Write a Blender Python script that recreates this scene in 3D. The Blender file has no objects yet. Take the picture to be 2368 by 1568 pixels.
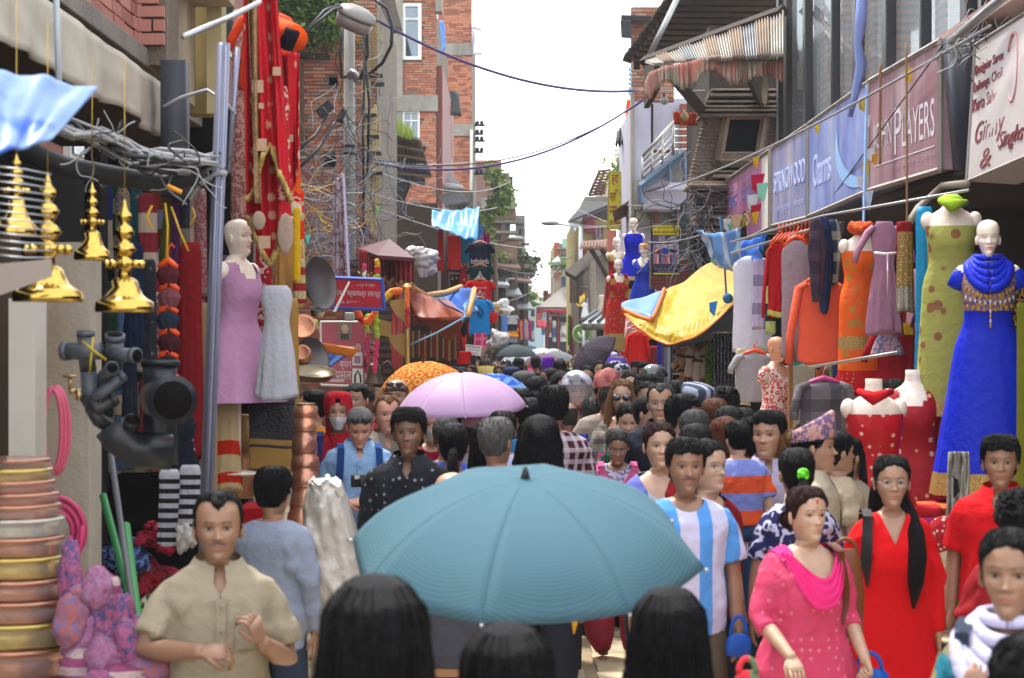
import bpy,bmesh,math,random
import numpy as np
from mathutils import Vector,Matrix,noise
R=math.radians
random.seed(7)
rnd=random.Random(11)
SC=bpy.context.scene
COL=SC.collection
# camera
F,H=4600.0,2.15
cam_d=bpy.data.cameras.new('camera');cam=bpy.data.objects.new('camera',cam_d);COL.objects.link(cam)
cam.location=(0,0,H);cam.rotation_euler=(R(90),0,0)
cam_d.sensor_width=36;cam_d.lens=36*F/2368;cam_d.clip_end=2000;cam_d.clip_start=0.2
cam_d.dof.use_dof=True;cam_d.dof.focus_distance=21;cam_d.dof.aperture_fstop=5.6
SC.camera=cam
# sky
SUN_EL,SUN_AZ=62,-35
w=bpy.data.worlds.new('World');SC.world=w;w.use_nodes=True
nt=w.node_tree;nt.nodes.clear()
out=nt.nodes.new('ShaderNodeOutputWorld');bg=nt.nodes.new('ShaderNodeBackground')
sky=nt.nodes.new('ShaderNodeTexSky');sky.sky_type='NISHITA';sky.sun_disc=False
sky.sun_elevation=R(SUN_EL);sky.sun_rotation=R(SUN_AZ);sky.dust_density=2.0
tc=nt.nodes.new('ShaderNodeTexCoord');nz=nt.nodes.new('ShaderNodeTexNoise')
nz.inputs['Scale'].default_value=3.0;nz.inputs['Detail'].default_value=6
cr=nt.nodes.new('ShaderNodeMapRange');cr.inputs[1].default_value=.25;cr.inputs[2].default_value=.6
cr.inputs[3].default_value=.62;cr.inputs[4].default_value=.97
mx=nt.nodes.new('ShaderNodeMixRGB');mx.inputs[2].default_value=(11.5,11.9,12.4,1)
nt.links.new(tc.outputs['Generated'],nz.inputs['Vector']);nt.links.new(nz.outputs['Fac'],cr.inputs[0])
nt.links.new(cr.outputs[0],mx.inputs[0]);nt.links.new(sky.outputs[0],mx.inputs[1])
nt.links.new(mx.outputs[0],bg.inputs['Color']);bg.inputs['Strength'].default_value=0.15
nt.links.new(bg.outputs[0],out.inputs[0])
sd=bpy.data.lights.new('sun','SUN');sd.energy=3.8;sd.angle=R(7);sd.color=(1,.955,.88)
so=bpy.data.objects.new('sun',sd);COL.objects.link(so);so.location=(0,0,30)
sv=Vector((math.sin(R(SUN_AZ))*math.cos(R(SUN_EL)),math.cos(R(SUN_AZ))*math.cos(R(SUN_EL)),math.sin(R(SUN_EL))))
so.rotation_euler=sv.to_track_quat('Z','Y').to_euler()
SC.view_settings.view_transform='Standard';SC.view_settings.look='None'
SC.view_settings.exposure=0.8;SC.view_settings.gamma=1.0
SC.cycles.max_bounces=6;SC.cycles.transparent_max_bounces=6;SC.cycles.caustics_reflective=False
SC.cycles.caustics_refractive=False;SC.cycles.use_denoising=True
# helpers
def P(px,py,d):return Vector(((px-1184)*d/F,d,H+(784-py)*d/F))
def sm(a,b,x):
 t=np.clip((x-a)/(b-a),0,1);return t*t*(3-2*t)
class G:
 def __init__(s):s.v=[];s.f=[];s.m=[]
 def add(s,vs,fs,mi=0):
  o=len(s.v);s.v+=[tuple(map(float,p))for p in vs]
  s.f+=[tuple(i+o for i in f)for f in fs];s.m+=[mi]*len(fs);return s
 def box(s,c,sz,rot=None,mi=0,taper=1.0):
  x,y,z=sz[0]/2,sz[1]/2,sz[2]/2;vs=[]
  for k in(-1,1):
   t=taper if k>0 else 1
   for a,b in((-1,-1),(1,-1),(1,1),(-1,1)):vs.append(Vector((a*x*t,b*y*t,k*z)))
  if rot is not None:
   M=rot if isinstance(rot,Matrix)else Matrix.Rotation(rot,3,'Z');vs=[M@q for q in vs]
  c=Vector(c);vs=[q+c for q in vs]
  return s.add(vs,[(3,2,1,0),(4,5,6,7),(0,1,5,4),(1,2,6,5),(2,3,7,6),(3,0,4,7)],mi)
 def slab(s,q,t,mi=0):
  q=[Vector(a)for a in q];n=(q[1]-q[0]).cross(q[3]-q[0]).normalized()*t
  vs=q+[a+n for a in q]
  return s.add(vs,[(3,2,1,0),(4,5,6,7),(0,1,5,4),(1,2,6,5),(2,3,7,6),(3,0,4,7)],mi)
 def tube(s,pts,r,n=8,mi=0,cap=True,flat=1.0,nrm=None):
  pts=[Vector(p)for p in pts];k=len(pts)
  if not hasattr(r,'__len__'):r=[r]*k
  t0=(pts[1]-pts[0]).normalized()
  u=Vector(nrm)if nrm is not None else(Vector((0,0,1))if abs(t0.z)<.9 else Vector((1,0,0)))
  vs=[]
  for i in range(k):
   t=(pts[min(i+1,k-1)]-pts[max(i-1,0)]).normalized()
   u=(u-t*u.dot(t)).normalized();w_=t.cross(u)
   for j in range(n):
    a=2*math.pi*j/n
    vs.append(pts[i]+(u*math.cos(a)*flat+w_*math.sin(a))*r[i])
  fs=[(i*n+j,i*n+(j+1)%n,(i+1)*n+(j+1)%n,(i+1)*n+j)for i in range(k-1)for j in range(n)]
  if cap:fs+=[tuple(reversed(range(n))),tuple((k-1)*n+j for j in range(n))]
  return s.add(vs,fs,mi)
 def loft(s,rings,mi=0,cap=(True,True)):
  n=len(rings[0]);k=len(rings);vs=[p for r in rings for p in r]
  fs=[(i*n+j,i*n+(j+1)%n,(i+1)*n+(j+1)%n,(i+1)*n+j)for i in range(k-1)for j in range(n)]
  if cap[0]:fs.append(tuple(reversed(range(n))))
  if cap[1]:fs.append(tuple((k-1)*n+j for j in range(n)))
  return s.add(vs,fs,mi)
 def lathe(s,prof,c=(0,0,0),n=24,M=None,mi=0,cap=(True,True)):
  M=M or Matrix.Identity(3);c=Vector(c);rings=[]
  for r,z in prof:
   rings.append([c+M@Vector((r*math.cos(2*math.pi*j/n),r*math.sin(2*math.pi*j/n),z))for j in range(n)])
  return s.loft(rings,mi,cap)
 def ball(s,c,r,n=10,mi=0,M=None):
  if not hasattr(r,'__len__'):r=(r,r,r)
  rings=[];M=M or Matrix.Identity(3);k=max(5,n*2//3)
  for i in range(k+1):
   a=math.pi*(i/k)*.98+math.pi*.01
   rings.append([Vector(c)+M@Vector((r[0]*math.sin(a)*math.cos(2*math.pi*j/n),r[1]*math.sin(a)*math.sin(2*math.pi*j/n),-r[2]*math.cos(a)))for j in range(n)])
  return s.loft(rings,mi)
 def grid(s,fn,nu,nv,mi=0):
  vs=[fn(i/nu,j/nv)for i in range(nu+1)for j in range(nv+1)]
  return s.add(vs,[(i*(nv+1)+j,(i+1)*(nv+1)+j,(i+1)*(nv+1)+j+1,i*(nv+1)+j+1)for i in range(nu)for j in range(nv)],mi)
 def join(s,g,mi=None):
  o=len(s.v);s.v+=g.v;s.f+=[tuple(i+o for i in f)for f in g.f];s.m+=(g.m if mi is None else[mi]*len(g.f));return s
def origin_of(o):
 p=Vector((0,0,0))
 while o is not None:p+=o.location;o=o.parent
 return p
def mesh(name,g,nm=1,smooth=True,off=None):
 me=bpy.data.meshes.new(name)
 v=g.v if off is None else[(a[0]-off[0],a[1]-off[1],a[2]-off[2])for a in g.v]
 me.from_pydata(v,[],g.f)
 me.polygons.foreach_set('material_index',g.m)
 if smooth:me.polygons.foreach_set('use_smooth',[True]*len(g.f))
 me.update();return me
def link(name,me,mats,parent=None):
 o=bpy.data.objects.new(name,me);COL.objects.link(o);o.parent=parent
 mats=mats if isinstance(mats,(list,tuple))else[mats]
 while len(me.materials)<len(mats):me.materials.append(mats[len(me.materials)])
 for i,m in enumerate(mats):
  if me.materials[i]!=m:o.material_slots[i].link='OBJECT';o.material_slots[i].material=m
 return o
def mk(name,g,mats,parent=None,smooth=True,solid=0,bevel=0,angle=None,loc=None):
 off=origin_of(parent)if parent is not None else None
 if loc is not None:off=Vector(loc)
 me=mesh(name,g,smooth=smooth,off=off)
 o=link(name,me,mats,parent)
 if loc is not None:o.location=Vector(loc)-(origin_of(parent)if parent is not None else Vector((0,0,0)))
 if smooth and angle:
  try:me.set_sharp_from_angle(angle=R(angle))
  except Exception:pass
 if solid:
  q=o.modifiers.new('s','SOLIDIFY');q.thickness=solid;q.offset=0
 if bevel:
  q=o.modifiers.new('b','BEVEL');q.width=bevel;q.segments=2;q.limit_method='ANGLE'
 return o
def tag(o,label=None,cat=None,group=None,kind=None):
 if label:o['label']=label
 if cat:o['category']=cat
 if group:o['group']=group
 if kind:o['kind']=kind
 return o
def root(name,loc,label,cat,group=None,rz=0):
 o=bpy.data.objects.new(name,None);COL.objects.link(o);o.location=loc;o.rotation_euler=(0,0,rz);o.empty_display_size=.1
 return tag(o,label,cat,group)
def pquad(a,b,c,d):return[P(*a),P(*b),P(*c),P(*d)]
def pbox(g,x0,x1,y0,y1,d,t=.3,mi=0):
 a=P(x0,y1,d);b=P(x1,y0,d)
 return g.box(((a.x+b.x)/2,d+t/2,(a.z+b.z)/2),(b.x-a.x,t,b.z-a.z),mi=mi)
 # materials
MC={}
class NT:
 def __init__(s,name):
  s.m=bpy.data.materials.new(name);s.m.use_nodes=True;s.t=s.m.node_tree;s.b=s.t.nodes['Principled BSDF']
 def n(s,ty,**k):
  q=s.t.nodes.new(ty)
  for a,b in k.items():
   if a.startswith('i_'):
    kk=a[2:];kk=int(kk)if kk.isdigit()else kk.replace('_',' ')
    q.inputs[kk].default_value=b
   else:setattr(q,a,b)
  return q
 def l(s,a,b):s.t.links.new(a,b)
def c4(c):return(c[0],c[1],c[2],1)
def hexc(h):
 h=h.lstrip('#');r=[int(h[i:i+2],16)/255 for i in(0,2,4)]
 return tuple((x/12.92 if x<=.04045 else((x+.055)/1.055)**2.4)for x in r)
def mat(name,col,rough=.7,metal=0,var=.15,vs=6,bump=.0,bs=40,bstr=(1,1,1),spec=.3,col2=None,pat=None,ps=10,trans=0,coat=0,dirt=0,dirtcol=(.05,.04,.03),alpha=1,sheen=0,aniso=None,ps2=None):
 """procedural material: base colour, noise variation, optional print pattern, dirt and bump"""
 if name in MC:return MC[name]
 if isinstance(col,str):col=hexc(col)
 if isinstance(col2,str):col2=hexc(col2)
 k=NT(name);b=k.b
 tc=k.n('ShaderNodeTexCoord');src=tc.outputs['Object']
 base=None
 def noi(scale,detail=4,st=None):
  q=k.n('ShaderNodeTexNoise',i_Scale=scale,i_Detail=detail)
  if st:
   mp=k.n('ShaderNodeMapping');mp.inputs['Scale'].default_value=st;k.l(src,mp.inputs[0]);k.l(mp.outputs[0],q.inputs['Vector'])
  else:k.l(src,q.inputs['Vector'])
  return q
 rgb=k.n('ShaderNodeRGB');rgb.outputs[0].default_value=c4(col);cur=rgb.outputs[0]
 def mixin(fac,c2,blend='MIX'):
  nonlocal cur
  m=k.n('ShaderNodeMixRGB',blend_type=blend);k.l(cur,m.inputs[1])
  if isinstance(fac,(int,float)):m.inputs[0].default_value=fac
  else:k.l(fac,m.inputs[0])
  if isinstance(c2,tuple):m.inputs[2].default_value=c4(c2)
  else:k.l(c2,m.inputs[2])
  cur=m.outputs[0]
 def ramp(o,lo,hi):
  r=k.n('ShaderNodeMapRange');r.inputs[1].default_value=lo;r.inputs[2].default_value=hi;k.l(o,r.inputs[0]);return r.outputs[0]
 def math_(op,a,b_=None):
  q=k.n('ShaderNodeMath',operation=op)
  for i,x in enumerate((a,b_)):
   if x is None:continue
   if isinstance(x,(int,float)):q.inputs[i].default_value=x
   else:k.l(x,q.inputs[i])
  return q.outputs[0]
 if pat and col2:
  sep=k.n('ShaderNodeSeparateXYZ');k.l(src,sep.inputs[0])
  X,Y,Z=sep.outputs
  def stripe(c,sc,th=.5):return ramp(math_('SINE',math_('MULTIPLY',c,sc)),th-.06,th+.06)
  if pat=='check':
   mixin(math_('MULTIPLY',stripe(Z,ps,.3),.55),col2);mixin(math_('MULTIPLY',stripe(math_('ADD',X,math_('MULTIPLY',Y,.6)),ps,.3),.55),col2)
  elif pat=='hs':mixin(stripe(Z,ps,0),col2)
  elif pat=='vs':mixin(stripe(math_('ADD',X,math_('MULTIPLY',Y,.3)),ps,0.2),col2)
  elif pat=='rs':
   mixin(stripe(math_('LENGTH' if False else'POWER',math_('ADD',math_('MULTIPLY',X,X),math_('MULTIPLY',Y,Y)),.5),ps,0),col2)
  elif pat in('dots','spots','cells'):
   v=k.n('ShaderNodeTexVoronoi',i_Scale=ps,i_Randomness=(.35 if pat=='dots' else .9));k.l(src,v.inputs['Vector'])
   th=.2 if pat=='dots' else .3
   r=k.n('ShaderNodeMapRange');r.inputs[1].default_value=th+.03;r.inputs[2].default_value=th-.03;k.l(v.outputs['Distance'],r.inputs[0]);mixin(r.outputs[0],col2)
   if pat=='cells':
    r=k.n('ShaderNodeMapRange');r.inputs[1].default_value=.5;r.inputs[2].default_value=.56;k.l(v.outputs['Distance'],r.inputs[0]);mixin(r.outputs[0],col2)
  elif pat=='floral':
   q=noi(ps,2);q2=noi(ps*2.3,2);mixin(ramp(math_('ABSOLUTE',math_('SUBTRACT',q.outputs['Fac'],.5)),.05,.03),col2);mixin(ramp(q2.outputs['Fac'],.6,.63),col2)
  elif pat=='patch':mixin(ramp(noi(ps,3).outputs['Fac'],.48,.56),col2)
  elif pat=='brocade':
   v=k.n('ShaderNodeTexVoronoi',i_Scale=ps,i_Randomness=.2);k.l(src,v.inputs['Vector'])
   wv=math_('SINE',math_('MULTIPLY',v.outputs['Distance'],22));mixin(math_('MULTIPLY',ramp(wv,0,.3),.8),col2)
 if var:
  q=noi(vs,5);mixin(math_('MULTIPLY',ramp(q.outputs['Fac'],.3,.75),var),tuple(x*.45 for x in col)if not pat else(.1,.1,.1),'MIX')
 if dirt:
  q=noi(2.2,8,(1,1,.35));mixin(math_('MULTIPLY',ramp(q.outputs['Fac'],.45,.7),dirt),dirtcol)
 k.l(cur,b.inputs['Base Color'])
 b.inputs['Roughness'].default_value=rough;b.inputs['Metallic'].default_value=metal
 b.inputs['Specular IOR Level'].default_value=spec
 if coat:b.inputs['Coat Weight'].default_value=coat
 if sheen:b.inputs['Sheen Weight'].default_value=sheen
 if alpha<1:b.inputs['Alpha'].default_value=alpha
 if bump:
  q=noi(bs,4,bstr);bp=k.n('ShaderNodeBump');bp.inputs['Strength'].default_value=bump;bp.inputs['Distance'].default_value=.02
  k.l(q.outputs['Fac'],bp.inputs['Height']);k.l(bp.outputs[0],b.inputs['Normal'])
 if trans:
  tr=k.n('ShaderNodeBsdfTranslucent');k.l(cur,tr.inputs['Color'])
  ms=k.n('ShaderNodeMixShader');ms.inputs[0].default_value=trans
  k.l(b.outputs[0],ms.inputs[1]);k.l(tr.outputs[0],ms.inputs[2])
  k.l(ms.outputs[0],k.t.nodes['Material Output'].inputs['Surface'])
 MC[name]=k.m;return k.m
def cloth(col,pat=None,col2=None,ps=60,rough=.85,**kw):
 key='cloth_%s_%s_%s_%s_%s'%(col,pat,col2,ps,sorted(kw.items()))
 kw.setdefault('bump',.7);kw.setdefault('bs',17);kw.setdefault('var',.12)
 return mat(key,col,rough=rough,pat=pat,col2=col2,ps=ps,spec=.15,**kw)
def skinmat(tone):
 key='skin_'+tone
 if key in MC:return MC[key]
 c={'d':(.18,.096,.058),'b':(.28,.158,.100),'m':(.37,.222,.148),'l':(.47,.31,.22),'p':(.52,.27,.19),'w':(.82,.74,.64)}[tone]
 k=NT(key);b=k.b
 at=k.n('ShaderNodeAttribute',attribute_name='marks');sp=k.n('ShaderNodeSeparateColor');k.l(at.outputs['Color'],sp.inputs[0])
 tc=k.n('ShaderNodeTexCoord');q=k.n('ShaderNodeTexNoise',i_Scale=22,i_Detail=6);k.l(tc.outputs['Object'],q.inputs['Vector']);bp=k.n('ShaderNodeBump');bp.inputs['Strength'].default_value=.25;bp.inputs['Distance'].default_value=.01;k.l(q.outputs['Fac'],bp.inputs['Height']);k.l(bp.outputs[0],b.inputs['Normal'])
 m0=k.n('ShaderNodeMixRGB');m0.inputs[1].default_value=c4([x*.68 for x in c]);m0.inputs[2].default_value=c4([min(1,c[0]*1.15),c[1]*1.05,c[2]]);k.l(q.outputs['Fac'],m0.inputs[0])
 cur=m0.outputs[0]
 lip=(c[0]*.8+.03,c[1]*.45,c[2]*.5)if tone!='w' else(.7,.06,.06)
 for ch,cc,am in((2,tuple(x*.45 for x in c),.6),(1,lip,.85),(0,(.012,.009,.008)if tone!='w' else(.12,.08,.06),.85)):
  m=k.n('ShaderNodeMixRGB');f=k.n('ShaderNodeMath',operation='MULTIPLY');k.l(sp.outputs[ch],f.inputs[0]);f.inputs[1].default_value=am
  k.l(f.outputs[0],m.inputs[0]);k.l(cur,m.inputs[1]);m.inputs[2].default_value=c4(cc);cur=m.outputs[0]
 k.l(cur,b.inputs['Base Color']);b.inputs['Roughness'].default_value=.25 if tone=='w' else .48;b.inputs['Specular IOR Level'].default_value=.45
 if tone!='w':b.inputs['Subsurface Weight'].default_value=.08;b.inputs['Subsurface Radius'].default_value=(.012,.005,.003)
 MC[key]=k.m;return k.m
def hairmat(col):
 key='hair_'+col
 c={'k':(.006,.005,.006),'br':(.045,.02,.012),'gy':(.13,.125,.12),'gd':(.05,.048,.047),'gn':(.16,.08,.03),'mh':(.03,.008,.008),'rd':(.10,.03,.012)}[col]
 return mat(key,c,rough=.5,var=.25,vs=30,bump=1.0,bs=30,bstr=(7,7,.6),spec=.14)
WHITE_EYE=mat('eye_white',(.24,.22,.20),rough=.3,var=0);IRIS=mat('iris',(.015,.008,.005),rough=.2,var=0)
METAL=mat('grey_metal',(.35,.36,.37),rough=.4,metal=.8,var=.3,vs=12)
DARK=mat('dark_metal',(.02,.02,.022),rough=.5,metal=.2)
WOOD=mat('old_wood',(.10,.065,.042),rough=.85,bump=.7,bs=12,bstr=(8,8,1),var=.4)
# people
HZ=[-.100,-.075,-.05,-.03,-.018,-.010,-.004,.004,.020,.045,.055,.085,.115,.145,.175,.200,.218,.229,.235]
HW=[.070,.060,.056,.054,.052,.050,.046,.038,.046,.0555,.059,.068,.073,.076,.077,.070,.055,.035,.004]
HF=[.050,.046,.044,.044,.050,.062,.078,.087,.093,.092,.093,.092,.087,.092,.088,.073,.053,.032,.004]
HB=[.075,.066,.062,.060,.060,.061,.063,.066,.070,.076,.080,.092,.100,.104,.103,.090,.070,.044,.004]
def head_r(z,ph,wide=1.0,jaw=1.0):
 w_=np.interp(z,HZ,HW)*wide;f=np.interp(z,HZ,HF);b=np.interp(z,HZ,HB)
 w_=w_*(1+(jaw-1)*sm(.10,.02,z)*sm(-.03,0,z))
 c,s=np.cos(ph),np.sin(ph)
 x=w_*np.sign(s)*np.abs(s)**.92
 y=np.where(c>0,-f*np.abs(c)**.9,b*np.abs(c)**.95)
 return x,y
def face_bump(x,y,z,nose=1.0):
 fr=sm(.02,-.03,y);ax=np.abs(x)
 e=lambda q:np.exp(-q*q)
 t=np.clip((.128-z)/(.128-.084),0,1)*sm(.0745,.083,z)
 d=-.024*nose*t**1.3*e(x/(.0065+.0065*t))
 d+=-.007*e((ax-.0135)/.006)*e((z-.083)/.006)
 d+=.011*e((ax-.031)/.015)*e((z-.117)/.011)-.0042*e((ax-.031)/.014)*e((z-.1235)/.0028)-.002*e((ax-.031)/.012)*e((z-.1095)/.003)
 d+=-.004*e((ax-.028)/.022)*e((z-.137)/.008)
 d+=-.005*e((ax-.043)/.016)*e((z-.093)/.018)
 d+=.004*e((ax-.047)/.012)*e((z-.055)/.018)
 d+=-.006*e(x/.021)*(e((z-.058)/.0038)+1.1*e((z-.0475)/.0045))+.0035*e(x/.022)*e((z-.0528)/.0018)
 d+=-.006*e(x/.017)*e((z-.016)/.013)+.003*e(x/.02)*e((z-.035)/.006)
 return d*fr
def headxf(v,yaw,pitch):
 """turn the head about the neck, blending along the neck"""
 if not yaw and not pitch:return v
 v=np.asarray(v,float);k=sm(-.10,-.0,v[:,2])
 o=v.copy();a=R(yaw)*k;b=R(pitch)*k
 y0,z0=v[:,1]-.015,v[:,2]+.03
 y1=y0*np.cos(b)-z0*np.sin(b);z1=y0*np.sin(b)+z0*np.cos(b)
 x2=v[:,0]*np.cos(a)-y1*np.sin(a);y2=v[:,0]*np.sin(a)+y1*np.cos(a)
 o[:,0]=x2;o[:,1]=y2+.015;o[:,2]=z1-.03;return o
CH=1.465
def phis(n):
 t=np.linspace(-1,1,n+1)[:-1];return math.pi*(.5*t+.5*t**3)
def head_mesh(hi,sex,yaw,pitch,wide,jaw,nose,beard):
 g=G();marks=[]
 if hi:zs=np.concatenate([np.linspace(-.10,-.02,6),[-.012,-.006,-.001,.004],np.arange(.009,.16,.0038),.16+.075*np.sin(np.linspace(.08,1,9)*math.pi/2)]);n=60
 else:zs=np.concatenate([[-.1,-.05,-.015,-.003,.004],np.arange(.015,.16,.011),[.172,.19,.21,.225,.2345]]);n=28
 ph=phis(n);vs=[]
 for z in zs:
  x,y=head_r(np.full(n,z),ph,wide,jaw);y=y+face_bump(x,y,np.full(n,z),nose)
  vs+=[(x[i],y[i],z)for i in range(n)]
 a=np.array(vs);k=len(zs)
 fs=[(i*n+j,i*n+(j+1)%n,(i+1)*n+(j+1)%n,(i+1)*n+j)for i in range(k-1)for j in range(n)]
 fs.append(tuple((k-1)*n+j for j in range(n)))
 X,Y,Z=a[:,0],a[:,1],a[:,2];ax=np.abs(X);fr=(Y<-.03)
 bz=.1385+.0035*np.exp(-((ax-.032)/.012)**2)-.004*sm(.036,.05,ax)
 th=.0042 if sex=='m' else .003
 brow=fr*sm(.010,.015,ax)*sm(.050,.044,ax)*sm(th,th*.4,np.abs(Z-bz))
 lash=fr*sm(.0175,.0145,np.abs(ax-.031))*sm(.0032,.0015,np.abs(Z-(.1225+.0015-((ax-.031)/.016)**2*.004)))*.9
 lip=fr*sm(.025,.020,ax)*sm(.0068*1.3,.0068*.8,np.abs(Z-.0528)+ax*.12)
 stub=fr*sm(.085,.06,Z)*(1 if beard else 0)*(.55+.45*sm(.006,.003,np.abs(Z-.067)))
 must=fr*sm(.030,.024,ax)*sm(.0055,.003,np.abs(Z-.0675+ax*.15))*(1 if beard==2 else 0)
 mk_=np.stack([np.maximum(np.maximum(brow,lash),must),lip,stub*sm(.03,.012,np.abs(Z-.0528)*0+.0)if False else stub*(1-lip),np.ones(len(X))],1)
 g.add(headxf(a,yaw,pitch),fs);marks.append(mk_)
 def extra(gg,mi):
  v=headxf(np.array(gg.v),yaw,pitch);g.add(v,gg.f,mi);marks.append(np.tile([0,0,0,1.],(len(v),1)))
 for sx in(-1,1):
  e=G();e.ball((sx*.0765*wide,.008,.103),(.010,.017,.030),10 if hi else 6,M=Matrix.Rotation(sx*R(18),3,'Z'));extra(e,0)
  ex=sx*.031;x0,y0=head_r(np.array([.117]),np.array([math.asin(min(.99,.031/.072))]),wide,jaw)
  ys=-.0835+.0105
  e=G();e.ball((ex,ys+.0012,.1165),(.0145,.0080,.0040),12 if hi else 6);extra(e,1)
  e=G();e.ball((ex,ys-.0055,.1168),(.0064,.0034,.0041),10 if hi else 6);extra(e,2)
 return g,np.concatenate(marks)
PROF={'m':([.82,.90,.97,1.05,1.12,1.22,1.28,1.33,1.37,1.398,1.418,1.434,1.45,1.47],[.150,.170,.168,.155,.152,.166,.180,.192,.192,.168,.128,.092,.070,.060],[.095,.105,.108,.108,.108,.118,.120,.115,.102,.084,.068,.058,.051,.048],[.105,.120,.118,.105,.102,.112,.122,.125,.116,.100,.088,.078,.070,.064]),'f':([.82,.90,.97,1.05,1.12,1.20,1.26,1.31,1.36,1.392,1.415,1.434,1.45,1.47],[.160,.178,.168,.140,.136,.150,.158,.166,.168,.148,.112,.080,.060,.054],[.095,.102,.100,.095,.110,.142,.140,.118,.095,.078,.063,.053,.046,.044],[.115,.130,.115,.095,.092,.100,.106,.108,.102,.090,.078,.068,.060,.056])}
def ring(z,sex,ease=0,n=30,cy=.01,flare=None,rip=0,fat=1.0,nr=7):
 zz,a,b,c=PROF[sex];w_=np.interp(z,zz,a)*fat+ease;f=np.interp(z,zz,b)*fat+ease;k=np.interp(z,zz,c)*fat+ease
 if flare:w_+=flare;f+=flare*.8;k+=flare*.8
 o=[]
 for j in range(n):
  t=2*math.pi*j/n;m=1+rip*math.sin(nr*t+z*5)*.5+rip*.5*math.sin(nr*1.7*t+1-z*8)
  sx=math.sin(t);x=w_*m*math.copysign(abs(sx)**.85,sx);cc=math.cos(t)
  o.append((x,cy-(f if cc>0 else-k)*m*abs(cc)**.9 if cc>0 else cy+k*m*abs(cc)**.9,z))
 return o
POSES={'hang':((.215,.03,1.12),(.225,-.02,.88),(.02,-.10,-1),(-1,0,0),22),'swing':((.215,.06,1.13),(.25,-.10,.93),(.1,-.4,-1),(-1,.1,0),25),'front':((.225,.02,1.12),(.085,-.24,1.10),(-1,-.35,.05),(-.1,.6,-.9),45),'frontup':((.24,.00,1.11),(.13,-.24,1.21),(-.35,-.3,1),(-.6,.6,-.4),50),'hold':((.215,-.04,1.15),(.13,-.26,1.30),(-.1,-.1,1),(-.8,-.2,-.1),85),'strap':((.23,-.01,1.13),(.10,-.16,1.27),(-.5,.1,.8),(.2,1,0),70),'out':((.245,-.02,1.14),(.20,-.26,1.00),(.05,-.75,-.6),(-.2,.4,-1),28),'grip':((.225,.03,1.13),(.22,-.16,.96),(0,-.5,-.8),(-1,0,0),78),'bike':((.27,-.08,1.17),(.26,-.36,1.08),(0,-1,-.1),(0,0,-1),70),'carry':((.235,-.02,1.10),(.02,-.27,1.06),(-1,-.1,.1),(.1,.9,.3),35),'frontb':((.25,-.06,1.17),(.075,-.27,1.19),(-1,-.15,.0),(-.1,.6,-.9),50),'none':((.2,.03,1.15),(.16,.05,.95),(0,0,-1),(-1,0,0),30)}
def arm_pts(side,pose,sex):
 e,w_,d,nn,cu=POSES[pose];m=Vector((side,1,1));sw=.172 if sex=='m' else .148
 k=1 if sex=='m' else .93
 mv=lambda q:Vector((q[0]*side*k,q[1],q[2]))
 return Vector((side*sw,.012,1.372)),mv(e),mv(w_),Vector((d[0]*side,d[1],d[2])).normalized(),Vector((nn[0]*side,nn[1],nn[2])).normalized(),cu
def hand(g,w_,d,nn,side,curl,k=1.0,hi=True,mi=0):
 nn=(nn-d*nn.dot(d)).normalized();s=d.cross(nn)*side*1.0
 n=12;rings=[]
 for t,hw,ht in((-.03,.024,.020),(0,.027,.018),(.03,.037,.0165),(.06,.042,.015),(.088,.041,.012)):
  c=w_+d*t*k
  rings.append([c+s*hw*k*math.cos(2*math.pi*j/n)+nn*ht*k*math.sin(2*math.pi*j/n)for j in range(n)])
 if side>0:rings=[list(reversed(r))for r in rings]
 g.loft(rings,mi)
 for lat,ln,r in((.031,.070,.0092),(.011,.078,.0095),(-.010,.073,.009),(-.030,.058,.008)):
  p=w_+(d*.078+s*lat)*k;dd=d.copy();pts=[p]
  for q,fr in enumerate((.45,.32,.23)):
   a=R(curl*(.75 if q==0 else 1.0 if q==1 else .7)*(1+.12*(lat<0)))
   dd=(dd*math.cos(a)+nn*math.sin(a)).normalized()if q or curl>30 else(dd*math.cos(a*.6)+nn*math.sin(a*.6)).normalized()
   nn2=nn;p=p+dd*ln*fr*k;pts.append(p)
   nn=(nn-dd*nn.dot(dd)).normalized()if(nn-dd*nn.dot(dd)).length>.05 else nn
  nn=(POSE_N-d*POSE_N.dot(d)).normalized()if POSE_N is not None else nn2
  g.tube(pts,[r*k*1.05,r*k,r*k*.92,r*k*.7],7 if hi else 5,mi)
 nb=(POSE_N-d*POSE_N.dot(d)).normalized()
 p=w_+(d*.018+s*.024)*k;dd=(d*.75+s*.5+nb*.35).normalized()
 p2=p+dd*.036*k;dd2=(d*.9+s*.02+nb*(.2+curl/90)).normalized();p3=p2+dd2*.028*k;p4=p3+dd2*.018*k
 g.tube([p,p2,p3,p4],[.0135*k,.0115*k,.010*k,.0075*k],7 if hi else 5,mi)
POSE_N=None
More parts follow.
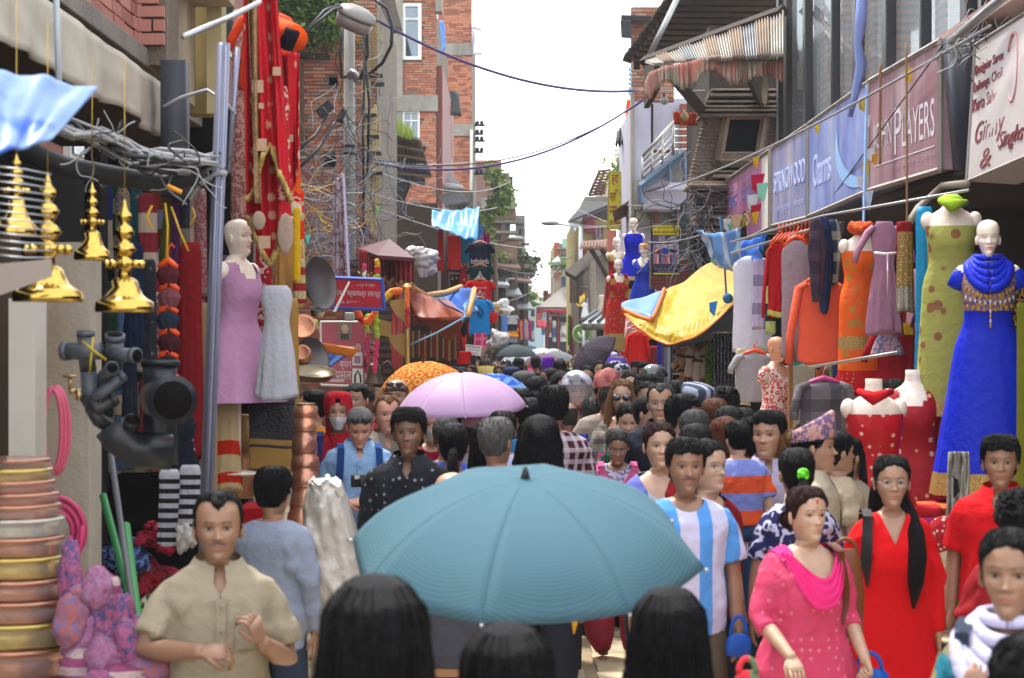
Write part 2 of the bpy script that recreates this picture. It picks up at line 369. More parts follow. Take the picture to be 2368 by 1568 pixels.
def body_mesh(key):
 global POSE_N
 sex,poses,hi,yaw,pitch,wide,jaw,nose,beard,fat=key
 g,mk_=head_mesh(hi,sex,yaw,pitch,wide,jaw,nose,beard)
 g.v=[(a[0],a[1],a[2]+CH)for a in g.v];nh=len(g.v)
 n=20 if hi else 12
 g.loft([ring(z,sex,-.006,n,fat=fat)for z in(.82,.9,1.0,1.12,1.2,1.28,1.33,1.37,1.398,1.418,1.434,1.445)])
 for side,pose in((-1,poses[0]),(1,poses[1])):
  S,E,W,d,nn,cu=arm_pts(side,pose,sex);k=.97 if sex=='m' else .86
  q=S.lerp(E,.5);f=E.lerp(W,.35)
  S=S+Vector((0,0,-.032));g.tube([S+Vector((-side*.04,0,.01)),S,q,E,f,W-(W-E).normalized()*.01,W+d*.012],[.036*k,.043*k,.045*k,.038*k,.040*k,.027*k,.025*k],12 if hi else 7,flat=1)
  if hi or cu:POSE_N=nn;hand(g,W,d,nn,side,cu,k,hi)
  hx=side*.09
  g.tube([(hx,.01,.86),(hx,.0,.65),(hx*1.05,-.01,.48),(hx*1.05,.01,.32),(hx*1.1,.02,.07)],[.085,.075,.055,.052,.036],10 if hi else 6)
  g.ball((hx*1.15,-.055,.035),(.043,.125,.035),10 if hi else 6)
 return g,np.concatenate([mk_,np.tile([0,0,0,1.],(len(g.v)-nh,1))])
def voxel(g,size,it=3):
 me=mesh('tmp',g);o=bpy.data.objects.new('tmp',me);COL.objects.link(o)
 m=o.modifiers.new('r','REMESH');m.mode='VOXEL';m.voxel_size=size
 m=o.modifiers.new('s','SMOOTH');m.factor=.5;m.iterations=it
 dg=bpy.context.evaluated_depsgraph_get();ev=o.evaluated_get(dg);r=bpy.data.meshes.new_from_object(ev)
 n=len(r.vertices);v=np.empty(n*3);r.vertices.foreach_get('co',v);nr=np.empty(n*3);r.vertices.foreach_get('normal',nr)
 fs=[tuple(p.vertices)for p in r.polygons]
 bpy.data.objects.remove(o);bpy.data.meshes.remove(me);bpy.data.meshes.remove(r)
 return v.reshape(-1,3),nr.reshape(-1,3),fs
def wrinkle(v,nr,amp,seed=0,sc=9):
 o=Vector((seed*3.1,seed*1.7,0));out_=np.zeros(len(v))
 for i,p in enumerate(v):
  q=Vector((p[0]*sc,p[1]*sc,p[2]*sc*.75))+o
  a=noise.noise(q);b=noise.noise(q*2.1+Vector((a*2,0,a)))
  out_[i]=(1-abs(a)*3.2)*.6+(1-abs(b)*3)*.4
 return v+nr*(out_[:,None]*amp)
def folds(v,nr,amp,seed=0):
 out_=np.zeros(len(v));X,Z=v[:,0],v[:,2]
 for i,p in enumerate(v):
  s_=1 if p[0]>0 else-1
  a=noise.noise(Vector((p[0]*5+seed,p[1]*5,p[2]*3)))
  u=(p[2]*1.0+abs(p[0])*1.3)*17+a*5
  b=noise.noise(Vector((p[0]*14*s_+p[2]*7,p[1]*9+seed,p[2]*12)))
  out_[i]=max(0,math.sin(u)*.8+b*1.3-.1)*(.35+.9*max(0,a+.35))
 k=.25+1.0*np.abs(np.sin(Z*6.0+.6))*sm(.05,.13,np.abs(X))+.5*sm(1.15,.95,Z)
 return v+nr*((out_*k)[:,None]*amp*1.6)
def top_mesh(key):
 """kind: shirt, tee, kurta, dress, vest ; sleeve: s short, e elbow, l long, n none; neck: c collar, r round, v deep v"""
 sex,poses,hi,fat,hem,sleeve,neck,flare=key
 g=G();n=36 if hi else 18;ease=.016
 zt=1.452 if neck=='c' else 1.436 if neck!='v' else 1.43
 zs=[hem,*[z for z in np.arange(.5,1.40,.07)if z>hem+.02],1.398,1.418,zt]
 rings=[]
 for z in zs:
  fl=flare*max(0,.97-z);zz=max(z,.86)
  r=ring(zz,sex,ease+(.006 if z<1.2 else 0),n,flare=fl,rip=.018+.10*fl,fat=fat,nr=9)
  rings.append([(a,b,z)for a,b,c in r])
 g.loft(rings)
 for side,pose in((-1,poses[0]),(1,poses[1])):
  if sleeve=='n':continue
  S,E,W,d,nn,cu=arm_pts(side,pose,sex);k=.97 if sex=='m' else .86
  S=S+Vector((-side*.006,0,-.022));S0=S+Vector((-side*.055,0,-.012))
  if sleeve=='s':pts=[S0,S,S.lerp(E,.18),S.lerp(E,.45),S.lerp(E,.78)];rr=[.045,.057,.066,.066,.072]
  elif sleeve=='e':pts=[S0,S,S.lerp(E,.18),S.lerp(E,.5),E,E.lerp(W,.3)];rr=[.045,.056,.063,.060,.055,.056]
  else:pts=[S0,S,S.lerp(E,.18),S.lerp(E,.5),E,E.lerp(W,.4),W-(W-E)*.04];rr=[.045,.056,.062,.058,.052,.049,.037]
  g.tube(pts,[a*k for a in rr],16 if hi else 8)
 if not hi:return g
 v,nr,fs=voxel(g,.0105,3)
 v=folds(v,nr,.0105,seed=hem*10+len(v)%7)
 X,Y,Z=v[:,0],v[:,1],v[:,2]
 fn={'v':lambda x,z:np.minimum((.012+.085*(z-1.25)/.18-np.abs(x))*.9,z-1.25),'vs':lambda x,z:np.minimum((.060*(z-1.30)/.13-np.abs(x))*.9,z-1.29),'w':lambda x,z:(1-np.sqrt((x/.115)**2+((z-1.455)/.145)**2))*.115,'c':lambda x,z:np.minimum((.045*(z-1.355)/.08-np.abs(x))*.9,z-1.35),'r':lambda x,z:(1-np.sqrt((x/.075)**2+((z-1.45)/.06)**2))*.07}[neck]
 d0=fn(X,Z);fr=Y<(.03 if neck in'wr' else-.01);e=1e-3
 gx=(fn(X+e,Z)-d0)/e;gz=(fn(X,Z+e)-d0)/e;gl=np.maximum(gx*gx+gz*gz,.05);near=fr&(np.abs(d0)<.008)
 v[near,0]-=(d0*gx/gl)[near];v[near,2]-=(d0*gz/gl)[near]
 kill=fr&(fn(v[:,0],v[:,2])>-1e-4)
 g2=G();g2.add(v,[f for f in fs if not all(kill[i]for i in f)])
 if neck=='c':
  for sgn in(-1,1):
   def cf(a,b,sgn=sgn):
    t=R(12+a*160);x=sgn*math.sin(t)*(.080+b*.026);y=-math.cos(t)*(.066+b*.036)*(1 if math.cos(t)>0 else 1.25)+.01
    return(x,y,1.478-.016*math.cos(t)-b*(.040+.026*max(0,math.cos(t))**3))
   g2.grid(cf,14,3)
  g2.box((0,-.139,1.12),(.022,.006,.44),None)if False else None
 return g2
def bottom_mesh(key):
 kind,sex,hi=key;g=G();n=24 if hi else 12
 if kind=='skirt':
  g.loft([[(a,b,z)for a,b,c in ring(max(z,.86),sex,.012,n,flare=.16*max(0,.9-z),rip=.05,nr=8)]for z in(.10,.3,.5,.7,.85,.98)])
 elif kind=='baggy':
  g.loft([[(a,b,z)for a,b,c in ring(max(z,.86),sex,.02,n)]for z in(.72,.85,.98)])
  for s in(-1,1):g.tube([(s*.1,.0,.86),(s*.13,-.01,.6),(s*.135,-.01,.35),(s*.12,0,.2),(s*.1,.01,.10)],[.12,.125,.12,.10,.055],n//2+4)
 else:
  g.loft([[(a,b,z)for a,b,c in ring(max(z,.86),sex,.008,n)]for z in(.87,.92,.98)])
  for s in(-1,1):g.tube([(s*.082,.012,.94),(s*.095,.0,.65),(s*.1,-.01,.48),(s*.1,.0,.25),(s*.1,.01,.06)],[.098,.092,.074,.066,.062],n//2+2)
 return g
def hairline(ph,style):
 a=np.abs(ph)
 if style in('recede',):f=.205-.022*np.exp(-(ph/.22)**2)+.006*np.exp(-((a-.55)/.3)**2)
 elif style=='bald':f=np.full_like(ph,.245)
 elif style=='female':f=.192+.006*np.exp(-(ph/.16)**2)-.03*sm(.25,1.0,a)
 elif style=='fringe':f=.165+0*a
 else:f=.183-.010*np.exp(-((a-.45)/.3)**2)
 s=np.where(a<1.45,f+(.115-f)*sm(.75,1.35,a),.115+(.045-.115)*sm(1.5,2.1,a))
 if style=='recede':s=np.where(a<1.45,f+(.115-f)*sm(1.0,1.4,a),s)
 if style=='bald':s=np.where(a<1.45,.15-.03*sm(1.2,1.45,a),s)
 if style in('female',):s=np.where(a>1.45,.10-.06*sm(1.5,2.2,a),np.where(a<1.45,f+(.10-f)*sm(.9,1.4,a),s))
 return s
def cap(hi,style='short',th=.014,ztop=None,seed=0,rough_=.004):
 n=56 if hi else 22;m=16 if hi else 8
 ph=np.linspace(-math.pi,math.pi,n+1)[:-1];hl=hairline(ph,style);vs=[]
 g=G()
 for i in range(m+1):
  t=i/m
  for j in range(n):
   zt=.2352 if style!='bald' else .185
   z=hl[j]+(zt-hl[j])*math.sin(t*math.pi/2)if style!='bald' else hl[j]+(zt-hl[j])*t
   z=min(z,.2349)
   x,y=head_r(np.array([z]),np.array([ph[j]]));x,y=float(x[0]),float(y[0])
   q=min(1,t*5);off=th*(.25+.75*math.sin(q*math.pi/2))
   if style=='bald':off=.006*math.sin(min(1,t*1.3)*math.pi)
   nn=noise.noise(Vector((x*38+seed,y*38,z*24)))*rough_*q*1.6
   r=math.hypot(x,y)+1e-6;up=sm(.16,.235,z)
   vs.append((x*(1+(off+nn)/max(r,.04)*(1-.3*up)),y*(1+(off+nn)/max(r,.04)*(1-.3*up))+.001,z+(off+nn)*up-.002*(t==0)))
 fs=[(i*n+j,i*n+(j+1)%n,(i+1)*n+(j+1)%n,(i+1)*n+j)for i in range(m)for j in range(n)]
 if style!='bald':fs.append(tuple(m*n+j for j in range(n)))
 g.add(vs,fs);return g
def strands(g,n,style,th,length,seed=0,w0=.0035,back=False,down=1.0):
 """thin locks laid over the cap so that the outline is not smooth"""
 r=random.Random(seed)
 for _ in range(n):
  ph=r.uniform(-math.pi,math.pi);z=r.uniform(.09,.232)if abs(ph)>1.3 else r.uniform(.185,.233)
  pts=[]
  dz=length/5*r.uniform(.6,1.2);wv=r.uniform(-.02,.02)
  for i in range(5):
   zz=max(.0,z-i*dz*(.35 if z>.2 else 1)*down);p2=ph+wv*i
   hlz=float(hairline(np.array([p2]),style)[0])
   if zz<hlz:zz=hlz-.004
   x,y=head_r(np.array([min(zz,.2345)]),np.array([p2]));x,y=float(x[0]),float(y[0]);rr=math.hypot(x,y)+1e-5
   o=th*(1.0+.22*math.sin(i*1.2))+.001;up=sm(.16,.235,zz)
   pts.append((x*(1+o/max(rr,.04)),y*(1+o/max(rr,.04)),zz+o*up))
  g.tube(pts,[w0*.6,w0,w0,w0*.8,.0004],3,cap=False)
def fall(hi,z0,z1,w0,w1,side=0,front=0,wave=.0,seed=0,d0=.05):
 """long hair hanging behind (or over a shoulder)"""
 n=40 if hi else 16;m=22 if hi else 9;rings=[]
 for i in range(m+1):
  t=i/m;z=z0+(z1-z0)*t;w_=w0+(w1-w0)*t;w_*=1+.10*math.sin(t*3.1)
  if t>.8:w_*=1-(t-.8)*2.2
  dp=d0*(1-.35*t);cy=.055+.045*math.sin(min(1,t*1.5)*1.5)-front*sm(.05,.5,t);cx=side*sm(0,.5,t)
  r=[]
  for j in range(n):
   a=2*math.pi*j/n;s_=1+.07*math.sin(a*9+seed+t*2)*sm(0,.3,t)+.05*noise.noise(Vector((a*4,t*3+seed,1)))+wave*math.sin(t*20+2*math.sin(a*3))
   r.append((cx+w_*s_*math.sin(a),cy-dp*s_*math.cos(a),z))
  rings.append(r)
 g=G();g.loft(rings,0);return g
def shell(hi,z1,k,wave=0,seed=0):
 n=56 if hi else 18;m=40 if hi else 12;rings=[]
 for i in range(m+1):
  t=(i/m)**1.4;z=.249+(z1-.249)*t;q=.249-z
  w_=k*np.interp(q,[0,.006,.02,.05,.10,.17,.26,.36,.55,.75],[.004,.028,.052,.076,.089,.093,.104,.118,.132,.10])
  b=k*np.interp(q,[0,.006,.02,.05,.10,.17,.26,.36,.55,.75],[.004,.03,.06,.092,.112,.118,.115,.11,.10,.07]);f=np.interp(q,[0,.006,.02,.05,.10,.17,.26,.75],[.004,.028,.052,.052,.02,-.01,-.03,-.03])
  r=[]
  for j in range(n):
   a=2*math.pi*j/n;s_=1+(.022*math.sin(a*17+seed+1.5*math.sin(t*5))+.018*math.sin(a*29+t*4)+.05*noise.noise(Vector((a*3,t*3+seed,1))))*sm(.02,.2,q)+wave*math.sin(t*24+2*math.sin(a*3))
   c_=math.cos(a);y=.012+(b*s_*-c_ if c_<0 else-f*c_);r.append((w_*s_*math.sin(a),y+.012*sm(.2,.5,q),z))
  rings.append(r)
 g=G();g.loft(rings,0)
 if hi:
  r_=random.Random(seed+3)
  for _ in range(260):
   j=r_.randrange(n);
   if math.cos(2*math.pi*j/n)>.25:continue
   a0=r_.randrange(3,m//2);pts=[Vector(rings[i][j])*1.0+(Vector(rings[i][j])-Vector((0,.012,rings[i][j][2]))).normalized()*(.003+.003*math.sin(i))+Vector((r_.uniform(-.002,.002),0,0))for i in range(a0,min(m,a0+18),3)]
   if len(pts)>2:g.tube(pts,.0022,3,cap=False)
 return g
def hair_mesh(key):
 style,hi,yaw,pitch=key;g=G()
 if style=='short':g.join(cap(hi,'short',.009));hi and strands(g,560,'short',.0085,.05,1,.0026)
 elif style=='crop':g.join(cap(hi,'short',.005,rough_=.001))
 elif style=='thick':g.join(cap(hi,'short',.0125,seed=5,rough_=.004));hi and strands(g,700,'short',.012,.06,2,.003)
 elif style=='fringe':g.join(cap(hi,'fringe',.020,seed=3,rough_=.006));hi and strands(g,500,'fringe',.019,.06,8,.0045)
 elif style=='recede':g.join(cap(hi,'recede',.008));hi and strands(g,260,'recede',.008,.04,3,.0025)
 elif style=='bald':g.join(cap(hi,'bald',.006))
 elif style=='curly':
  g.join(cap(hi,'short',.026,seed=9,rough_=.016));r=random.Random(4)
  for _ in range(260 if hi else 30):
   ph=r.uniform(-3.1,3.1);z=r.uniform(.12,.234)if abs(ph)>1.2 else r.uniform(.185,.234)
   x,y=head_r(np.array([z]),np.array([ph]));x,y=float(x[0]),float(y[0]);k=1+.026/max(.04,math.hypot(x,y))
   g.ball((x*k,y*k,z+.026*sm(.16,.235,z)),r.uniform(.008,.014),5)
 else:
  g.join(cap(hi,'female',.0075,rough_=.001))
  if hi:strands(g,260,'female',.0070,.10,6,.0016,down=.6)
  if style=='bun':g.ball((0,.125,.085),(.045,.035,.042),14);g.tube([(.045*math.cos(a),.135+.02*math.cos(a*2),.085+.042*math.sin(a))for a in np.linspace(0,6.28,14)],.012,6)
  elif style=='bunhigh':g.ball((0,.10,.19),(.04,.04,.04),12)
  elif style=='pony':g.tube([(0,.10,.11),(0,.145,.08),(.005,.15,-.02),(0,.135,-.14),(-.01,.13,-.24),(0,.13,-.32)],[.018,.026,.036,.036,.028,.006],14)
  elif style=='long':g.join(shell(hi,-.36,1.0,seed=1))
  elif style=='longw':g.join(shell(hi,-.34,1.12,wave=.045,seed=2))
  elif style=='longl':
   g.join(fall(hi,.12,-.12,.080,.085,seed=3));g.tube([(.05,.03,.06),(.082,.02,-.03),(.095,-.07,-.12),(.098,-.125,-.22),(.088,-.145,-.34),(.078,-.145,-.45)],[.022,.036,.046,.045,.036,.006],16)
  elif style=='side':
   g.join(fall(hi,.14,-.24,.086,.115,seed=4))
   for s in(-1,1):g.tube([(s*.05,-.045,.20),(s*.075,-.045,.13),(s*.090,-.030,.03),(s*.10,-.03,-.08),(s*.105,-.045,-.18),(s*.09,-.06,-.26)],[.012,.020,.028,.030,.026,.006],12)
  elif style=='longb':g.join(shell(hi,-.50,1.14,seed=7,wave=.006))
 v=np.array(g.v);v=headxf(v,yaw,pitch);v[:,2]+=CH;g.v=[tuple(q)for q in v];return g
def wear_mesh(key):
 kind,yaw,pitch,hi=key;g=G();n=40 if hi else 20
 def hr(z,ph,off):
  x,y=head_r(np.array([z]),np.array([ph]));return float(x[0]),float(y[0])
 if kind in('topi','flat','capb'):
  if kind=='topi':
   for k,(z,o,dz)in enumerate(((.150,.010,0),(.155,.014,0),(.205,.012,.018),(.245,.006,.028),(.250,-.01,.026),(.235,-.045,.02))):
    r=[]
    for j in range(n):
     ph=2*math.pi*j/n;x,y=hr(.165,ph,0);rr=math.hypot(x,y);r.append((x*(1+o/rr),y*(1+o/rr),z+.018*math.cos(ph)+dz*math.cos(ph)*1.2))
    g.loft([r],cap=(False,False))if False else None
    g._r=getattr(g,'_r',[]);g._r.append(r)
   g.loft(g._r,0)
  else:
   rr_=[]
   for z,o in((.150,.008),(.165,.018),(.20,.022),(.228,.012),(.240,-.02),(.244,-.05)):
    r=[]
    for j in range(n):
     ph=2*math.pi*j/n;x,y=hr(.165,ph,0);q=math.hypot(x,y);r.append((x*(1+o/q),y*(1+(o+(.02 if kind=='flat' and math.cos(ph)>.3 else 0))/q),z+(.008*math.cos(ph))))
    rr_.append(r)
   g.loft(rr_,0)
   g.grid(lambda a,b:(math.sin((a-.5)*2.2)*(.078+b*.02),-(.085+b*.055)*math.cos((a-.5)*1.7)-.005,.165-b*.014),10,3)
 elif kind=='helmet':
  g.ball((0,.01,.135),(.128,.145,.138),n);g.f=[f for f in g.f if not(np.mean([g.v[i][1]for i in f])<-.06 and .035<np.mean([g.v[i][2]for i in f])<.165)];g.m=g.m[:len(g.f)]
 elif kind=='visor':
  g.grid(lambda a,b:(math.sin((a-.5)*2.6)*.135,.005-math.cos((a-.5)*2.6)*.155,.185-b*.15),14,6)
 elif kind=='glasses':
  for s in(-1,1):
   g.tube([(s*(.033+.023*math.cos(a)),-.105+.004*math.cos(a)**2,.113+.015*math.sin(a))for a in np.linspace(0,6.3,18)],.0013,5)
   g.tube([(s*.056,-.10,.116),(s*.073,-.05,.118),(s*.079,.01,.112)],.0013,4)
  g.tube([(-.010,-.106,.116),(0,-.109,.118),(.010,-.106,.116)],.0013,4)
 elif kind=='shades':
  for s in(-1,1):
   g.ball((s*.034,-.102,.114),(.030,.008,.023),14);g.tube([(s*.06,-.095,.118),(s*.075,-.04,.118),(s*.080,.015,.112)],.003,5)
  g.tube([(-.010,-.108,.118),(.010,-.108,.118)],.003,5)
 elif kind=='shadesup':
  for s in(-1,1):
   g.ball((s*.034,-.078,.205),(.030,.012,.020),12,M=Matrix.Rotation(R(-35),3,'X'));g.tube([(s*.06,-.065,.20),(s*.081,-.01,.17),(s*.083,.03,.14)],.003,5)
  g.tube([(-.01,-.085,.208),(.01,-.085,.208)],.003,5)
 elif kind=='mask':
  def fm(a,b):
   ph=(a-.5)*2.2;z=.088-b*.085;x,y=head_r(np.array([max(z,.006)]),np.array([ph]));x,y=float(x[0]),float(y[0])
   bul=.020*math.exp(-(ph/.45)**2)*math.exp(-((z-.07)/.035)**2);return(x*1.05,y*1.05-.004-bul,z)
  g.grid(fm,18,8)
  for s in(-1,1):g.tube([(s*.066,-.05,.075),(s*.078,-.01,.09),(s*.085,.008,.12)],.0012,4)
 elif kind=='hood':
  rr_=[]
  for z,o in((-.14,.05),(-.09,.028),(-.02,.026),(.05,.022),(.11,.020),(.17,.020),(.21,.022),(.235,.016),(.252,-.01),(.256,-.04)):
   r=[]
   for j in range(n):
    ph=2*math.pi*j/n;x,y=hr(min(max(z,.05),.20),ph,0);q=math.hypot(x,y);w_=1+.03*math.sin(ph*7+z*30)
    r.append((x*(1+o/q)*w_,y*(1+o/q)*w_+.005,z))
   rr_.append(r)
  g.loft(rr_,0);v=g.v;keep=[]
  for f,m_ in zip(g.f,g.m):
   c=np.mean([v[i]for i in f],0)
   if not(c[1]<-.01 and(abs(c[0])/.066)**2+((c[2]-.09)/.105)**2<1):keep.append(f)
  g.f=keep;g.m=[0]*len(keep)
 elif kind=='tie':g.ball((.0,.128,.12),(.02,.02,.02),8);g.tube([(.022*math.cos(a),.128+.01*math.cos(3*a),.12+.022*math.sin(a))for a in np.linspace(0,6.28,16)],.010,6)
 v=headxf(np.array(g.v),yaw,pitch);v[:,2]+=CH;g.v=[tuple(q)for q in v];return g
def scarf_mesh(key):
 """kind: u = loose U drape over both shoulders; wrap = thick round the neck; back = over the shoulders behind; strapL / strapR / straps = bag straps"""
 kind,sex,fat=key;g=G()
 zz,A,B,Cc=PROF[sex]
 def surf(x,z,front=True,o=.022):
  w_=np.interp(z,zz,A)*fat+.016;f=(np.interp(z,zz,B)if front else np.interp(z,zz,Cc))*fat+.016
  u=min(.985,abs(x)/w_);return .01-(1 if front else-1)*(f*math.sqrt(1-u**1.9)+o)
 if kind=='u':
  def fn(a,b):
   t=(a-.5)*2;x=t*(.150+b*-.055);dep=(1-abs(t)**2.2)
   z=1.405+.02*(1-b)-dep*(.085+(1-b)*.155);fold=.007*math.sin(b*22+3*t)
   return(x,surf(x,min(z,1.40),True,.018+fold+.018*dep),z+fold)
  g.grid(fn,36,14)
  for s in(-1,1):g.grid(lambda a,b,s=s:(s*(.150-b*.055),-.085+a*.22,1.408+b*.026-.035*(2*a-1)**2+.014),8,5)
 elif kind=='wrap':
  for k in range(5):
   r=.078+.012*k;pts=[]
   for a in np.linspace(0,2*math.pi,26):pts.append((r*math.sin(a)*1.02,.012-r*.95*math.cos(a)-(.012*k if math.cos(a)>0 else 0),1.468-k*.014-max(0,math.cos(a))*(.012+.036*k)))
   g.tube(pts,.019+.003*k,8)
 elif kind=='back':
  def fn(a,b):
   t=(a-.5)*2;x=t*(.165-b*.07);z=1.41+.02*b-(1-abs(t)**2.2)*(.10-.10*b)*1.4
   return(x,surf(x,min(z,1.4),False,.020+.006*math.sin(b*20)),z)
  g.grid(fn,30,10)
  for s in(-1,1):g.grid(lambda a,b,s=s:(s*(.160-b*.070),.11-a*.22,1.422+.022*b+.012*math.sin(a*3)),8,5)
  for s in(-1,1):g.grid(lambda a,b,s=s:(s*(.155-b*.07),surf(.12,1.40-a*.4,True,.02+.004*math.sin(b*14)),1.42-a*.42),10,5)
 elif kind=='placket':
  g.grid(lambda a,b:((b-.5)*.034,surf((b-.5)*.034,1.33-a*.42,True,.009+.002*math.sin(a*30)),1.35-a*.43),20,2)
  for i in range(5):g.ball((0,surf(0,1.31-i*.08,True,.014),1.32-i*.085),.0055,6)
  for s in(1,):g.grid(lambda a,b,s=s:(s*(.05+b*.085),surf(.05+b*.085,1.24,True,.011),1.27-a*.10),3,4)
 elif kind in('straps','strapL','strapR','cross'):
  ss={'straps':(-1,1),'strapL':(-1,),'strapR':(1,),'cross':(1,)}[kind]
  for s in ss:
   for front in(True,False):
    def fn(a,b,s=s,front=front):
     z=1.425-a*(.32 if kind!='cross' else .45);x=s*(.118+.02*a+(b-.5)*.045)if kind!='cross' else s*(.11-a*.24)+(b-.5)*.03
     return(x,surf(x,min(1.38,z),front,.024),z)
    g.grid(fn,10,2)
   g.grid(lambda a,b,s=s:(s*(.118+(b-.5)*.045),-.085+a*.19,1.428+.026*math.sin(a*3.14)),6,2)
 return g
CACHE={}
def cached(kind,key,fn,nslots=1):
 k=(kind,key)
 if k not in CACHE:
  r=fn(key);mk_=None
  if isinstance(r,tuple):r,mk_=r
  me=mesh(kind,r)
  for _ in range(nslots):me.materials.append(None)
  if mk_ is not None:
   a=me.color_attributes.new('marks','FLOAT_COLOR','POINT');a.data.foreach_set('color',mk_.astype(np.float32).ravel())
  CACHE[k]=me
 return CACHE[k]
def ob(name,me,mats,parent):
 o=bpy.data.objects.new(name,me);COL.objects.link(o);o.parent=parent
 for i,m in enumerate(mats):o.material_slots[i].link='OBJECT';o.material_slots[i].material=m
 return o
def person(px,yt,s,rot,label,skin='b',sex='m',hair='short',hc='k',top=None,hem=.86,sl='s',neck='r',flare=0,fat=1.0,bot='trousers',bm=None,poses=('hang','hang'),yaw=0,pitch=0,wide=1.0,jaw=1.0,nose=1.0,beard=0,wear=(),scarf=(),hi=None,group=None,h=None,shoe=None,dz=0,base=None):
 """px, yt: pixel of the head's centre and top; s: pixels per metre there"""
 if hi is None:hi=s>270
 d=F/s;zt=H+(784-yt)/s
 if h is None:h=zt
 hh=min(max(h,1.42),1.86)if base is None else h
 if base is None and abs(hh-zt)>.02:
  s2=(yt-784)/(H-hh);
  if yt>800 and .6<s2/s<1.5:s=s2;d=F/s;zt=hh
  else:zt=hh if yt<800 else zt
 k=(zt if base is None else hh)/1.712
 x=(px-1184)/s;z0=0 if base is None else base
 bk=cached('body',(sex,poses,hi,yaw,pitch,wide,jaw,nose,beard,fat),body_mesh,3)
 o=bpy.data.objects.new('person',bk);COL.objects.link(o)
 for i,m in enumerate((skinmat(skin),WHITE_EYE,IRIS)):o.material_slots[i].link='OBJECT';o.material_slots[i].material=m
 o.location=(x,d,z0);o.rotation_euler=(0,0,R(rot));o.scale=(k,k,k)
 tag(o,label,'person',group)
 if hair:ob('hair',cached('hair',(hair,hi,yaw,pitch),hair_mesh),[hairmat(hc)],o)
 if top:ob('top',cached('top',(sex,poses,hi,fat,hem,sl,neck,flare),top_mesh),[top],o)
 ob('trousers' if bot!='skirt' else'skirt',cached('bot',(bot,sex,hi),bottom_mesh),[bm or cloth('#23252e')],o)
 for wk,wm in wear:ob({'capb':'cap','flat':'cap','tie':'hair_tie','shades':'sunglasses','shadesup':'sunglasses','topi':'topi_hat'}.get(wk,wk),cached('wear',(wk,yaw,pitch,hi),wear_mesh),[wm],o)
 if neck=='c' and top and hi and abs(rot)<90:ob('shirt_placket',cached('scarf',('placket',sex,fat),scarf_mesh),[top],o)
 for sk,smt in scarf:ob('bag_strap' if'strap' in sk or sk=='cross' else'scarf',cached('scarf',(sk,sex,fat),scarf_mesh),[smt],o)
 return o
 # builders
def leaf_cluster(pts,n,size,seed=1,spread=.3,hang=0):
 r=random.Random(seed);g=G()
 for _ in range(n):
  c=Vector(r.choice(pts))+Vector((r.gauss(0,spread),r.gauss(0,spread),r.gauss(0,spread)))
  a=Vector((r.uniform(-1,1),r.uniform(-1,1),r.uniform(-.6,.6)-hang)).normalized();b=a.cross(Vector((r.uniform(-1,1),r.uniform(-1,1),1))).normalized()
  l=size*r.uniform(.6,1.3);w_=l*.38;nn=a.cross(b)*l*.12
  g.add([c,c+a*l*.5+b*w_+nn,c+a*l,c+a*l*.5-b*w_+nn],[(0,1,2),(0,2,3)],r.randrange(3))
 return g
LEAF=[mat('leaf_a',(.11,.20,.035),rough=.5,trans=.35,var=.3),mat('leaf_b',(.18,.28,.05),rough=.5,trans=.35,var=.3),mat('leaf_c',(.06,.12,.025),rough=.5,trans=.3,var=.3)]
LEAFY=[mat('leaf_y',(.28,.32,.05),rough=.5,trans=.4,var=.3),LEAF[1],LEAF[0]]
def M_(name,col,**k):return mat(name,col,**k)
BR=[M_('brick_a','#a26650',rough=.9,bump=.5,bs=60,var=.35,vs=9),M_('brick_b','#b07659',rough=.9,bump=.5,bs=60,var=.3,vs=9),M_('brick_c','#8c5644',rough=.9,bump=.5,bs=60,var=.35,vs=9),M_('brick_d','#9b7f6e',rough=.95,bump=.5,bs=60,var=.3,vs=9),M_('brick_e','#806b5f',rough=.95,bump=.5,bs=60,var=.3,vs=9)]
BRT=[M_('tile_brick_%d'%i,c,rough=.75,bump=.3,bs=50,var=.3,vs=9)for i,c in enumerate(('#a06a5c','#8f5c50','#ab766a'))]
MORT=M_('mortar','#6f655a',rough=.95,bump=.8,bs=30,dirt=.5)
CONC=M_('concrete','#8d8a80',rough=.92,bump=.6,bs=18,var=.35,dirt=.45)
BEIGE=M_('beige_render','#a89a80',rough=.9,bump=.2,var=.3,dirt=.4)
PLAST=M_('pale_plaster','#a8a6b4',rough=.8,bump=.15,var=.2,dirt=.25)
DWOOD=M_('dark_timber',(.045,.032,.024),rough=.85,bump=.8,bs=14,bstr=(8,8,1),var=.4)
BLACK=M_('shop_gloom',(.006,.005,.005),rough=.95,var=.5,vs=3,spec=.08)  # near-black colour carries the shade of shop interiors and openings
GLASS=M_('window_glass',(.16,.19,.22),rough=.06,metal=.75,var=.25,vs=1.5)
DGLASS=M_('dark_glass',(.02,.025,.03),rough=.08,metal=.0,var=.2,spec=.9)
WHITEP=M_('white_paint','#d8d8d2',rough=.6,var=.15,dirt=.35)
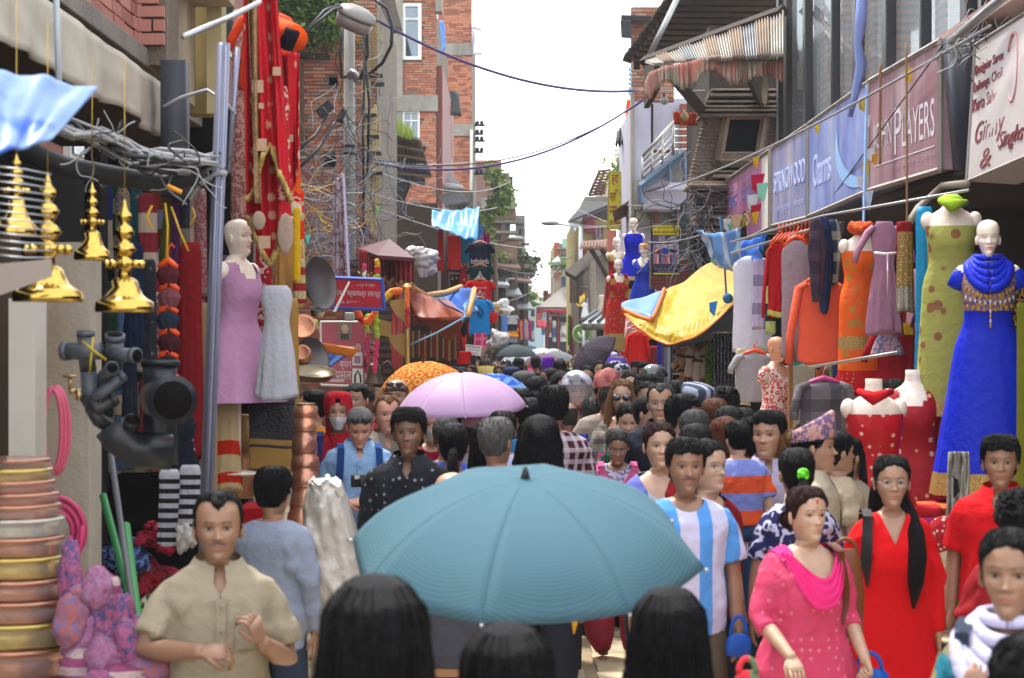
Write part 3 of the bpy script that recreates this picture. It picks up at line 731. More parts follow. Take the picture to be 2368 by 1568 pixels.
def brickwall(parent,o,ux,nrm,W,Hh,course=.072,blen=.23,mats=BR,holes=(),limit=300,vis=(0,99),seed=1,backing=True,dirtrow=None,gap=.010,thick=.05,wts=None,wallthick=.25):
 """each brick a part (nearest to view first), the rest joined"""
 r=random.Random(seed);o=Vector(o);ux=Vector(ux).normalized();n=Vector(nrm).normalized();up=Vector((0,0,1))
 if backing:
  g=G();a=o-n*wallthick
  us=sorted({0,W,*[h[0]for h in holes],*[h[1]for h in holes]});vs_=sorted({0,Hh,*[h[2]for h in holes],*[h[3]for h in holes]})
  for i in range(len(us)-1):
   for j in range(len(vs_)-1):
    cu,cv=(us[i]+us[i+1])/2,(vs_[j]+vs_[j+1])/2
    if any(h[0]<cu<h[1]and h[2]<cv<h[3]for h in holes):continue
    q=[a+ux*us[i]+up*vs_[j],a+ux*us[i+1]+up*vs_[j],a+ux*us[i+1]+up*vs_[j+1],a+ux*us[i]+up*vs_[j+1]]
    e=(q[1]-q[0]).cross(q[3]-q[0]).normalized();g.slab(q,wallthick if e.dot(n)>0 else-wallthick)
  mk('wall',g,MORT,parent,smooth=False)
 cells=[]
 nc=int(Hh/course)
 for j in range(nc):
  u=-(blen/2)*(j%2)-r.uniform(0,.03)
  while u<W:
   L=blen*r.uniform(.82,1.1);a,b=max(0,u),min(W,u+L);u+=L+gap
   if b-a<.04:continue
   v0=j*course;cu,cv=(a+b)/2,v0+course/2
   skip=False
   for h in holes:
    if a<h[1]and b>h[0]and v0+course>h[2]and v0<h[3]:
     if cu<h[0]and h[0]-a>.05:b=h[0]
     elif cu>h[1]and b-h[1]>.05:a=h[1]
     else:skip=True
   if skip or b-a<.04:continue
   cells.append(((a+b)/2,cv,b-a))
 zc=[o.z+c[1]for c in cells]
 order=sorted(range(len(cells)),key=lambda i:(not(vis[0]<zc[i]<vis[1]),-zc[i]))
 Mx=Matrix((ux,n,up)).transposed();base=origin_of(parent);pre=[]
 for k in range(3):
  g=G();h=course-gap
  g.box((0,0,0),(1,thick,h*(1-.06*k)),taper=.99);me=mesh('brick',g,smooth=False)
  me.materials.append(None);pre.append(me)
 rest=G()
 for c,i in enumerate(order):
  u,v,L=cells[i];p=o+ux*u+up*(v+r.uniform(-.002,.002))+n*(r.uniform(-.006,.010))
  mi=r.choices(range(len(mats)),wts)[0]if wts else r.randrange(len(mats))
  if c<limit:
   b=bpy.data.objects.new('brick',pre[r.randrange(3)]);COL.objects.link(b);b.parent=parent
   b.matrix_local=Matrix.Translation(p-base)@(Mx@Matrix.Rotation(r.uniform(-.01,.01),3,'Y')).to_4x4()@Matrix.Diagonal((L-gap*.3,1,1,1))
   b.material_slots[0].link='OBJECT';b.material_slots[0].material=mats[mi]
  else:
   q=G();q.box((0,0,0),(L-gap*.3,thick,course-gap));rest.add([Mx@Vector(x)+p for x in q.v],q.f,mi)
 if rest.v:tag(mk('bricks',rest,mats,parent,smooth=False),kind='stuff')
def window(parent,x0,x1,y0,y1,d,fm=WHITEP,gm=GLASS,bars=(1,1),fw=.06,pro=.03,name='window',sill=True,arch=False):
 a,b=P(x0,y1,d),P(x1,y0,d);w_,h=b.x-a.x,b.z-a.z;cx,cz=(a.x+b.x)/2,(a.z+b.z)/2
 fr=G()
 for sx in(-1,1):fr.box((cx+sx*(w_/2-fw/2),d-pro,cz),(fw,.09,h))
 for sz in(-1,1):fr.box((cx,d-pro,cz+sz*(h/2-fw/2)),(w_-2*fw,.088,fw))
 for i in range(1,bars[0]):fr.box((cx-w_/2+w_*i/bars[0],d-pro,cz),(fw*.6,.07,h-2*fw))
 for i in range(1,bars[1]):fr.box((cx,d-pro,cz-h/2+h*(i/bars[1]if bars[1]>2 else .72)),(w_-2*fw,.066,fw*.8))
 o=mk(name,fr,fm,parent,smooth=False,bevel=.006)
 mk('pane',G().box((cx,d+.02,cz),(w_-fw,.02,h-fw)),gm,o,smooth=False)
 if sill:mk('sill',G().box((cx,d-pro-.04,cz-h/2-.03),(w_+.12,.16,.05)),CONC,o,smooth=False)
 return o
def solid(parent,name,x0,x1,y0,y1,d,t,m,**k):return mk(name,pbox(G(),x0,x1,y0,y1,d,t),m,parent,smooth=False,**k)
def patch(c,nu=16,nv=16,sag=.1,rip=.02,nr=5,seed=0,sagv=None):
 """cloth patch between four corners (a b top, d c bottom) that sags"""
 c=[Vector(q)for q in c];n0=(c[1]-c[0]).cross(c[3]-c[0]).normalized();sagv=Vector(sagv)if sagv is not None else Vector((0,0,-1))
 g=G()
 def fn(u,v):
  p=c[0].lerp(c[1],u).lerp(c[3].lerp(c[2],u),v);k=math.sin(math.pi*u)*math.sin(math.pi*v)+.35*math.sin(math.pi*u)
  w_=noise.noise(Vector((u*nr+seed,v*nr*.5,seed)))+.5*noise.noise(Vector((u*nr*3,v*nr+seed,1)))+.35*math.sin(u*nr*5+v*3+seed)
  return p+sagv*sag*k+n0*w_*rip
 return g.grid(fn,nu,nv)
def text_mesh(s):
 cu=bpy.data.curves.new('t','FONT');cu.body=s;cu.align_x='LEFT';cu.resolution_u=3;o=bpy.data.objects.new('t',cu);COL.objects.link(o)
 dg=bpy.context.evaluated_depsgraph_get();me=bpy.data.meshes.new_from_object(o.evaluated_get(dg))
 v=np.empty(len(me.vertices)*3);me.vertices.foreach_get('co',v);v=v.reshape(-1,3);f=[tuple(p.vertices)for p in me.polygons]
 bpy.data.objects.remove(o);bpy.data.curves.remove(cu);bpy.data.meshes.remove(me)
 if len(v):v=(v-v.min(0))/np.maximum(v.max(0)-v.min(0),1e-6)
 return v,f
def write(parent,s,q,rect,m,off=.004,bold=0,slant=0,name='lettering'):
 """letters s on the quad q (tl, tr, br, bl), rect = u0,u1,v0,v1 measured from top left"""
 v,f=text_mesh(s)
 if not len(v):return
 q=[Vector(a)for a in q];n=(q[3]-q[0]).cross(q[1]-q[0]).normalized();u0,u1,v0,v1=rect;g=G();pts=[]
 if n.y>0 and abs(n.y)>.3 or n.x*q[0].x>0 and abs(n.x)>.5:n=-n
 for a in v:
  u=u0+(u1-u0)*a[0]+slant*a[1];w_=v1+(v0-v1)*a[1]
  pts.append(q[0].lerp(q[1],u).lerp(q[3].lerp(q[2],u),w_)+n*off)
 g.add(pts,f)
 o=mk(name,g,m,parent,smooth=False)
 if bold:sd_=o.modifiers.new('s','SOLIDIFY');sd_.thickness=bold;sd_.offset=0
 return o
def board(q,t,col,name,label,cat,frame=None,fw=.03,group=None,lm=None):
 """sign: slab on a quad with an optional frame"""
 q=[Vector(a)for a in q];r0=root(name,q[3],label,cat,group)
 n=(q[3]-q[0]).cross(q[1]-q[0]).normalized()
 if n.y<0 and abs(n.y)>.3 or n.x*q[0].x<0 and abs(n.x)>.5:n=-n
 mk('panel',G().slab([a for a in q],t if(q[1]-q[0]).cross(q[3]-q[0]).dot(n)>0 else-t),col,r0,smooth=False)
 if frame:
  g=G()
  for i in range(4):g.tube([q[i]-n*.004,q[(i+1)%4]-n*.004],fw*.7,4)
  mk('frame',g,frame,r0,smooth=False)
 return r0,q,n
def cat_line(a,b,sag,n=20):a,b=Vector(a),Vector(b);return[a.lerp(b,i/n)+Vector((0,0,-sag*4*(i/n)*(1-i/n)))for i in range(n+1)]
CABLE=M_('black_cable',(.02,.02,.022),rough=.5);CABV=M_('violet_cable',(.06,.03,.14),rough=.5);CABG=M_('grey_cable',(.25,.25,.27),rough=.5,var=.3)
def cable(a,b,sag,r,label,m=CABLE,group=None,n=20):
 return tag(mk('cable',G().tube(cat_line(a,b,sag,n),r,6),m),label,'cable',group)
 # ground
g=G();g.add([(-60,-30,0),(60,-30,0),(60,420,0),(-60,420,0)],[(0,1,2,3)])
tag(mk('ground',g,M_('earth','#7d7468',rough=.95,var=.4,vs=2,bump=.4,bs=8),smooth=False),kind='structure')
STONE=[M_('paving_%d'%i,c,rough=.85,bump=.5,bs=16,var=.3,vs=5,dirt=.25)for i,c in enumerate(('#cdb995','#c2b08e','#b9ab92','#d6c4a2'))]
road=tag(mk('paved_street',G().box((.3,60,.012),(6.6,130,.024)),M_('paving_bed','#9b8a6c',rough=.95,var=.35,bump=.5),smooth=False),kind='structure')
r=random.Random(5);rest=G();pav=[]
for k in range(4):
 gg=G();gg.box((0,0,0),(.262-.01*k,.36,.035),taper=.985);me=mesh('paving_slab',gg,smooth=False);me.materials.append(None);pav.append(me)
cells=[]
for i in range(24):
 x=-2.7+i*.275+(.06 if i>11 else 0)
 for j in range(120):
  y=6+j*.375+(.18 if i%2 else 0);cells.append((abs(y-14.5)+2.2*abs(x-.6),x,y))
cells.sort()
for c,(_,x,y)in enumerate(cells):
 dz=r.uniform(-.004,.004)
 if c<300:
  b=bpy.data.objects.new('paving_slab',pav[r.randrange(4)]);COL.objects.link(b);b.parent=road;b.location=(x,y,.028+dz);b.rotation_euler=(r.uniform(-.008,.008),r.uniform(-.008,.008),r.uniform(-.012,.012))
  b.material_slots[0].link='OBJECT';b.material_slots[0].material=STONE[r.randrange(4)]
 else:rest.box((x,y,.028+dz),(.258,.36,.035),mi=r.randrange(4))
tag(mk('paving_slabs',rest,STONE,road,smooth=False),kind='stuff')
# left: the near shop house
S0=root('shop_house',(-2.6,9,0),'near shop house with pinkish brick, concrete ledge and beige corner pillar above the brass lamps','house')
XL=-2.62
mk('ledge',G().box((-3.0,10.8,4.10),(.95,12.6,.13)).box((-2.72,10.8,3.97),(.30,12.6,.13)),M_('ledge_concrete','#77746c',rough=.9,bump=.5,dirt=.5),S0,smooth=False,bevel=.01)
brickwall(S0,(XL,7.2,4.18),(0,1,0),(1,0,0),6.6,1.9,course=.095,blen=.34,mats=BRT,limit=170,seed=3,gap=.012)
brickwall(S0,(XL+.012,13.8,4.18),(1,0,0),(0,-1,0),.20,1.9,course=.095,blen=.34,mats=BRT,limit=60,seed=4,gap=.012,backing=False)
g=pbox(G(),327,384,-120,150,13.83,.5);mk('pilaster',g,MORT,S0,smooth=False)
solid(S0,'corner_pillar',386,402,-140,200,14.4,.3,M_('grey_trim','#8b8d96',rough=.7,var=.3));solid(S0,'pillar',402,432,-140,232,14.6,.4,BEIGE)
solid(S0,'recess',432,505,-140,262,15.2,.3,M_('ochre_render','#8f7c50',rough=.9,dirt=.35,bump=.2));solid(S0,'lintel',420,520,-60,-10,14.4,.5,BEIGE)
solid(S0,'edge_pier',478,512,-140,262,14.9,.25,M_('pale_ochre','#a3976f',rough=.9,dirt=.35))
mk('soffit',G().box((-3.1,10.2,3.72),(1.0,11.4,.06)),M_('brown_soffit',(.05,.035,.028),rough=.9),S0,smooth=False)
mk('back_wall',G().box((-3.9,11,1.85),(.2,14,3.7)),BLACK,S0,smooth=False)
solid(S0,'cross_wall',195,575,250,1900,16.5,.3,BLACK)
solid(S0,'post',20,82,690,1900,8.4,.2,M_('white_post','#b3aca4',rough=.85,dirt=.4,dirtcol=(.2,.15,.12)))
solid(S0,'side_wall',92,205,560,1900,9.6,.3,M_('stained_wall','#a39b8c',rough=.9,bump=.3,var=.3,dirt=.7,dirtcol=(.16,.10,.06)))
solid(S0,'red_edging',82,94,690,1900,9.0,.08,M_('oxide_red',(.14,.04,.03),rough=.7));solid(S0,'door_jamb',209,232,300,1900,10.5,.2,BLACK)
solid(S0,'far_jamb',224,238,560,1480,10.8,.1,M_('pinkish_jamb','#6f5c52',rough=.9,var=.4));solid(S0,'shop_back',-60,24,540,1900,9.3,.2,M_('brown_board',(.05,.03,.02),rough=.8))
def aw(u,v):
 y=6.5+7.25*u;f=.02*math.sin(y*4.2)+.012*math.sin(y*11+v*2)+.02*noise.noise(Vector((y*2,v*3,0)))
 return(-2.40+f*(.3+v)+.03*v,y,3.90-v*(.37+.02*math.sin(y*3)))
tag(mk('awning',G().grid(aw,90,8),M_('awning_cloth','#a8a294',rough=.85,var=.35,vs=3,dirt=.35,dirtcol=(.2,.17,.13),bump=.15,bs=9),solid=.012),'greyish beige rolled down shop awning strip under the concrete ledge','awning')
mk_b=mk('downpipe',G().tube([P(128,-60,8.6),P(135,150,8.6),P(138,235,8.7),P(133,300,8.9)],.014,8),M_('white_pipe','#9aa0a8',rough=.4));tag(mk_b,'thin pale pipe hanging in front of the beige awning strip','pipe')
mk_b=mk('bracket',G().box(P(405,300,13.2),(.16,.2,.9)),M_('slate_box','#3c4048',rough=.6));tag(mk_b,'dark grey metal shutter box under the ledge end','shutter box')
# left: middle houses
def zpx(py,d):return H+(784-py)*d/F
def xpx(px,d):return(px-1184)*d/F
def hole(o,d,x0,x1,y0,y1):return(xpx(x0,d)-o[0],xpx(x1,d)-o[0],zpx(y1,d)-o[2],zpx(y0,d)-o[2])
d=37;o=(xpx(640,d),d,0);B1=root('brick_house',o,'old red brick house with missing bricks and mossy top behind the concrete lamp pole','house')
hl=[hole(o,d,668,703,136,362),hole(o,d,760,781,178,198),hole(o,d,749,776,357,386)]
brickwall(B1,o,(1,0,0),(0,-1,0),xpx(872,d)-o[0],zpx(-40,d),course=.068,blen=.21,holes=hl,limit=300,vis=(3.4,8.6),seed=11,wts=(4,3,2,2,1),thick=.07)
mk('core',G().box((o[0]+.9,d+4.4,4.4),(1.7,8,8.8)),MORT,B1,smooth=False)
window(B1,668,703,136,362,d,WOOD,DGLASS,(2,1),fw=.09,sill=True)
solid(B1,'dark_cavity',742,790,170,400,d+.12,.08,BLACK);
solid(B1,'cornice',655,760,123,131,d-.2,.25,DWOOD)
gg=leaf_cluster([P(x,y,36.6)for x in range(668,788,9)for y in range(-20,76,10)if y<82-abs(x-720)*.35+10*math.sin(x)],3600,.12,3,.12,hang=.5)
tag(mk('climbing_plant',gg,LEAF,smooth=False),'dense green creeper hanging over the top of the brick house behind the street lamp','plant')
gg=leaf_cluster([P(x,y,36.8)for x in range(672,880,12)for y in(84,90,98,112)],420,.07,5,.14,hang=.2);tag(mk('moss',gg,LEAFY,smooth=False),kind='stuff')
T1=root('timber_screen',P(868,560,34),'weathered yellowish timber boards and woven mat at the corner of the brick house','screen')
r=random.Random(8)
for i,(x0,x1,y0,y1)in enumerate(((840,848,55,510),(849,856,70,520),(857,864,250,540),(865,871,240,545),(872,879,260,470),(836,840,150,420))):
 solid(T1,'board',x0,x1,y0,y1,34+i*.05,.06,M_('pale_board','#b8a67c',rough=.85,bump=.5,bs=10,bstr=(8,8,1),var=.35,dirt=.35))
g=G()
for i in range(16):
 for j in range(4):pbox(g,848+j*6-(i%2)*2,853+j*6-(i%2)*2,62+i*6,67+i*6,33.8+.02*((i+j)%2),.04)
mk('woven_mat',g,M_('straw_mat','#8f7a58',rough=.9,bump=.6,bs=80),T1,smooth=False)
for i,(x,y)in enumerate(((870,170),(874,190),(856,262),(862,312),(868,350),(872,396))):mk('peg',pbox(G(),x-16,x+14,y,y+8,33.9,.15),DWOOD,T1,smooth=False)
d=57;o=(xpx(860,d),d,0);B2=root('brick_tower_house',o,'tall unplastered brick house with concrete column and white arched window','house')
brickwall(B2,o,(1,0,0),(0,-1,0),xpx(1009,d)-o[0],zpx(-30,d),course=.073,blen=.24,holes=[hole(o,d,930,975,8,139),hole(o,d,931,971,257,338)],limit=300,vis=(7.0,12.2),seed=12,mats=BR,wts=(4,4,1,1,1),thick=.08)
mk('core',G().box((o[0]+.9,d+6.5,5.9),(1.75,12,11.8)),MORT,B2,smooth=False)
solid(B2,'concrete_column',904,931,-30,222,d-.12,.2,CONC);solid(B2,'concrete_beam',868,1012,220,257,d-.14,.25,CONC);solid(B2,'corner_column',908,930,257,300,d-.10,.2,CONC)
solid(B2,'slab_edge',1007,1022,-30,26,d-.3,.6,CONC)
mk('side_facing',G().box((xpx(1009,d)+.09,d+5.6,5.0),(.16,11,10)),M_('red_tiles','#6b3128',rough=.6,var=.3),B2,smooth=False)
w_=window(B2,930,975,8,139,d,WHITEP,GLASS,(1,2),fw=.10,sill=False)
mk('curtain',pbox(G(),950,958,90,120,d+.06,.05),cloth('#a04060'),w_,smooth=False)
window(B2,931,971,257,338,d,WHITEP,GLASS,(2,2),fw=.06,sill=False)
LT=root('lean_to_roof',P(930,480,50),'dark sagging timber lean-to roof overgrown with grass below the white window','roof')
pq=[P(862,290,50),P(968,322,49),P(996,410,49),P(880,400,52)]
mk('roof_deck',patch(pq,10,10,.1,.03),DWOOD,LT,solid=.06)
mk('lower_skirt',patch([P(880,300,50.5),P(985,340,49.6),P(930,474,50.2),P(882,490,50.8)],10,10,.05,.05,seed=3),M_('black_boarding',(.018,.014,.012),rough=.9,bump=.8,bs=10),LT,solid=.05)
for i in range(11):mk('rafter',G().tube([P(870+i*10,296+i*2.8,49.2),P(890+i*9,400+3*i,49.6)],.05,5),DWOOD,LT,smooth=False)
for i in range(5):mk('batten',G().tube([P(866,305+i*22,49.0),P(975+i*5,330+i*20,49.0)],.035,5),WOOD,LT,smooth=False)
mk('fascia',G().tube([P(858,288,48.8),P(972,326,48.8)],.06,4),WOOD,LT,smooth=False)
g=G();r=random.Random(3)
for _ in range(1100):
 x=r.uniform(872,952);b=P(x,292+(x-862)*.33+r.uniform(-6,3),49+r.uniform(-.8,.5));hh=r.uniform(.12,.42)*(1.15-abs(x-912)/70);t=b+Vector((r.uniform(-.16,.16),r.uniform(-.1,.1),hh));e=Vector((.012,0,0))
 g.add([b-e,b+e,t],[(0,1,2)],r.randrange(3))
tag(mk('tuft_of_grass',g,LEAFY,smooth=False),'yellow green grass growing on the old lean-to roof','grass',kind='stuff')
tag(mk('eave',patch([P(842,-30,55),P(906,-30,55),P(930,76,54),P(868,68,54.5)],8,8,.05,.04),DWOOD,solid=.12),'dark ragged roof eave beside the big street lamp','eave')
d=75;o=(xpx(1013,d),d,0);B3=root('orange_brick_house',o,'orange brick house with concrete bands furthest along the left row of tall houses','house')
brickwall(B3,o,(1,0,0),(0,-1,0),xpx(1091,d)-o[0],zpx(-30,d),course=.078,blen=.26,limit=300,vis=(8,16),seed=13,mats=BR[:3]+[M_('brick_or','#b8785a',rough=.9,bump=.4,bs=50,var=.3)],thick=.08)
mk('core',G().box((o[0]+.55,d+8,7.6),(1.15,15,15)),MORT,B3,smooth=False)
for y0,y1 in((100,127),(287,314),(470,490)):solid(B3,'concrete_band',1016,1093.5,y0,y1,d-.12,.25,CONC)
mk('downpipe',G().tube([P(1090,300,d-.2),P(1089,470,d-.2)],.05,6),WHITEP,B3)
fr=G()
for a,b in(((1093,63),(1112,68)),((1112,68),(1112,125)),((1112,125),(1094,124)),((1094,124),(1093,63))):fr.tube([P(*a,d-.1),P(*b,d-.4)],.04,4)
w_=mk('open_casement',fr,M_('lilac_frame','#a7a2b5',rough=.5),B3);mk('pane',G().slab(pquad((1094,66,d-.2),(1111,70,d-.5),(1111,123,d-.5),(1095,122,d-.2)),.01),M_('pale_pane',(.7,.72,.78),rough=.1,spec=.8),w_,smooth=False)
BC=root('balcony_shelter',P(1045,300,66),'black corrugated balcony shelter and railing on the orange brick house','balcony')
mk('roof',patch([P(1018,208,66),P(1060,214,66),P(1067,268,65),P(1020,262,65)],14,6,.0,.06,nr=9),M_('black_sheet',(.02,.02,.022),rough=.6,bump=.3),BC,solid=.05)
solid(BC,'wall',1016,1040,262,368,66.5,.5,M_('cream_wall','#a59c86',rough=.9,dirt=.4));solid(BC,'floor',1008,1044,366,380,65.5,1.2,CONC)
for i in range(6):mk('bar',G().tube([P(1012+i*6,290,65.4),P(1012+i*6,368,65.4)],.03,5),DARK,BC)
for y in(290,330):mk('rail',G().tube([P(1010,y,65.3),P(1044,y,65.3)],.035,5),M_('rust','#5a3427',rough=.8),BC)
tag(mk('tarpaulin',patch([P(1018,46,56),P(1027,50,55.8),P(1030,112,55.8),P(1020,128,56)],5,12,.0,.05,seed=5),M_('blue_tarp','#4f86d8',rough=.45,var=.3),solid=.01),'bright blue cloth hanging at the corner of the tall brick house','cloth')
def shack(name,label,x0,x1,y0,y1,d,t,m,cat='house',windows=(),roof=None,band=(),wm=DWOOD,gm=DGLASS):
 z0=0;g=G();a=P(x0,y0,d);b=P(x1,y0,d);h=a.z;r0=root(name,((a.x+b.x)/2,d,0),label,cat)
 mk('wall',G().box(((a.x+b.x)/2,d+t/2,h/2),(b.x-a.x,t,h)),m,r0,smooth=False)
 for wv in windows:window(r0,*wv,d-.02,wm,gm,(2,1),fw=.05*d/40,pro=.05)
 for yy,hh,mm in band:mk('band',pbox(G(),x0-2,x1+3,yy,yy+hh,d-.25,.3),mm,r0,smooth=False)
 if roof:
  pts,rm=roof;mk('roof',G().slab([P(*q)for q in pts],.12),rm,r0,smooth=False)
 return r0
shack('old_house','low soot dark house behind the red shrine canopy',870,1012,470,800,46,6,M_('sooty_wall','#4d4038',rough=.9,var=.5,vs=2,dirt=.5,bump=.5))
shack('old_house','grey lower storey under the corrugated awning beside the hanging shawls',1010,1094,440,800,64,8,M_('grey_wall','#6d675f',rough=.9,var=.4,dirt=.5),windows=((1022,1040,470,520),(1060,1080,470,530)))
def sheetroof(name,label,a,b,c,e,m,n=14,amp=.04,cat='roof',sol=.02):
 a,b,c,e=[Vector(q)for q in(a,b,c,e)];nn=(b-a).cross(e-a).normalized();g=G()
 g.grid(lambda u,v:a.lerp(b,u).lerp(e.lerp(c,u),v)+nn*amp*math.sin(u*n*2*math.pi),n*6,3)
 return tag(mk(name,g,m,solid=sol),label,cat)
TIN=M_('tin_sheet','#8f9296',rough=.5,metal=.5,var=.5,vs=3,dirt=.4,dirtcol=(.12,.06,.03));RUST=M_('rusty_tin','#7a5a4c',rough=.75,metal=.2,var=.5,dirt=.6,dirtcol=(.08,.04,.03))
sheetroof('corrugated_awning','grey tin awning under the second street lamp on the left',P(1010,398,62),P(1040,402,62),P(1075,440,60),P(1015,430,60),TIN)
sheetroof('corrugated_awning','dark low tin awning above the teal shawl',P(1015,455,56),P(1060,440,56),P(1085,470,54),P(1030,478,54),M_('dark_tin',(.06,.06,.065),rough=.6,metal=.3))
B4=shack('far_brick_house','distant stepped brick house with plants on its balcony behind the utility pole',1096,1159,373,800,96,14,M_('far_brick','#8d6a58',rough=.9,col2='#6b5348',pat='hs',ps=60,var=.4,vs=1.2,dirt=.35))
mk('wing',G().box(((xpx(1158,98)+xpx(1178,98))/2,102,zpx(400,98)/2),(xpx(1178,98)-xpx(1158,98),8,zpx(400,98))),MC['far_brick'],B4,smooth=False)
mk('balcony',pbox(G(),1112,1192,457,482,94,2.5),CONC,B4,smooth=False)
for x0,x1,y0,y1 in((1098,1193,482,510),(1098,1196,508,514),(1098,1196,533,539),(1130,1196,556,800)):
 mk('storey',pbox(G(),x0,x1,y0,y1,94.6 if y1<800 else 95.2,2),MC['far_brick']if y1-y0>10 else CONC,B4,smooth=False)
for q in((1168,1180,515,533),(1100,1112,385,396),(1178,1186,408,430)):window(B4,*q,94.4,M_('blk',(.02,.02,.02),rough=.6),DGLASS,(1,1),fw=.1,sill=False)
g=G()
for i in range(18):pbox(g,1099+i*3.4,1100.4+i*3.4,371,380,95.8,.1)
pbox(g,1097,1160,370,372,95.7,.15);mk('parapet_rail',g,M_('ochre_rail','#a8744a',rough=.8),B4,smooth=False)
B5=shack('narrow_house','narrow grey house with black iron balconies at the far left corner',1192,1214,498,800,118,14,M_('far_grey','#6f6a66',rough=.9,var=.4,vs=1.5,dirt=.4),windows=((1200,1206,530,545),(1200,1207,575,600)))
for(x0,x1,y0,y1)in((1193,1214,490,516),(1205,1225,532,562),(1202,1222,578,606)):
 b=G()
 for i in range(7):pbox(b,x0+i*(x1-x0)/6.2,x0+.8+i*(x1-x0)/6.2,y0,y1,116.5,.08)
 pbox(b,x0,x1,y0,y0+1.2,116.5,.1);pbox(b,x0,x1,y1,y1+2,115.5,2.4);mk('balcony_railing',b,DARK,B5,smooth=False)
B6=shack('brick_corner_house','weathered orange brick corner house with straw nest of weeds under its balcony',1178,1200,548,800,108,8,M_('far_orange','#a8583a',rough=.9,col2='#8a4630',pat='hs',ps=50,var=.3))
tag(mk('hanging_weeds',leaf_cluster([P(x,612,107)for x in range(1195,1228,3)],500,.35,4,.35),[M_('dry','#54503a'),LEAF[2],M_('dry2','#6a5f48')],smooth=False),'brownish dead weeds hanging under the far left balcony','plant')
for i,(x0,x1,y0,y1,d)in enumerate(((1128,1170,640,800,66),(1150,1196,600,800,80),(1180,1222,632,800,96))):
 q=shack('timber_shop',('low timber shop front behind the printed t-shirts','old timber gallery with slender posts in the far left row','last low shop of the far left row')[i],x0,x1,y0,y1,d,8,M_('old_board_%d'%i,('#5b4f45','#6a5c4f','#6f6a64')[i],rough=.9,var=.5,vs=2,col2='#3a322c',pat='vs',ps=14,dirt=.4),'shop')
 for j in range(5):mk('post',pbox(G(),x0+2+j*9,x0+3.6+j*9,y0-4,y0+70,d-.5,.15),DWOOD,q,smooth=False)
 mk('pent_roof',G().slab([P(x0-6,y0+2,d+.5),P(x1+3,y0+10,d+.5),P(x1+9,y0+20,d-2),P(x0-2,y0+14,d-2)],.1),RUST if i else TIN,q,smooth=False)
 mk('mid_roof',G().slab([P(x0-6,y0+62,d+.5),P(x1+3,y0+66,d+.5),P(x1+12,y0+82,d-2),P(x0-2,y0+76,d-2)],.1),TIN,q,smooth=False)
 # right side, far to near
PG=root('market_pavilion',P(1285,785,112),'grey tiled pavilion roof with red valance closing the end of the street','pavilion')
TILE=M_('slate_tiles','#77716c',rough=.85,bump=.6,bs=12,bstr=(1,1,5),var=.3)
mk('roof',G().slab([P(1300,664,118),P(1345,650,118),P(1352,712,109),P(1241,712,109)],.5),TILE,PG,smooth=False)
mk('roof_edge',pbox(G(),1240,1322,710,717,108.6,.4),M_('edge_grey','#5c5a58',rough=.9),PG,smooth=False)
mk('valance',patch([P(1241,716,108.4),P(1320,716,108.4),P(1320,725,108.4),P(1241,725,108.4)],40,2,0,.15,nr=12),cloth('#a03038'),PG,solid=.05)
solid(PG,'back_wall',1262,1345,716,860,113,2,M_('far_dark','#3a4048',rough=.9,var=.5,vs=.8))
for x in(1264,1290,1312):solid(PG,'column',x,x+3,716,860,109,.4,M_('pav_red','#8c2f33',rough=.8))
solid(PG,'upper_beam',1266,1318,742,748,109.6,.4,DWOOD)
shack('end_house','pale blue shuttered house at the very end of the street',1222,1262,700,860,150,8,M_('end_blue','#8fa0ab',rough=.9,var=.3,vs=.6),windows=((1228,1236,715,735),(1244,1254,715,735)))
shack('white_house','distant white house with a red striped tin roof at the end of the street',1237,1262,688,720,170,8,M_('end_white','#b9b5ab',rough=.9),roof=([(1236,690,170),(1264,690,170),(1262,676,174),(1243,676,174)],M_('red_tin','#a06a60',rough=.8,pat='vs',col2='#c8c0b8',ps=6)))
tag(mk('tree_crown',leaf_cluster([P(x,y,140)for x in range(1196,1236,4)for y in range(650,700,6)if abs(x-1215)<8+(y-650)*.25 and y>672],300,.5,9,.3),LEAF,smooth=False),'green tree closing the gap at the far end of the street','tree')
shack('billboard_house','pale blue board clad house beside the orange name board',1262,1304,690-12,800,128,8,M_('bluish','#9aa2b0',rough=.8,var=.2),windows=())
q=board(pquad((1256,681-10,127),(1268,681-10,127),(1268,742-10,127),(1256,742-10,127)),.15,M_('orange_board','#c07a3c',rough=.7),'name_board','tall narrow orange name board at the far end of the street','sign')
for i in range(5):write(q[0],'ABSEL'[i],q[1],(.2,.8,.08+.18*i,.2+.18*i),M_('dk_let',(.05,.03,.02)),.02)if False else mk('letter_block',pbox(G(),1259.5,1264.5,677+i*11,684+i*11,126.95,.05),M_('dk_let','#7c4a20'),q[0],smooth=False)
RF=shack('corner_house','orange and cream corner house with greenish top storey in the far right row',1281,1331,563,800,118,12,M_('cream_far','#b3a58c',rough=.85,var=.3,vs=1,dirt=.2),windows=((1299,1310,590,622),(1316,1326,590,620),(1299,1308,640,662),(1316,1326,640,660)),wm=M_('blue_frame','#3c5a72',rough=.6))
mk('brick_flank',pbox(G(),1281,1294,560,640,117.6,.4),MC['far_orange'],RF,smooth=False)
mk('green_storey',pbox(G(),1300,1330,551,573,117.5,.5),M_('greenish','#7fae9c',rough=.4,var=.3),RF,smooth=False);mk('ledge',pbox(G(),1290,1333,572,576,117,1),CONC,RF,smooth=False)
mk('shade_roof',G().slab([P(1276,604,115),P(1290,592,115),P(1293,604,112),P(1277,606,112)],.2),TIN,RF,smooth=False)
tag(mk('balcony_plant',leaf_cluster([P(x,609,116)for x in range(1286,1300,3)],120,.3,4,.22),LEAF,smooth=False),'green potted plants on the far right corner balcony','plant')
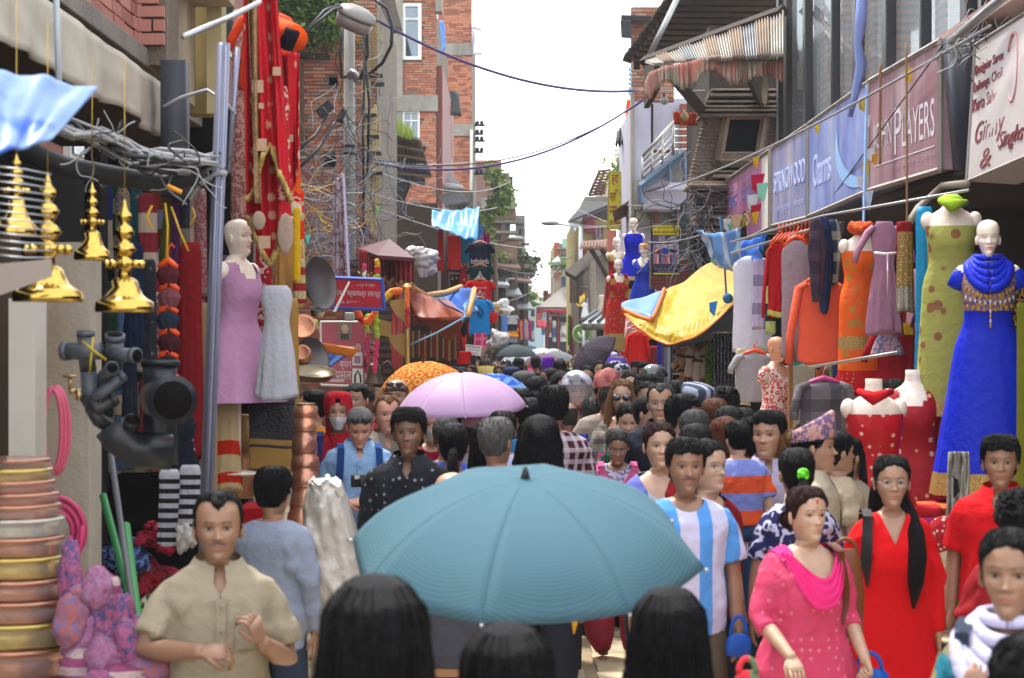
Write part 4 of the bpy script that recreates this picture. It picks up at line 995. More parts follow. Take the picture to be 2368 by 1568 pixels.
YH=shack('yellow_house','yellow plastered house with dark timber attic and rusty roof frame',1328,1412,508,800,82,12,M_('yellow_plaster','#9c8c50',rough=.85,var=.35,dirt=.6),windows=((1372,1396,522,560),(1340,1356,560,600)),wm=M_('maroon_frame','#6b2430',rough=.6))
mk('attic',pbox(G(),1348,1412,470,506,82.5,6),DWOOD,YH,smooth=False);mk('terrace',pbox(G(),1352,1415,455,468,83,6),CONC,YH,smooth=False)
mk('roof_curve',G().slab([P(1312,512,80),P(1352,466,82),P(1412,464,82),P(1404,474,80)],.1),M_('dark_felt',(.03,.03,.03),rough=.8),YH,smooth=False)
mk('awning',G().slab([P(1318,514,80),P(1345,497,82),P(1350,500,82),P(1330,534,79)],.1),TIN,YH,smooth=False)
mk('oval_plaque',G().ball(P(1364,521,81.8),(.30,.06,.36),12),M_('plaque','#7a2a34',rough=.5),YH)
mk('attic_room',pbox(G(),1386,1412,424,458,83.5,4),M_('attic_cream','#b5ab90',rough=.9),YH,smooth=False)
g=G()
for i in range(9):g.tube([P(1362+i*2.6,452-i*7,82),P(1400+i*1.2,446-i*6.5,82)],.05,4)
for x in(1362,1374,1388):g.tube([P(x,452,82),P(x+24,396,82)],.06,4)
mk('roof_frame',g,M_('rust','#5a3427'),YH)
WH=shack('weathered_timber_house','weathered grey timber house with a sagging dark roof beyond the steel lamp pole',1338,1412,606,800,66,8,M_('silver_wood','#77695a',rough=.9,var=.4,vs=2,pat='vs',col2='#4c4238',ps=9,dirt=.3),windows=((1380,1398,622,660),))
mk('roof',G().slab([P(1306,626,63),P(1392,560,66),P(1415,566,66),P(1330,640,62)],.15),DWOOD,WH,smooth=False)
mk('roof_shed',G().slab([P(1352,558,64),P(1420,552,64),P(1424,570,62),P(1350,572,62)],.1),RUST,WH,smooth=False)
mk('side_boards',pbox(G(),1318,1340,622,700,65,.3),M_('brown_boards','#5d4632',rough=.9,var=.4,pat='vs',col2='#3a2c20',ps=20),WH,smooth=False)
SH2=shack('whitewashed_wall','peeling whitewashed wall beneath the rusty shed roof',1378,1424,596,800,58,5,M_('peeling','#8c867c',rough=.9,var=.6,vs=5,dirt=.5))
sheetroof('tin_canopy','rusty tin canopy on wooden struts above the sari stall',P(1345,560,58),P(1440,556,58),P(1446,575,55),P(1341,574,55),RUST)
for x in(1365,1390):tag(mk('strut',G().tube([P(x,574,55.5),P(x+40,640,58)],.07,5),DWOOD),('left' if x<1380 else'right')+' slanting wooden strut under the rusty tin canopy','strut')
ST=root('market_stall',P(1400,790,50),'market stall with a ribbed grey metal roof and fringed dark edge','stall')
q=[P(1342,748,47),P(1378,722,50),P(1470,722,50),P(1462,748,47)]
mk('roof',G().slab(q,.05),M_('grey_sheet','#8e9092',rough=.5,metal=.4,var=.3,dirt=.3),ST,smooth=False)
for i in range(7):mk('roof_rib',G().tube([q[0].lerp(q[3],i/6)+Vector((0,0,.05)),q[1].lerp(q[2],i/6)+Vector((0,0,.05))],.035,5),M_('rib','#3f4144',rough=.5),ST)
mk('fringe',patch([P(1345,749,46.8),P(1462,749,46.8),P(1460,764,46.8),P(1348,764,46.8)],60,2,0,.05,nr=20),M_('fringe','#6b675c',rough=.9),ST,solid=.02)
for x in(1350,1455):mk('stall_post',G().tube([P(x,750,47),P(x,975,47)],.04,6),METAL,ST)
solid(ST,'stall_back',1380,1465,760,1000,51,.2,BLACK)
# right: balcony house
d=40;RA=root('balcony_house',P(1530,784,d),'lilac grey plastered house with steel railed balcony beside the carved timber house','house')
o=(xpx(1460,d),d,0)
brickwall(RA,P(1460,234,d+.5),(1,0,0),(0,-1,0),xpx(1560,d)-xpx(1460,d),zpx(48,d)-zpx(234,d)+.3,course=.075,blen=.23,limit=120,seed=21,wts=(3,3,2,3,2))
solid(RA,'plaster_wall',1466,1505,234,1300,d+.2,6,PLAST);solid(RA,'rear_wall',1503,1640,228,500,d+1.6,.3,M_('lilac_plaster','#b9b7c6',rough=.8,var=.15,dirt=.15))
solid(RA,'grey_edge',1460,1467,205,500,d+.1,.5,CONC);solid(RA,'lower_pier',1466,1484,416,485,d+.05,.3,CONC)
solid(RA,'door_jamb',1503,1511,240,440,d+1.2,.2,M_('maroon_jamb','#3a1c20',rough=.6));solid(RA,'brick_jamb',1573,1589,240,370,d+1.4,.15,BR[2])
solid(RA,'lintel_beam',1511,1560,347,352,d+1.3,.15,M_('maroon_jamb2','#3a1c20',rough=.6))
mk('parapet_roof',G().slab([P(1436,46,d),P(1516,49,d),P(1519,53,d+3),P(1440,50,d+3)],.1).slab([P(1435,47,d),P(1460,50,d),P(1460,88,d),P(1437,86,d)],.08),M_('black_sheet2',(.02,.02,.022),rough=.6),RA,smooth=False)
for j in range(6):mk('vent_louvre',pbox(G(),1454,1461,156+j*11,162+j*11,d-.1,.2),M_('pale_blue_metal','#8fb0cc',rough=.5),RA,smooth=False)
BS=M_('blue_grey_trim','#5b7086',rough=.6,var=.2,dirt=.3)
def prism(name,pts,d0,t,m,parent):
 a=[P(x,y,d0)for x,y in pts];n=len(a);g=G();g.add(a+[q+Vector((0,t,0))for q in a],[tuple(range(n)),tuple(reversed(range(n,2*n)))]+[(i,i+n,(i+1)%n+n,(i+1)%n)for i in range(n)]);return mk(name,g,m,parent,smooth=False)
prism('balcony_slab',[(1484,436),(1581,360),(1583,372),(1553,392),(1553,420),(1490,440)],d-1.4,1.4,M_('lilac_under','#a39fb0',rough=.8),RA)
prism('soffit_panel',[(1492,444),(1553,438),(1640,438),(1640,455),(1600,458),(1556,485),(1495,482)],d-.9,1.0,M_('lilac_under2','#a8a4b4',rough=.8),RA)
g=G();g.tube([P(1481,430,d-1.5),P(1581,351,d-1.5)],.07,4);g.tube([P(1483,440,d-1.5),P(1583,362,d-1.5)],.05,4);g.tube([P(1481,430,d-1.5),P(1483,470,d-1.5)],.06,4);g.tube([P(1547,380,d-1.5),P(1549,418,d-1.5)],.06,4);g.tube([P(1581,351,d-1.5),P(1585,420,d-1.5)],.06,4)
mk('blue_trim',g,BS,RA,smooth=False)
STEEL=M_('steel_rail','#a7a49c',rough=.3,metal=.8,var=.2)
rl=mk('railing',G().tube([P(1486,362,d-1.45),P(1556,284,d-1.45)],.035,6).tube([P(1556,284,d-1.45),P(1600,283,d-1.2)],.035,6),STEEL,RA)
for i in range(1,6):mk('rail',G().tube([P(1486,362+i*13,d-1.45),P(1556,284+i*16,d-1.45)],.018,5).tube([P(1556,284+i*16,d-1.45),P(1600,284+i*15,d-1.2)],.018,5),STEEL,rl)
for x,y0,y1 in((1486,362,434),(1508,338,418),(1532,311,398),(1556,284,375),(1558,284,375),(1598,283,362)):mk('baluster',G().tube([P(x,y0,d-1.45),P(x,y1,d-1.45)],.025,6),STEEL,rl)
solid(RA,'parapet',1553,1606,362,420,d-1.1,.2,CONC)
solid(RA,'ground_floor',1484,1600,486,1300,d+.5,4,M_('dim_shop',(.05,.045,.045),rough=.9,var=.5));solid(RA,'beam',1470,1600,484,522,d+.1,.5,CONC)
for x0,x1 in((1514,1524),(1565,1572)):solid(RA,'red_post',x0,x1,486,1300,d-.2,.3,M_('red_oxide_post','#7a4540',rough=.8,var=.3,dirt=.3))
solid(RA,'shutter',1574,1600,452,524,d-.1,.2,M_('slate_shutter','#39414d',rough=.6))
tag(mk('cloth',patch([P(1449,232,46),P(1462,228,46),P(1463,336,46),P(1441,334,46)],8,14,0,.08,seed=3),cloth('#d8561c'),solid=.01),'orange cloth hanging against the white sky on the balcony house edge','cloth')
sheetroof('black_sheet','ragged black corrugated sheet under the orange cloth',P(1428,300,45),P(1464,292,45),P(1464,335,44),P(1423,335,44),MC['black_sheet2'],5,.05)
tag(mk('flag_pole',G().tube([P(1457,335,45),P(1457,380,45)],.03,5).tube([P(1436,360,45),P(1458,359,45)],.02,5).tube([P(1441,345,45),P(1441,380,45)],.02,5),DARK),'thin dark cross pole with a rag below the black sheet','pole')
# carved timber house
d=30;RN=root('carved_timber_house',P(1700,784,d),'old carved timber house with slanting windows under a deep dark eave','house')
CW=M_('carved_wood','#85766a',rough=.85,bump=.9,bs=30,var=.5,vs=5,dirt=.4,dirtcol=(.03,.02,.015));CW2=M_('carved_wood_light','#9c8b7a',rough=.85,bump=.8,bs=40,var=.4,dirt=.35,dirtcol=(.03,.02,.015))
prism('leaning_wall',[(1600,500),(1634,260),(1850,250),(1850,560),(1600,560)],d+.5,.4,M_('carved_wood_dark','#3b3029',rough=.9,bump=.8,bs=20,var=.4),RN)  # darker brown carved wood behind the posts
solid(RN,'core',1640,1850,60,1300,d+1.0,4,DWOOD)
def carved_post(x0,y0,x1,y1,w_,dd,nb=18):
 a,b=P(x0,y0,dd),P(x1,y1,dd);g=G();L=(b-a).length;ax=(b-a).normalized();pr=[]
 for i in range(nb*3+1):
  t=i/(nb*3);pr.append(a.lerp(b,t))
 rr=[w_*(.72+.28*abs(math.sin(i*math.pi/3*(1 if(i//9)%3 else 1.6))))for i in range(nb*3+1)]
 g.tube(pr,rr,8);return mk('carved_post',g,CW2 if int(x0)%2 else CW,RN,smooth=False)
for i,(x0,x1)in enumerate(((1640,1602),(1652,1614),(1664,1628),(1678,1644))):carved_post(x0,264,x1,420,.085-.012*(i%2),d-.05)
for x0,x1,dd in((1776,1758,0),(1790,1772,0),(1803,1788,.02)):carved_post(x0,258,x1,410,.08,d-.05+dd)
def slant_window(x0,x1,y0,y1,sl):
 g=G();q=[P(x0,y0,d-.15),P(x1,y0,d-.15),P(x1-sl,y1,d-.15),P(x0-sl,y1,d-.15)]
 for i in range(4):g.tube([q[i],q[(i+1)%4]],.055,4)
 for k in(.84,.90,.96):qq=[q[0].lerp(q[3],k),q[1].lerp(q[2],k)];g.tube(qq,.03,4)
 w_=mk('window',g,CW2,RN,smooth=False);c=sum(q,Vector())/4
 g=G()
 for k,s_ in((0,1.10),(1,1.2)):qq=[c+(a-c)*s_+Vector((0,.03,0))for a in q];[g.tube([qq[i],qq[(i+1)%4]],.03,4)for i in range(4)]
 mk('carved_frame',g,CW,w_,smooth=False)
 mk('opening',G().slab([a+Vector((0,.08,0))for a in q],.02),BLACK,w_,smooth=False)
 g=G();[g.tube([q[3].lerp(q[0],.02).lerp(q[2].lerp(q[1],.02),i/14)+Vector((0,-.02,0)),q[3].lerp(q[0],.14).lerp(q[2].lerp(q[1],.14),i/14)+Vector((0,-.02,0))],.02,5)for i in range(15)]
 mk('balustrade',g,CW2,w_,smooth=False)
slant_window(1681,1768,268,372,17);slant_window(1811,1880,262,360,14)
for y,h,x0,th in((262,7,1620,.25),(252,5,1630,.3),(243,5,1626,.2),(232,5,1634,.22),(216,7,1640,.2),(205,4,1645,.2),(394,5,1640,.2),(403,8,1650,.25),(425,7,1592,.5),(419,5,1600,.4),(433,4,1598,.35),(446,12,1606,.1),(476,6,1612,.25),(485,4,1612,.2),(496,9,1608,.3),(512,10,1606,.2),(528,8,1610,.2)):
 mk('carved_beam',pbox(G(),x0,1850,y,y+h,d-th-.1,th+.5),(CW,CW2)[int(y)%2],RN,smooth=False,bevel=.01)
g=G();r=random.Random(2)
for i in range(60):g.ball(P(1594+i*3.4,429,d-.62),(.022,.03,.03),5)
mk('bead_moulding',g,CW2,RN)
g=G()
for i in range(26):
 for j in range(5):g.ball(P(1628+i*5,451+j*5+(i%2)*2,d-.24),(.016,.03,.016),5)
mk('lattice_panel',g,CW2,RN)
for x0,y0,x1,y1 in((1555,176,1628,262),(1738,172,1765,240)):mk('roof_strut',G().tube([P(x0,y0,d-1.6),P(x1,y1,d-.1)],.11,4),DWOOD,RN,smooth=False)
EV=root('great_eave',P(1650,60,28),'huge dark timber roof eave jutting over the corrugated porch roof','roof')
E0,E1,E2,E3=P(1453,140,37),P(1592,-50,33),P(1830,-50,34),P(1830,150,38)
mk('roof_boards',G().slab([E0,E1,E2,E3],.12),DWOOD,EV,smooth=False)
for i in range(1,14):a=E0.lerp(E1,i/14);b=E3.lerp(E2,i/14);mk('rafter',G().tube([a-Vector((0,.15,.08)),b-Vector((0,.15,.08))],.06,4),M_('rafter',(.07,.05,.038),rough=.9,bump=.4),EV,smooth=False)
g=G();n=46
for i in range(n):a=E0.lerp(E1,i/n);g.box(a+Vector((-.02,-.05,.02+.02*math.sin(i*2.1))),(.16,.26,.09),Matrix.Rotation(.3+.1*math.sin(i),3,'Y'))
mk('edge_tiles',g,M_('edge_tile','#4a3f36',rough=.9,var=.5),EV,smooth=False)
solid(EV,'side_board',1466,1480,108,160,36.8,.1,DWOOD)
tag(mk('antenna_pole',G().tube([P(1502,130,31),P(1570,-10,31)],.05,5),METAL),'pale slanting pipe beside the great dark eave','pole')
PR=root('porch_roof',P(1650,120,28),'long rusty and white corrugated porch roof above the frilled red valance','roof')
a,b,c,e=P(1489,143,30),P(1812,26,26),P(1812,128,24.4),P(1512,150,27.5)
nn=(b-a).cross(e-a).normalized();strips=11
for k in range(strips):
 g=G();g.grid(lambda u,v:a.lerp(b,(k+u*1.03)/strips).lerp(e.lerp(c,(k+u*1.03)/strips),v)+nn*(.028*math.sin(u*5*2*math.pi)-.02*(k%2)),40,3)
 mk('corrugated_sheet',g,(M_('sheet_white','#a09c94',rough=.5,metal=.2,var=.4,vs=2,dirt=.45,dirtcol=(.25,.13,.07)),M_('sheet_rust','#94806f',rough=.7,metal=.1,var=.5,vs=2,dirt=.5,dirtcol=(.3,.25,.2)),M_('sheet_grey','#8c8f92',rough=.5,metal=.3,var=.4,dirt=.5,dirtcol=(.12,.07,.05)))[(0,1,0,2,0,1,0,1,2,1,0)[k]],PR,solid=.006)
mk('ridge_beam',G().tube([a,b],.09,4),DWOOD,PR,smooth=False)
mk('gable_board',G().slab([a+Vector((0,0,-.05)),e,e+Vector((0,0,-.35)),a+Vector((0,0,-.7))],.08),DWOOD,PR,smooth=False)
vp=[(1493,199,27),(1503,175,27),(1530,165,26.8),(1560,158,26.6),(1600,150,26.4),(1634,138,26.2),(1670,134,26),(1712,142,25.6),(1760,147,25.2),(1812,146,25)]
def vf(u,v):
 t=u*(len(vp)-1);i=min(int(t),len(vp)-2);k=t-i;p0=P(*vp[i]).lerp(P(*vp[i+1]),k);hgt=.20+.06*math.sin(u*19)+.04*noise.noise(Vector((u*30,0,0)))
 if u<.1:hgt*=.6+u*4
 return p0+Vector((.01*math.sin(u*500),-.035*math.sin(u*330+4*math.sin(u*40))*(.4+v),.05-v*hgt*1.35+(.012*math.sin(u*330)if v>.9 else 0)))
tag(mk('valance',G().grid(vf,560,5),M_('frill_cloth','#a06658',rough=.85,pat='patch',col2='#8f8674',ps=2.5,var=.35,vs=8,dirt=.55,dirtcol=(.30,.27,.22)),solid=.008),'dusty red frilled cloth valance along the corrugated porch roof','valance')
tag(mk('valance',patch([P(1556,258,33),P(1630,262,33),P(1622,292,33),P(1560,288,33)],60,4,0,.05,nr=16),M_('orange_frill','#c04418',rough=.8,trans=.3,var=.5),solid=.008),'small orange frill glowing in the shade under the porch roof','valance')
for i,(x,y)in enumerate(((1536,233),(1583,270))):tag(mk('lamp',G().ball(P(x,y,27.6),(.06,.09,.06),10).tube([P(x,y,27.9),P(x,y-14,28.1)],.02,5),M_('lamp_glass_%d'%i,('#9aa0a0','#9a8a5c')[i],rough=.2)),('round clear','yellowish')[i]+' bulb lamp hanging in the dark porch','lamp')
tag(mk('lamp',G().tube([P(1770,366-0,28),P(1770,390,28)],.02,5).ball(P(1769,208+0,26),(.05,.05,.2),8),M_('white_tube','#b8b2a4',rough=.4)),'white lamp holder on a string before the carved windows','lamp')
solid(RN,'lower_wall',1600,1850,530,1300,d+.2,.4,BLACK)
mk_r=root('brick_parapet',P(1600,640,33),'dark red painted brick parapet behind the yellow tarpaulin','wall')
brickwall(mk_r,P(1504,668,34),(1,0,0),(0,-1,0),1.05,.55,course=.075,blen=.22,mats=[M_('red_painted_brick','#7f3f38',rough=.7,var=.3)],limit=80,seed=8)
# glass fronted shop building
GB=root('glass_fronted_shop',(3.6,18,0),'glass fronted upper storey with dark metal posts above the row of shop signs','shop')
XR=3.62
mk('glazing',G().box((XR+.1,19.9,6.6),(.06,12.6,4.4)),M_('mirror_glass',(.45,.55,.60),rough=.03,metal=.3,var=.2,vs=.8,alpha=.38),GB,smooth=False)
MUL=M_('mullion',(.022,.022,.026),rough=.35,metal=.3,spec=.6)
mx=[1800,1812,1862,1876,1925,1935,1985,2001,2058,2072,2140,2162,2230,2256]
for px in(1806,1868,1932,1985,2056,2140,2240):
 y=XR*F/(px-1184);mk('mullion',G().box((XR,y,6.6),(.10,.20 if px in(1868,1806,1985,2056,2240)else .08,4.4)),MUL,GB,smooth=False,bevel=.01)
for z in(7.6,):mk('transom',G().box((XR+.02,19.9,z),(.06,12.6,.05)),MUL,GB,smooth=False)
mk('end_wall',G().box((XR+1.5,26.4,5.4),(3.0,.3,7.0)),M_('end_render','#4c4a4a',rough=.8),GB,smooth=False)
mk('blue_sill',G().box((XR-.08,18,4.50),(.3,18,.10)),M_('pinkish_sill','#a08478',rough=.8,dirt=.3),GB,smooth=False)
mk('brick_pier',G().box((XR+.16,12.7,6),(.2,3.4,3)),BR[1],GB,smooth=False)
mk('upper_pipe',G().tube([P(2200,94,14.2),P(2350,-30,12.6)],.035,6),METAL,GB)
mk('reflection_wall',G().box((5.9,19.9,6.6),(.2,12.6,4.6)),M_('reflection_brick','#9c6a50',rough=.9,pat='hs',col2='#6e5142',ps=70,var=.5,vs=2),GB,smooth=False)  # brick wall added behind the see-through glass in place of its reflection
for y in(14,16.4,18.6,21.4,24.6):mk('reflection_pier',G().box((4.5,y,6.6),(1.3-.3*(y==18.6),.5,4.6)),M_('reflection_pier_brick','#c07a58',rough=.9,pat='hs',col2='#7a6a5c',ps=70,var=.4,vs=2),GB,smooth=False)  # piers added behind the glass to stand in for reflected bricks
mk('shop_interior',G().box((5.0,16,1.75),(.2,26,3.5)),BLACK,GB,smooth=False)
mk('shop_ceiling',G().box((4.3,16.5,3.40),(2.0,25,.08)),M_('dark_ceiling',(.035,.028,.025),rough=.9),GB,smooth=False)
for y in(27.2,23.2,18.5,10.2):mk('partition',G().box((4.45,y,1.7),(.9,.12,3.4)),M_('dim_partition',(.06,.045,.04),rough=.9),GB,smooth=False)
mk('bamboo_rail',G().tube([P(2090,515+20,14.6),P(2125,480,15),P(2180,430,15),P(2235,425,14)],.03,8),M_('bamboo','#8a8072',rough=.7),GB)
tag(mk('rope_string',G().tube([P(1994,-20,17),P(1990,60,17),P(1984,100,17),P(1992,150,17),P(1975,230,17),P(1966,270,17)],[.05,.05,.035,.05,.03,.02],6),M_('blue_string','#7f8fc8',rough=.8,bump=.9,bs=40,bstr=(8,8,1))),'frayed pale blue plastic string hanging in front of the glass facade','string')
# sign boards
def sq(x0,yt0,yb0,x1,yt1,yb1,X=3.2):
 d0,d1=X*F/(x0-1184),X*F/(x1-1184);return[P(x0,yt0,d0),P(x1,yt1,d1),P(x1,yb1,d1),P(x0,yb0,d0)]
FRM=M_('sign_frame','#9a948e',rough=.6,metal=.3,var=.3,dirt=.4)
LET=M_('sign_white','#c4bcc4',rough=.7,var=.2);LETB=M_('sign_lilac','#a9b4dc',rough=.7)
r0,q,n=board(sq(2010,188,440,2176,93,392),.12,M_('maroon_board','#86606a',rough=.55,var=.4,vs=2,dirt=.7,dirtcol=(.36,.28,.29)),'shop_sign','faded maroon sign with tall white capitals underlined, at the near end of the sign row','sign',FRM,.035,'shop signs along the right side')
write(r0,'JOHN',q,(.07,.36,.42,.72),LET,name='lettering');write(r0,'P',q,(.40,.50,.36,.76),LET);write(r0,'LAYERS',q,(.51,.93,.42,.72),LET)
write(r0,'—',q,(.08,.93,.795,.805),LET);write(r0,'the spirit of a GAMER',q,(.40,.94,.84,.90),M_('sign_faint','#a98a98',rough=.7))
r0,q,n=board(sq(1870,286,500,2007,190,441),.10,M_('blue_board','#5c6eae',rough=.5,pat='patch',col2='#7486c0',ps=.9,var=.25,dirt=.6,dirtcol=(.36,.38,.48)),'shop_sign','blue sign with lilac letters and a pale crescent swoosh','sign',FRM,.03,'shop signs along the right side')
write(r0,'Charms',q,(.10,.42,.38,.72),LETB,bold=.008)
g=G();qq=lambda u,v:q[0].lerp(q[1],u).lerp(q[3].lerp(q[2],u),v)-n*.006
def swoosh(u,v):
 t=u;a=-.25+t*2.6;cx,cy=.95,.40;rad=.50;wdt=.12*math.sin(min(1,t*1.15)*math.pi)**.8*(v-.5)
 return qq(min(1,max(0,cx-(rad+wdt)*math.cos(a)*.85)),cy+(rad+wdt)*math.sin(a)*.98)
g.grid(swoosh,40,3);mk('swoosh',g,M_('swoosh','#86aedd',rough=.4),r0,smooth=False)
r0,q,n=board(sq(1785,344,522,1868,288,502),.10,M_('violet_board','#74769c',rough=.55,pat='patch',col2='#6872a4',ps=1.2,var=.3,dirt=.7,dirtcol=(.42,.38,.42)),'shop_sign','faded violet sign with wide lilac capitals between the blue and the pink sign','sign',FRM,.03,'shop signs along the right side')
write(r0,'SPRINGWOOD',q,(.08,.94,.34,.60),LETB,bold=.008,slant=0);write(r0,'जेन्टस वेयर',q,(.12,.90,.76,.86),LETB)
r0,q,n=board(sq(1673,424,580,1783,346,526),.10,M_('pink_board','#a8568e',rough=.45,pat='patch',col2='#b8609a',ps=1.5,var=.25,dirt=.4,dirtcol=(.5,.4,.5)),'shop_sign','torn pink sign with Nepali and yellow lettering at the far end of the sign row','sign',FRM,.05,'shop signs along the right side')
write(r0,'न्यु जनता',q,(.15,.75,.12,.22),M_('lilac_let','#c9a8d8'));write(r0,'क पडा',q,(.12,.80,.28,.46),M_('blue_let','#7f86c8'),bold=.01);write(r0,'TAILORS',q,(.14,.60,.62,.82),M_('yel_let','#c8b23c'),bold=.01)
mk('white_strip',G().slab([qa-n*.006 for qa in(q[0].lerp(q[1],.84),q[1],q[2],q[3].lerp(q[2],.84))],.003),WHITEP,r0,smooth=False);mk('torn_hole',G().slab([qa-n*.008 for qa in(q[0].lerp(q[3],.62).lerp(q[1].lerp(q[2],.62),.38),q[0].lerp(q[3],.6).lerp(q[1].lerp(q[2],.6),.52),q[3].lerp(q[2],.55),q[3].lerp(q[2],.36))],.004),BLACK,r0,smooth=False)
tag(mk('sign_end_box',G().slab([P(2178,92,14.75),P(2258,84,14.75),P(2238,410,14.75),P(2204,394,14.75)],-.3),M_('slate_box2','#2a2e38',rough=.5,var=.3)),'dark slate end panel between the maroon sign and the white sign','sign box')
d0,d1=14.2,11.6
q0=[P(2257,104,14.2),P(2420,0,12.0),P(2420,342,12.0),P(2237,420,14.2)]
r0,q,n=board(q0,.35,M_('white_board','#bdb8b8',rough=.4,var=.12,dirt=.5,dirtcol=(.5,.42,.40)),'shop_sign','white sign with dark pink script at the right edge of the picture','sign',FRM,.02,'shop signs along the right side')
ML=M_('maroon_let','#7c3a44',rough=.7)
for i,s_ in enumerate(('Designer Saree','Lehenga Choli','Kurta Salwar')):write(r0,s_,q,(.03,.46,.16+i*.125,.255+i*.125),ML,bold=.012)
write(r0,'Ginny',q,(.07,.48,.60,.80),ML,bold=.016,slant=.05);write(r0,'&',q,(.18,.33,.82,.95),ML,bold=.012,slant=.04);write(r0,'Singhs',q,(.42,.72,.75,.90),ML,bold=.016,slant=.05)
g=G();qf=lambda u,v:q[0].lerp(q[1],u).lerp(q[3].lerp(q[2],u),v)-n*.008
g.tube([qf(.60+.07*math.cos(t),.33+.24*math.sin(t))for t in np.linspace(-2.6,2.2,26)],.012,5);mk('logo_loop',g,M_('pink_let','#b8848c'),r0);write(r0,'G',q,(.55,.64,.30,.50),ML,bold=.012,slant=.04)
solid(GB,'upper_right_dark',2290,2500,-60,60,15.2,.3,BLACK)
# posters on the right
def pick(x0,y0,x1,y1,d,t=.03):return pquad((x0,y0,d),(x1,y0+(y1-y0)*.0,d),(x1,y1,d),(x0,y1,d))
qh=pquad((1409,397,45),(1457,399,45),(1451,531,45),(1405,529,45))
r0,q,n=board(qh,.06,M_('yellow_board','#c3b619',rough=.5,var=.1),'shop_sign','tall yellow tailor sign with big red Nepali letters and a painted woman','sign',M_('sign_edge','#8f8420',rough=.6),.02)
RD=M_('red_let','#8c1f28',rough=.6)
for s_,rc in(('ह',(.10,.46,.05,.24)),('सि',(.06,.50,.30,.52)),('ना',(.06,.44,.60,.78)),('टेलर्स',(.08,.90,.83,.97))):write(r0,s_,q,rc,RD,bold=.03)
write(r0,'हसिना टेलर्स',q,(.52,.96,.02,.05),RD);
qf=lambda u,v,k=.02:q[0].lerp(q[1],u).lerp(q[3].lerp(q[2],u),v)-n*k
for nm,pts,mm in(('painted_figure',[(.62,.22),(.82,.22),(.95,.40),(.86,.46),(.80,.34),(.84,.56),(.60,.56),(.62,.36),(.55,.44)],M_('p_mar','#5c1f2c')),('painted_scarf',[(.84,.28),(.92,.52),(.84,.54)],M_('p_pink','#b0305c')),('painted_trousers',[(.60,.56),(.84,.56),(.86,.74),(.78,.74),(.72,.62),(.66,.74),(.58,.74)],M_('p_green','#1f7a4c')),('painted_face',[(.66,.15),(.76,.15),(.77,.21),(.71,.23),(.66,.21)],M_('p_skin','#b07a5c'))):
 mk(nm,G().add([qf(*a,.02 if'fig' in nm else .024)for a in pts],[tuple(range(len(pts)))]),mm,r0,smooth=False)
tag(mk('steel_strip',G().slab(pquad((1438,412,44.5),(1446,412,44.5),(1466,490,44.5),(1458,492,44.5)),.03),METAL,smooth=False),'pale slanting metal strip leaning across the yellow tailor sign','strip')
tag(mk('bracket',G().grid(lambda u,v:P(1420+u*40,512-u*18-v*(14+8*u)-10*math.sin(v*1.5),43-v),10,6),M_('brown_wicker','#6e4a24',rough=.8,pat='check',col2='#2a1c10',ps=40),solid=.03),'brown wicker canopy under the yellow tailor sign','canopy')
tag(mk('poster',G().slab(pquad((1404,532,46),(1426,532,46),(1426,600,46),(1404,596,46)),.02),M_('salmon','#d08070',rough=.7,var=.2),smooth=False),'salmon pink cloth panel below the tailor sign','cloth')
r0,q,n=board(pquad((1508,519,31),(1571,519,31),(1572,636,31),(1509,636,31)),.03,M_('poster_plum','#4c3350',rough=.4,var=.2),'poster','home decor shop poster with cushions and curtains under a yellow heading','poster',DARK,.015)
mk('yellow_heading',G().slab([q[0].lerp(q[3],.01)-n*.006,q[1].lerp(q[2],.01)-n*.006,q[1].lerp(q[2],.21)-n*.006,q[0].lerp(q[3],.21)-n*.006],.003),M_('poster_yellow','#d8c81e',rough=.5),r0,smooth=False)
write(r0,'सृष्टि होम डेकोरेसन',q,(.18,.82,.045,.09),M_('ink_blue','#2a2c6c'),off=.012);write(r0,'बेड सीट, बडी होम फर्नीसिङ',q,(.06,.94,.12,.19),M_('ink_red','#7c1f30'),off=.012,bold=.004)
def prect(nm,u0,u1,v0,v1,m,k=.012):return mk(nm,G().slab([q[0].lerp(q[1],a).lerp(q[3].lerp(q[2],a),b)-n*k for a,b in((u0,v0),(u1,v0),(u1,v1),(u0,v1))],.003),m,r0,smooth=False)
prect('printed_pelmet',.02,.98,.23,.37,M_('pr_lilac','#8c8298',pat='vs',col2='#5c4868',ps=34),.010);prect('printed_curtain',.02,.98,.39,.78,M_('pr_sheer','#b8a8bc',pat='vs',col2='#8c7c98',ps=60),.010)
for i in range(12):prect('printed_fabric',.10+i*.068,.16+i*.068,.60,.77,M_('pf%d'%(i%6),('#d8707c','#d8c0b8','#3c2450','#8c6ca0','#4c8cb0','#c83c6c')[i%6]),.014)
for i,(u,c)in enumerate(((.19,'#8c1038'),(.46,'#1848a8'),(.77,'#2c1c4c'))):mk('printed_cushion',G().ball(q[0].lerp(q[1],u).lerp(q[3].lerp(q[2],u),.52)-n*.012,(.055 if i<2 else .065,.008,.05 if i<2 else .032),12),M_('cush%d'%i,c),r0)
prect('printed_base',.02,.98,.86,.955,M_('pr_navy','#1c1850'),.012);write(r0,'पर्दा, कारपेट, सोफा कभर, म्याट्रेस',q,(.05,.95,.865,.90),LET,off=.018);write(r0,'सिट कभर पाइन्छ ।',q,(.18,.82,.91,.945),LET,off=.018);prect('yellow_strip',.02,.98,.957,.99,MC['poster_yellow'],.012)
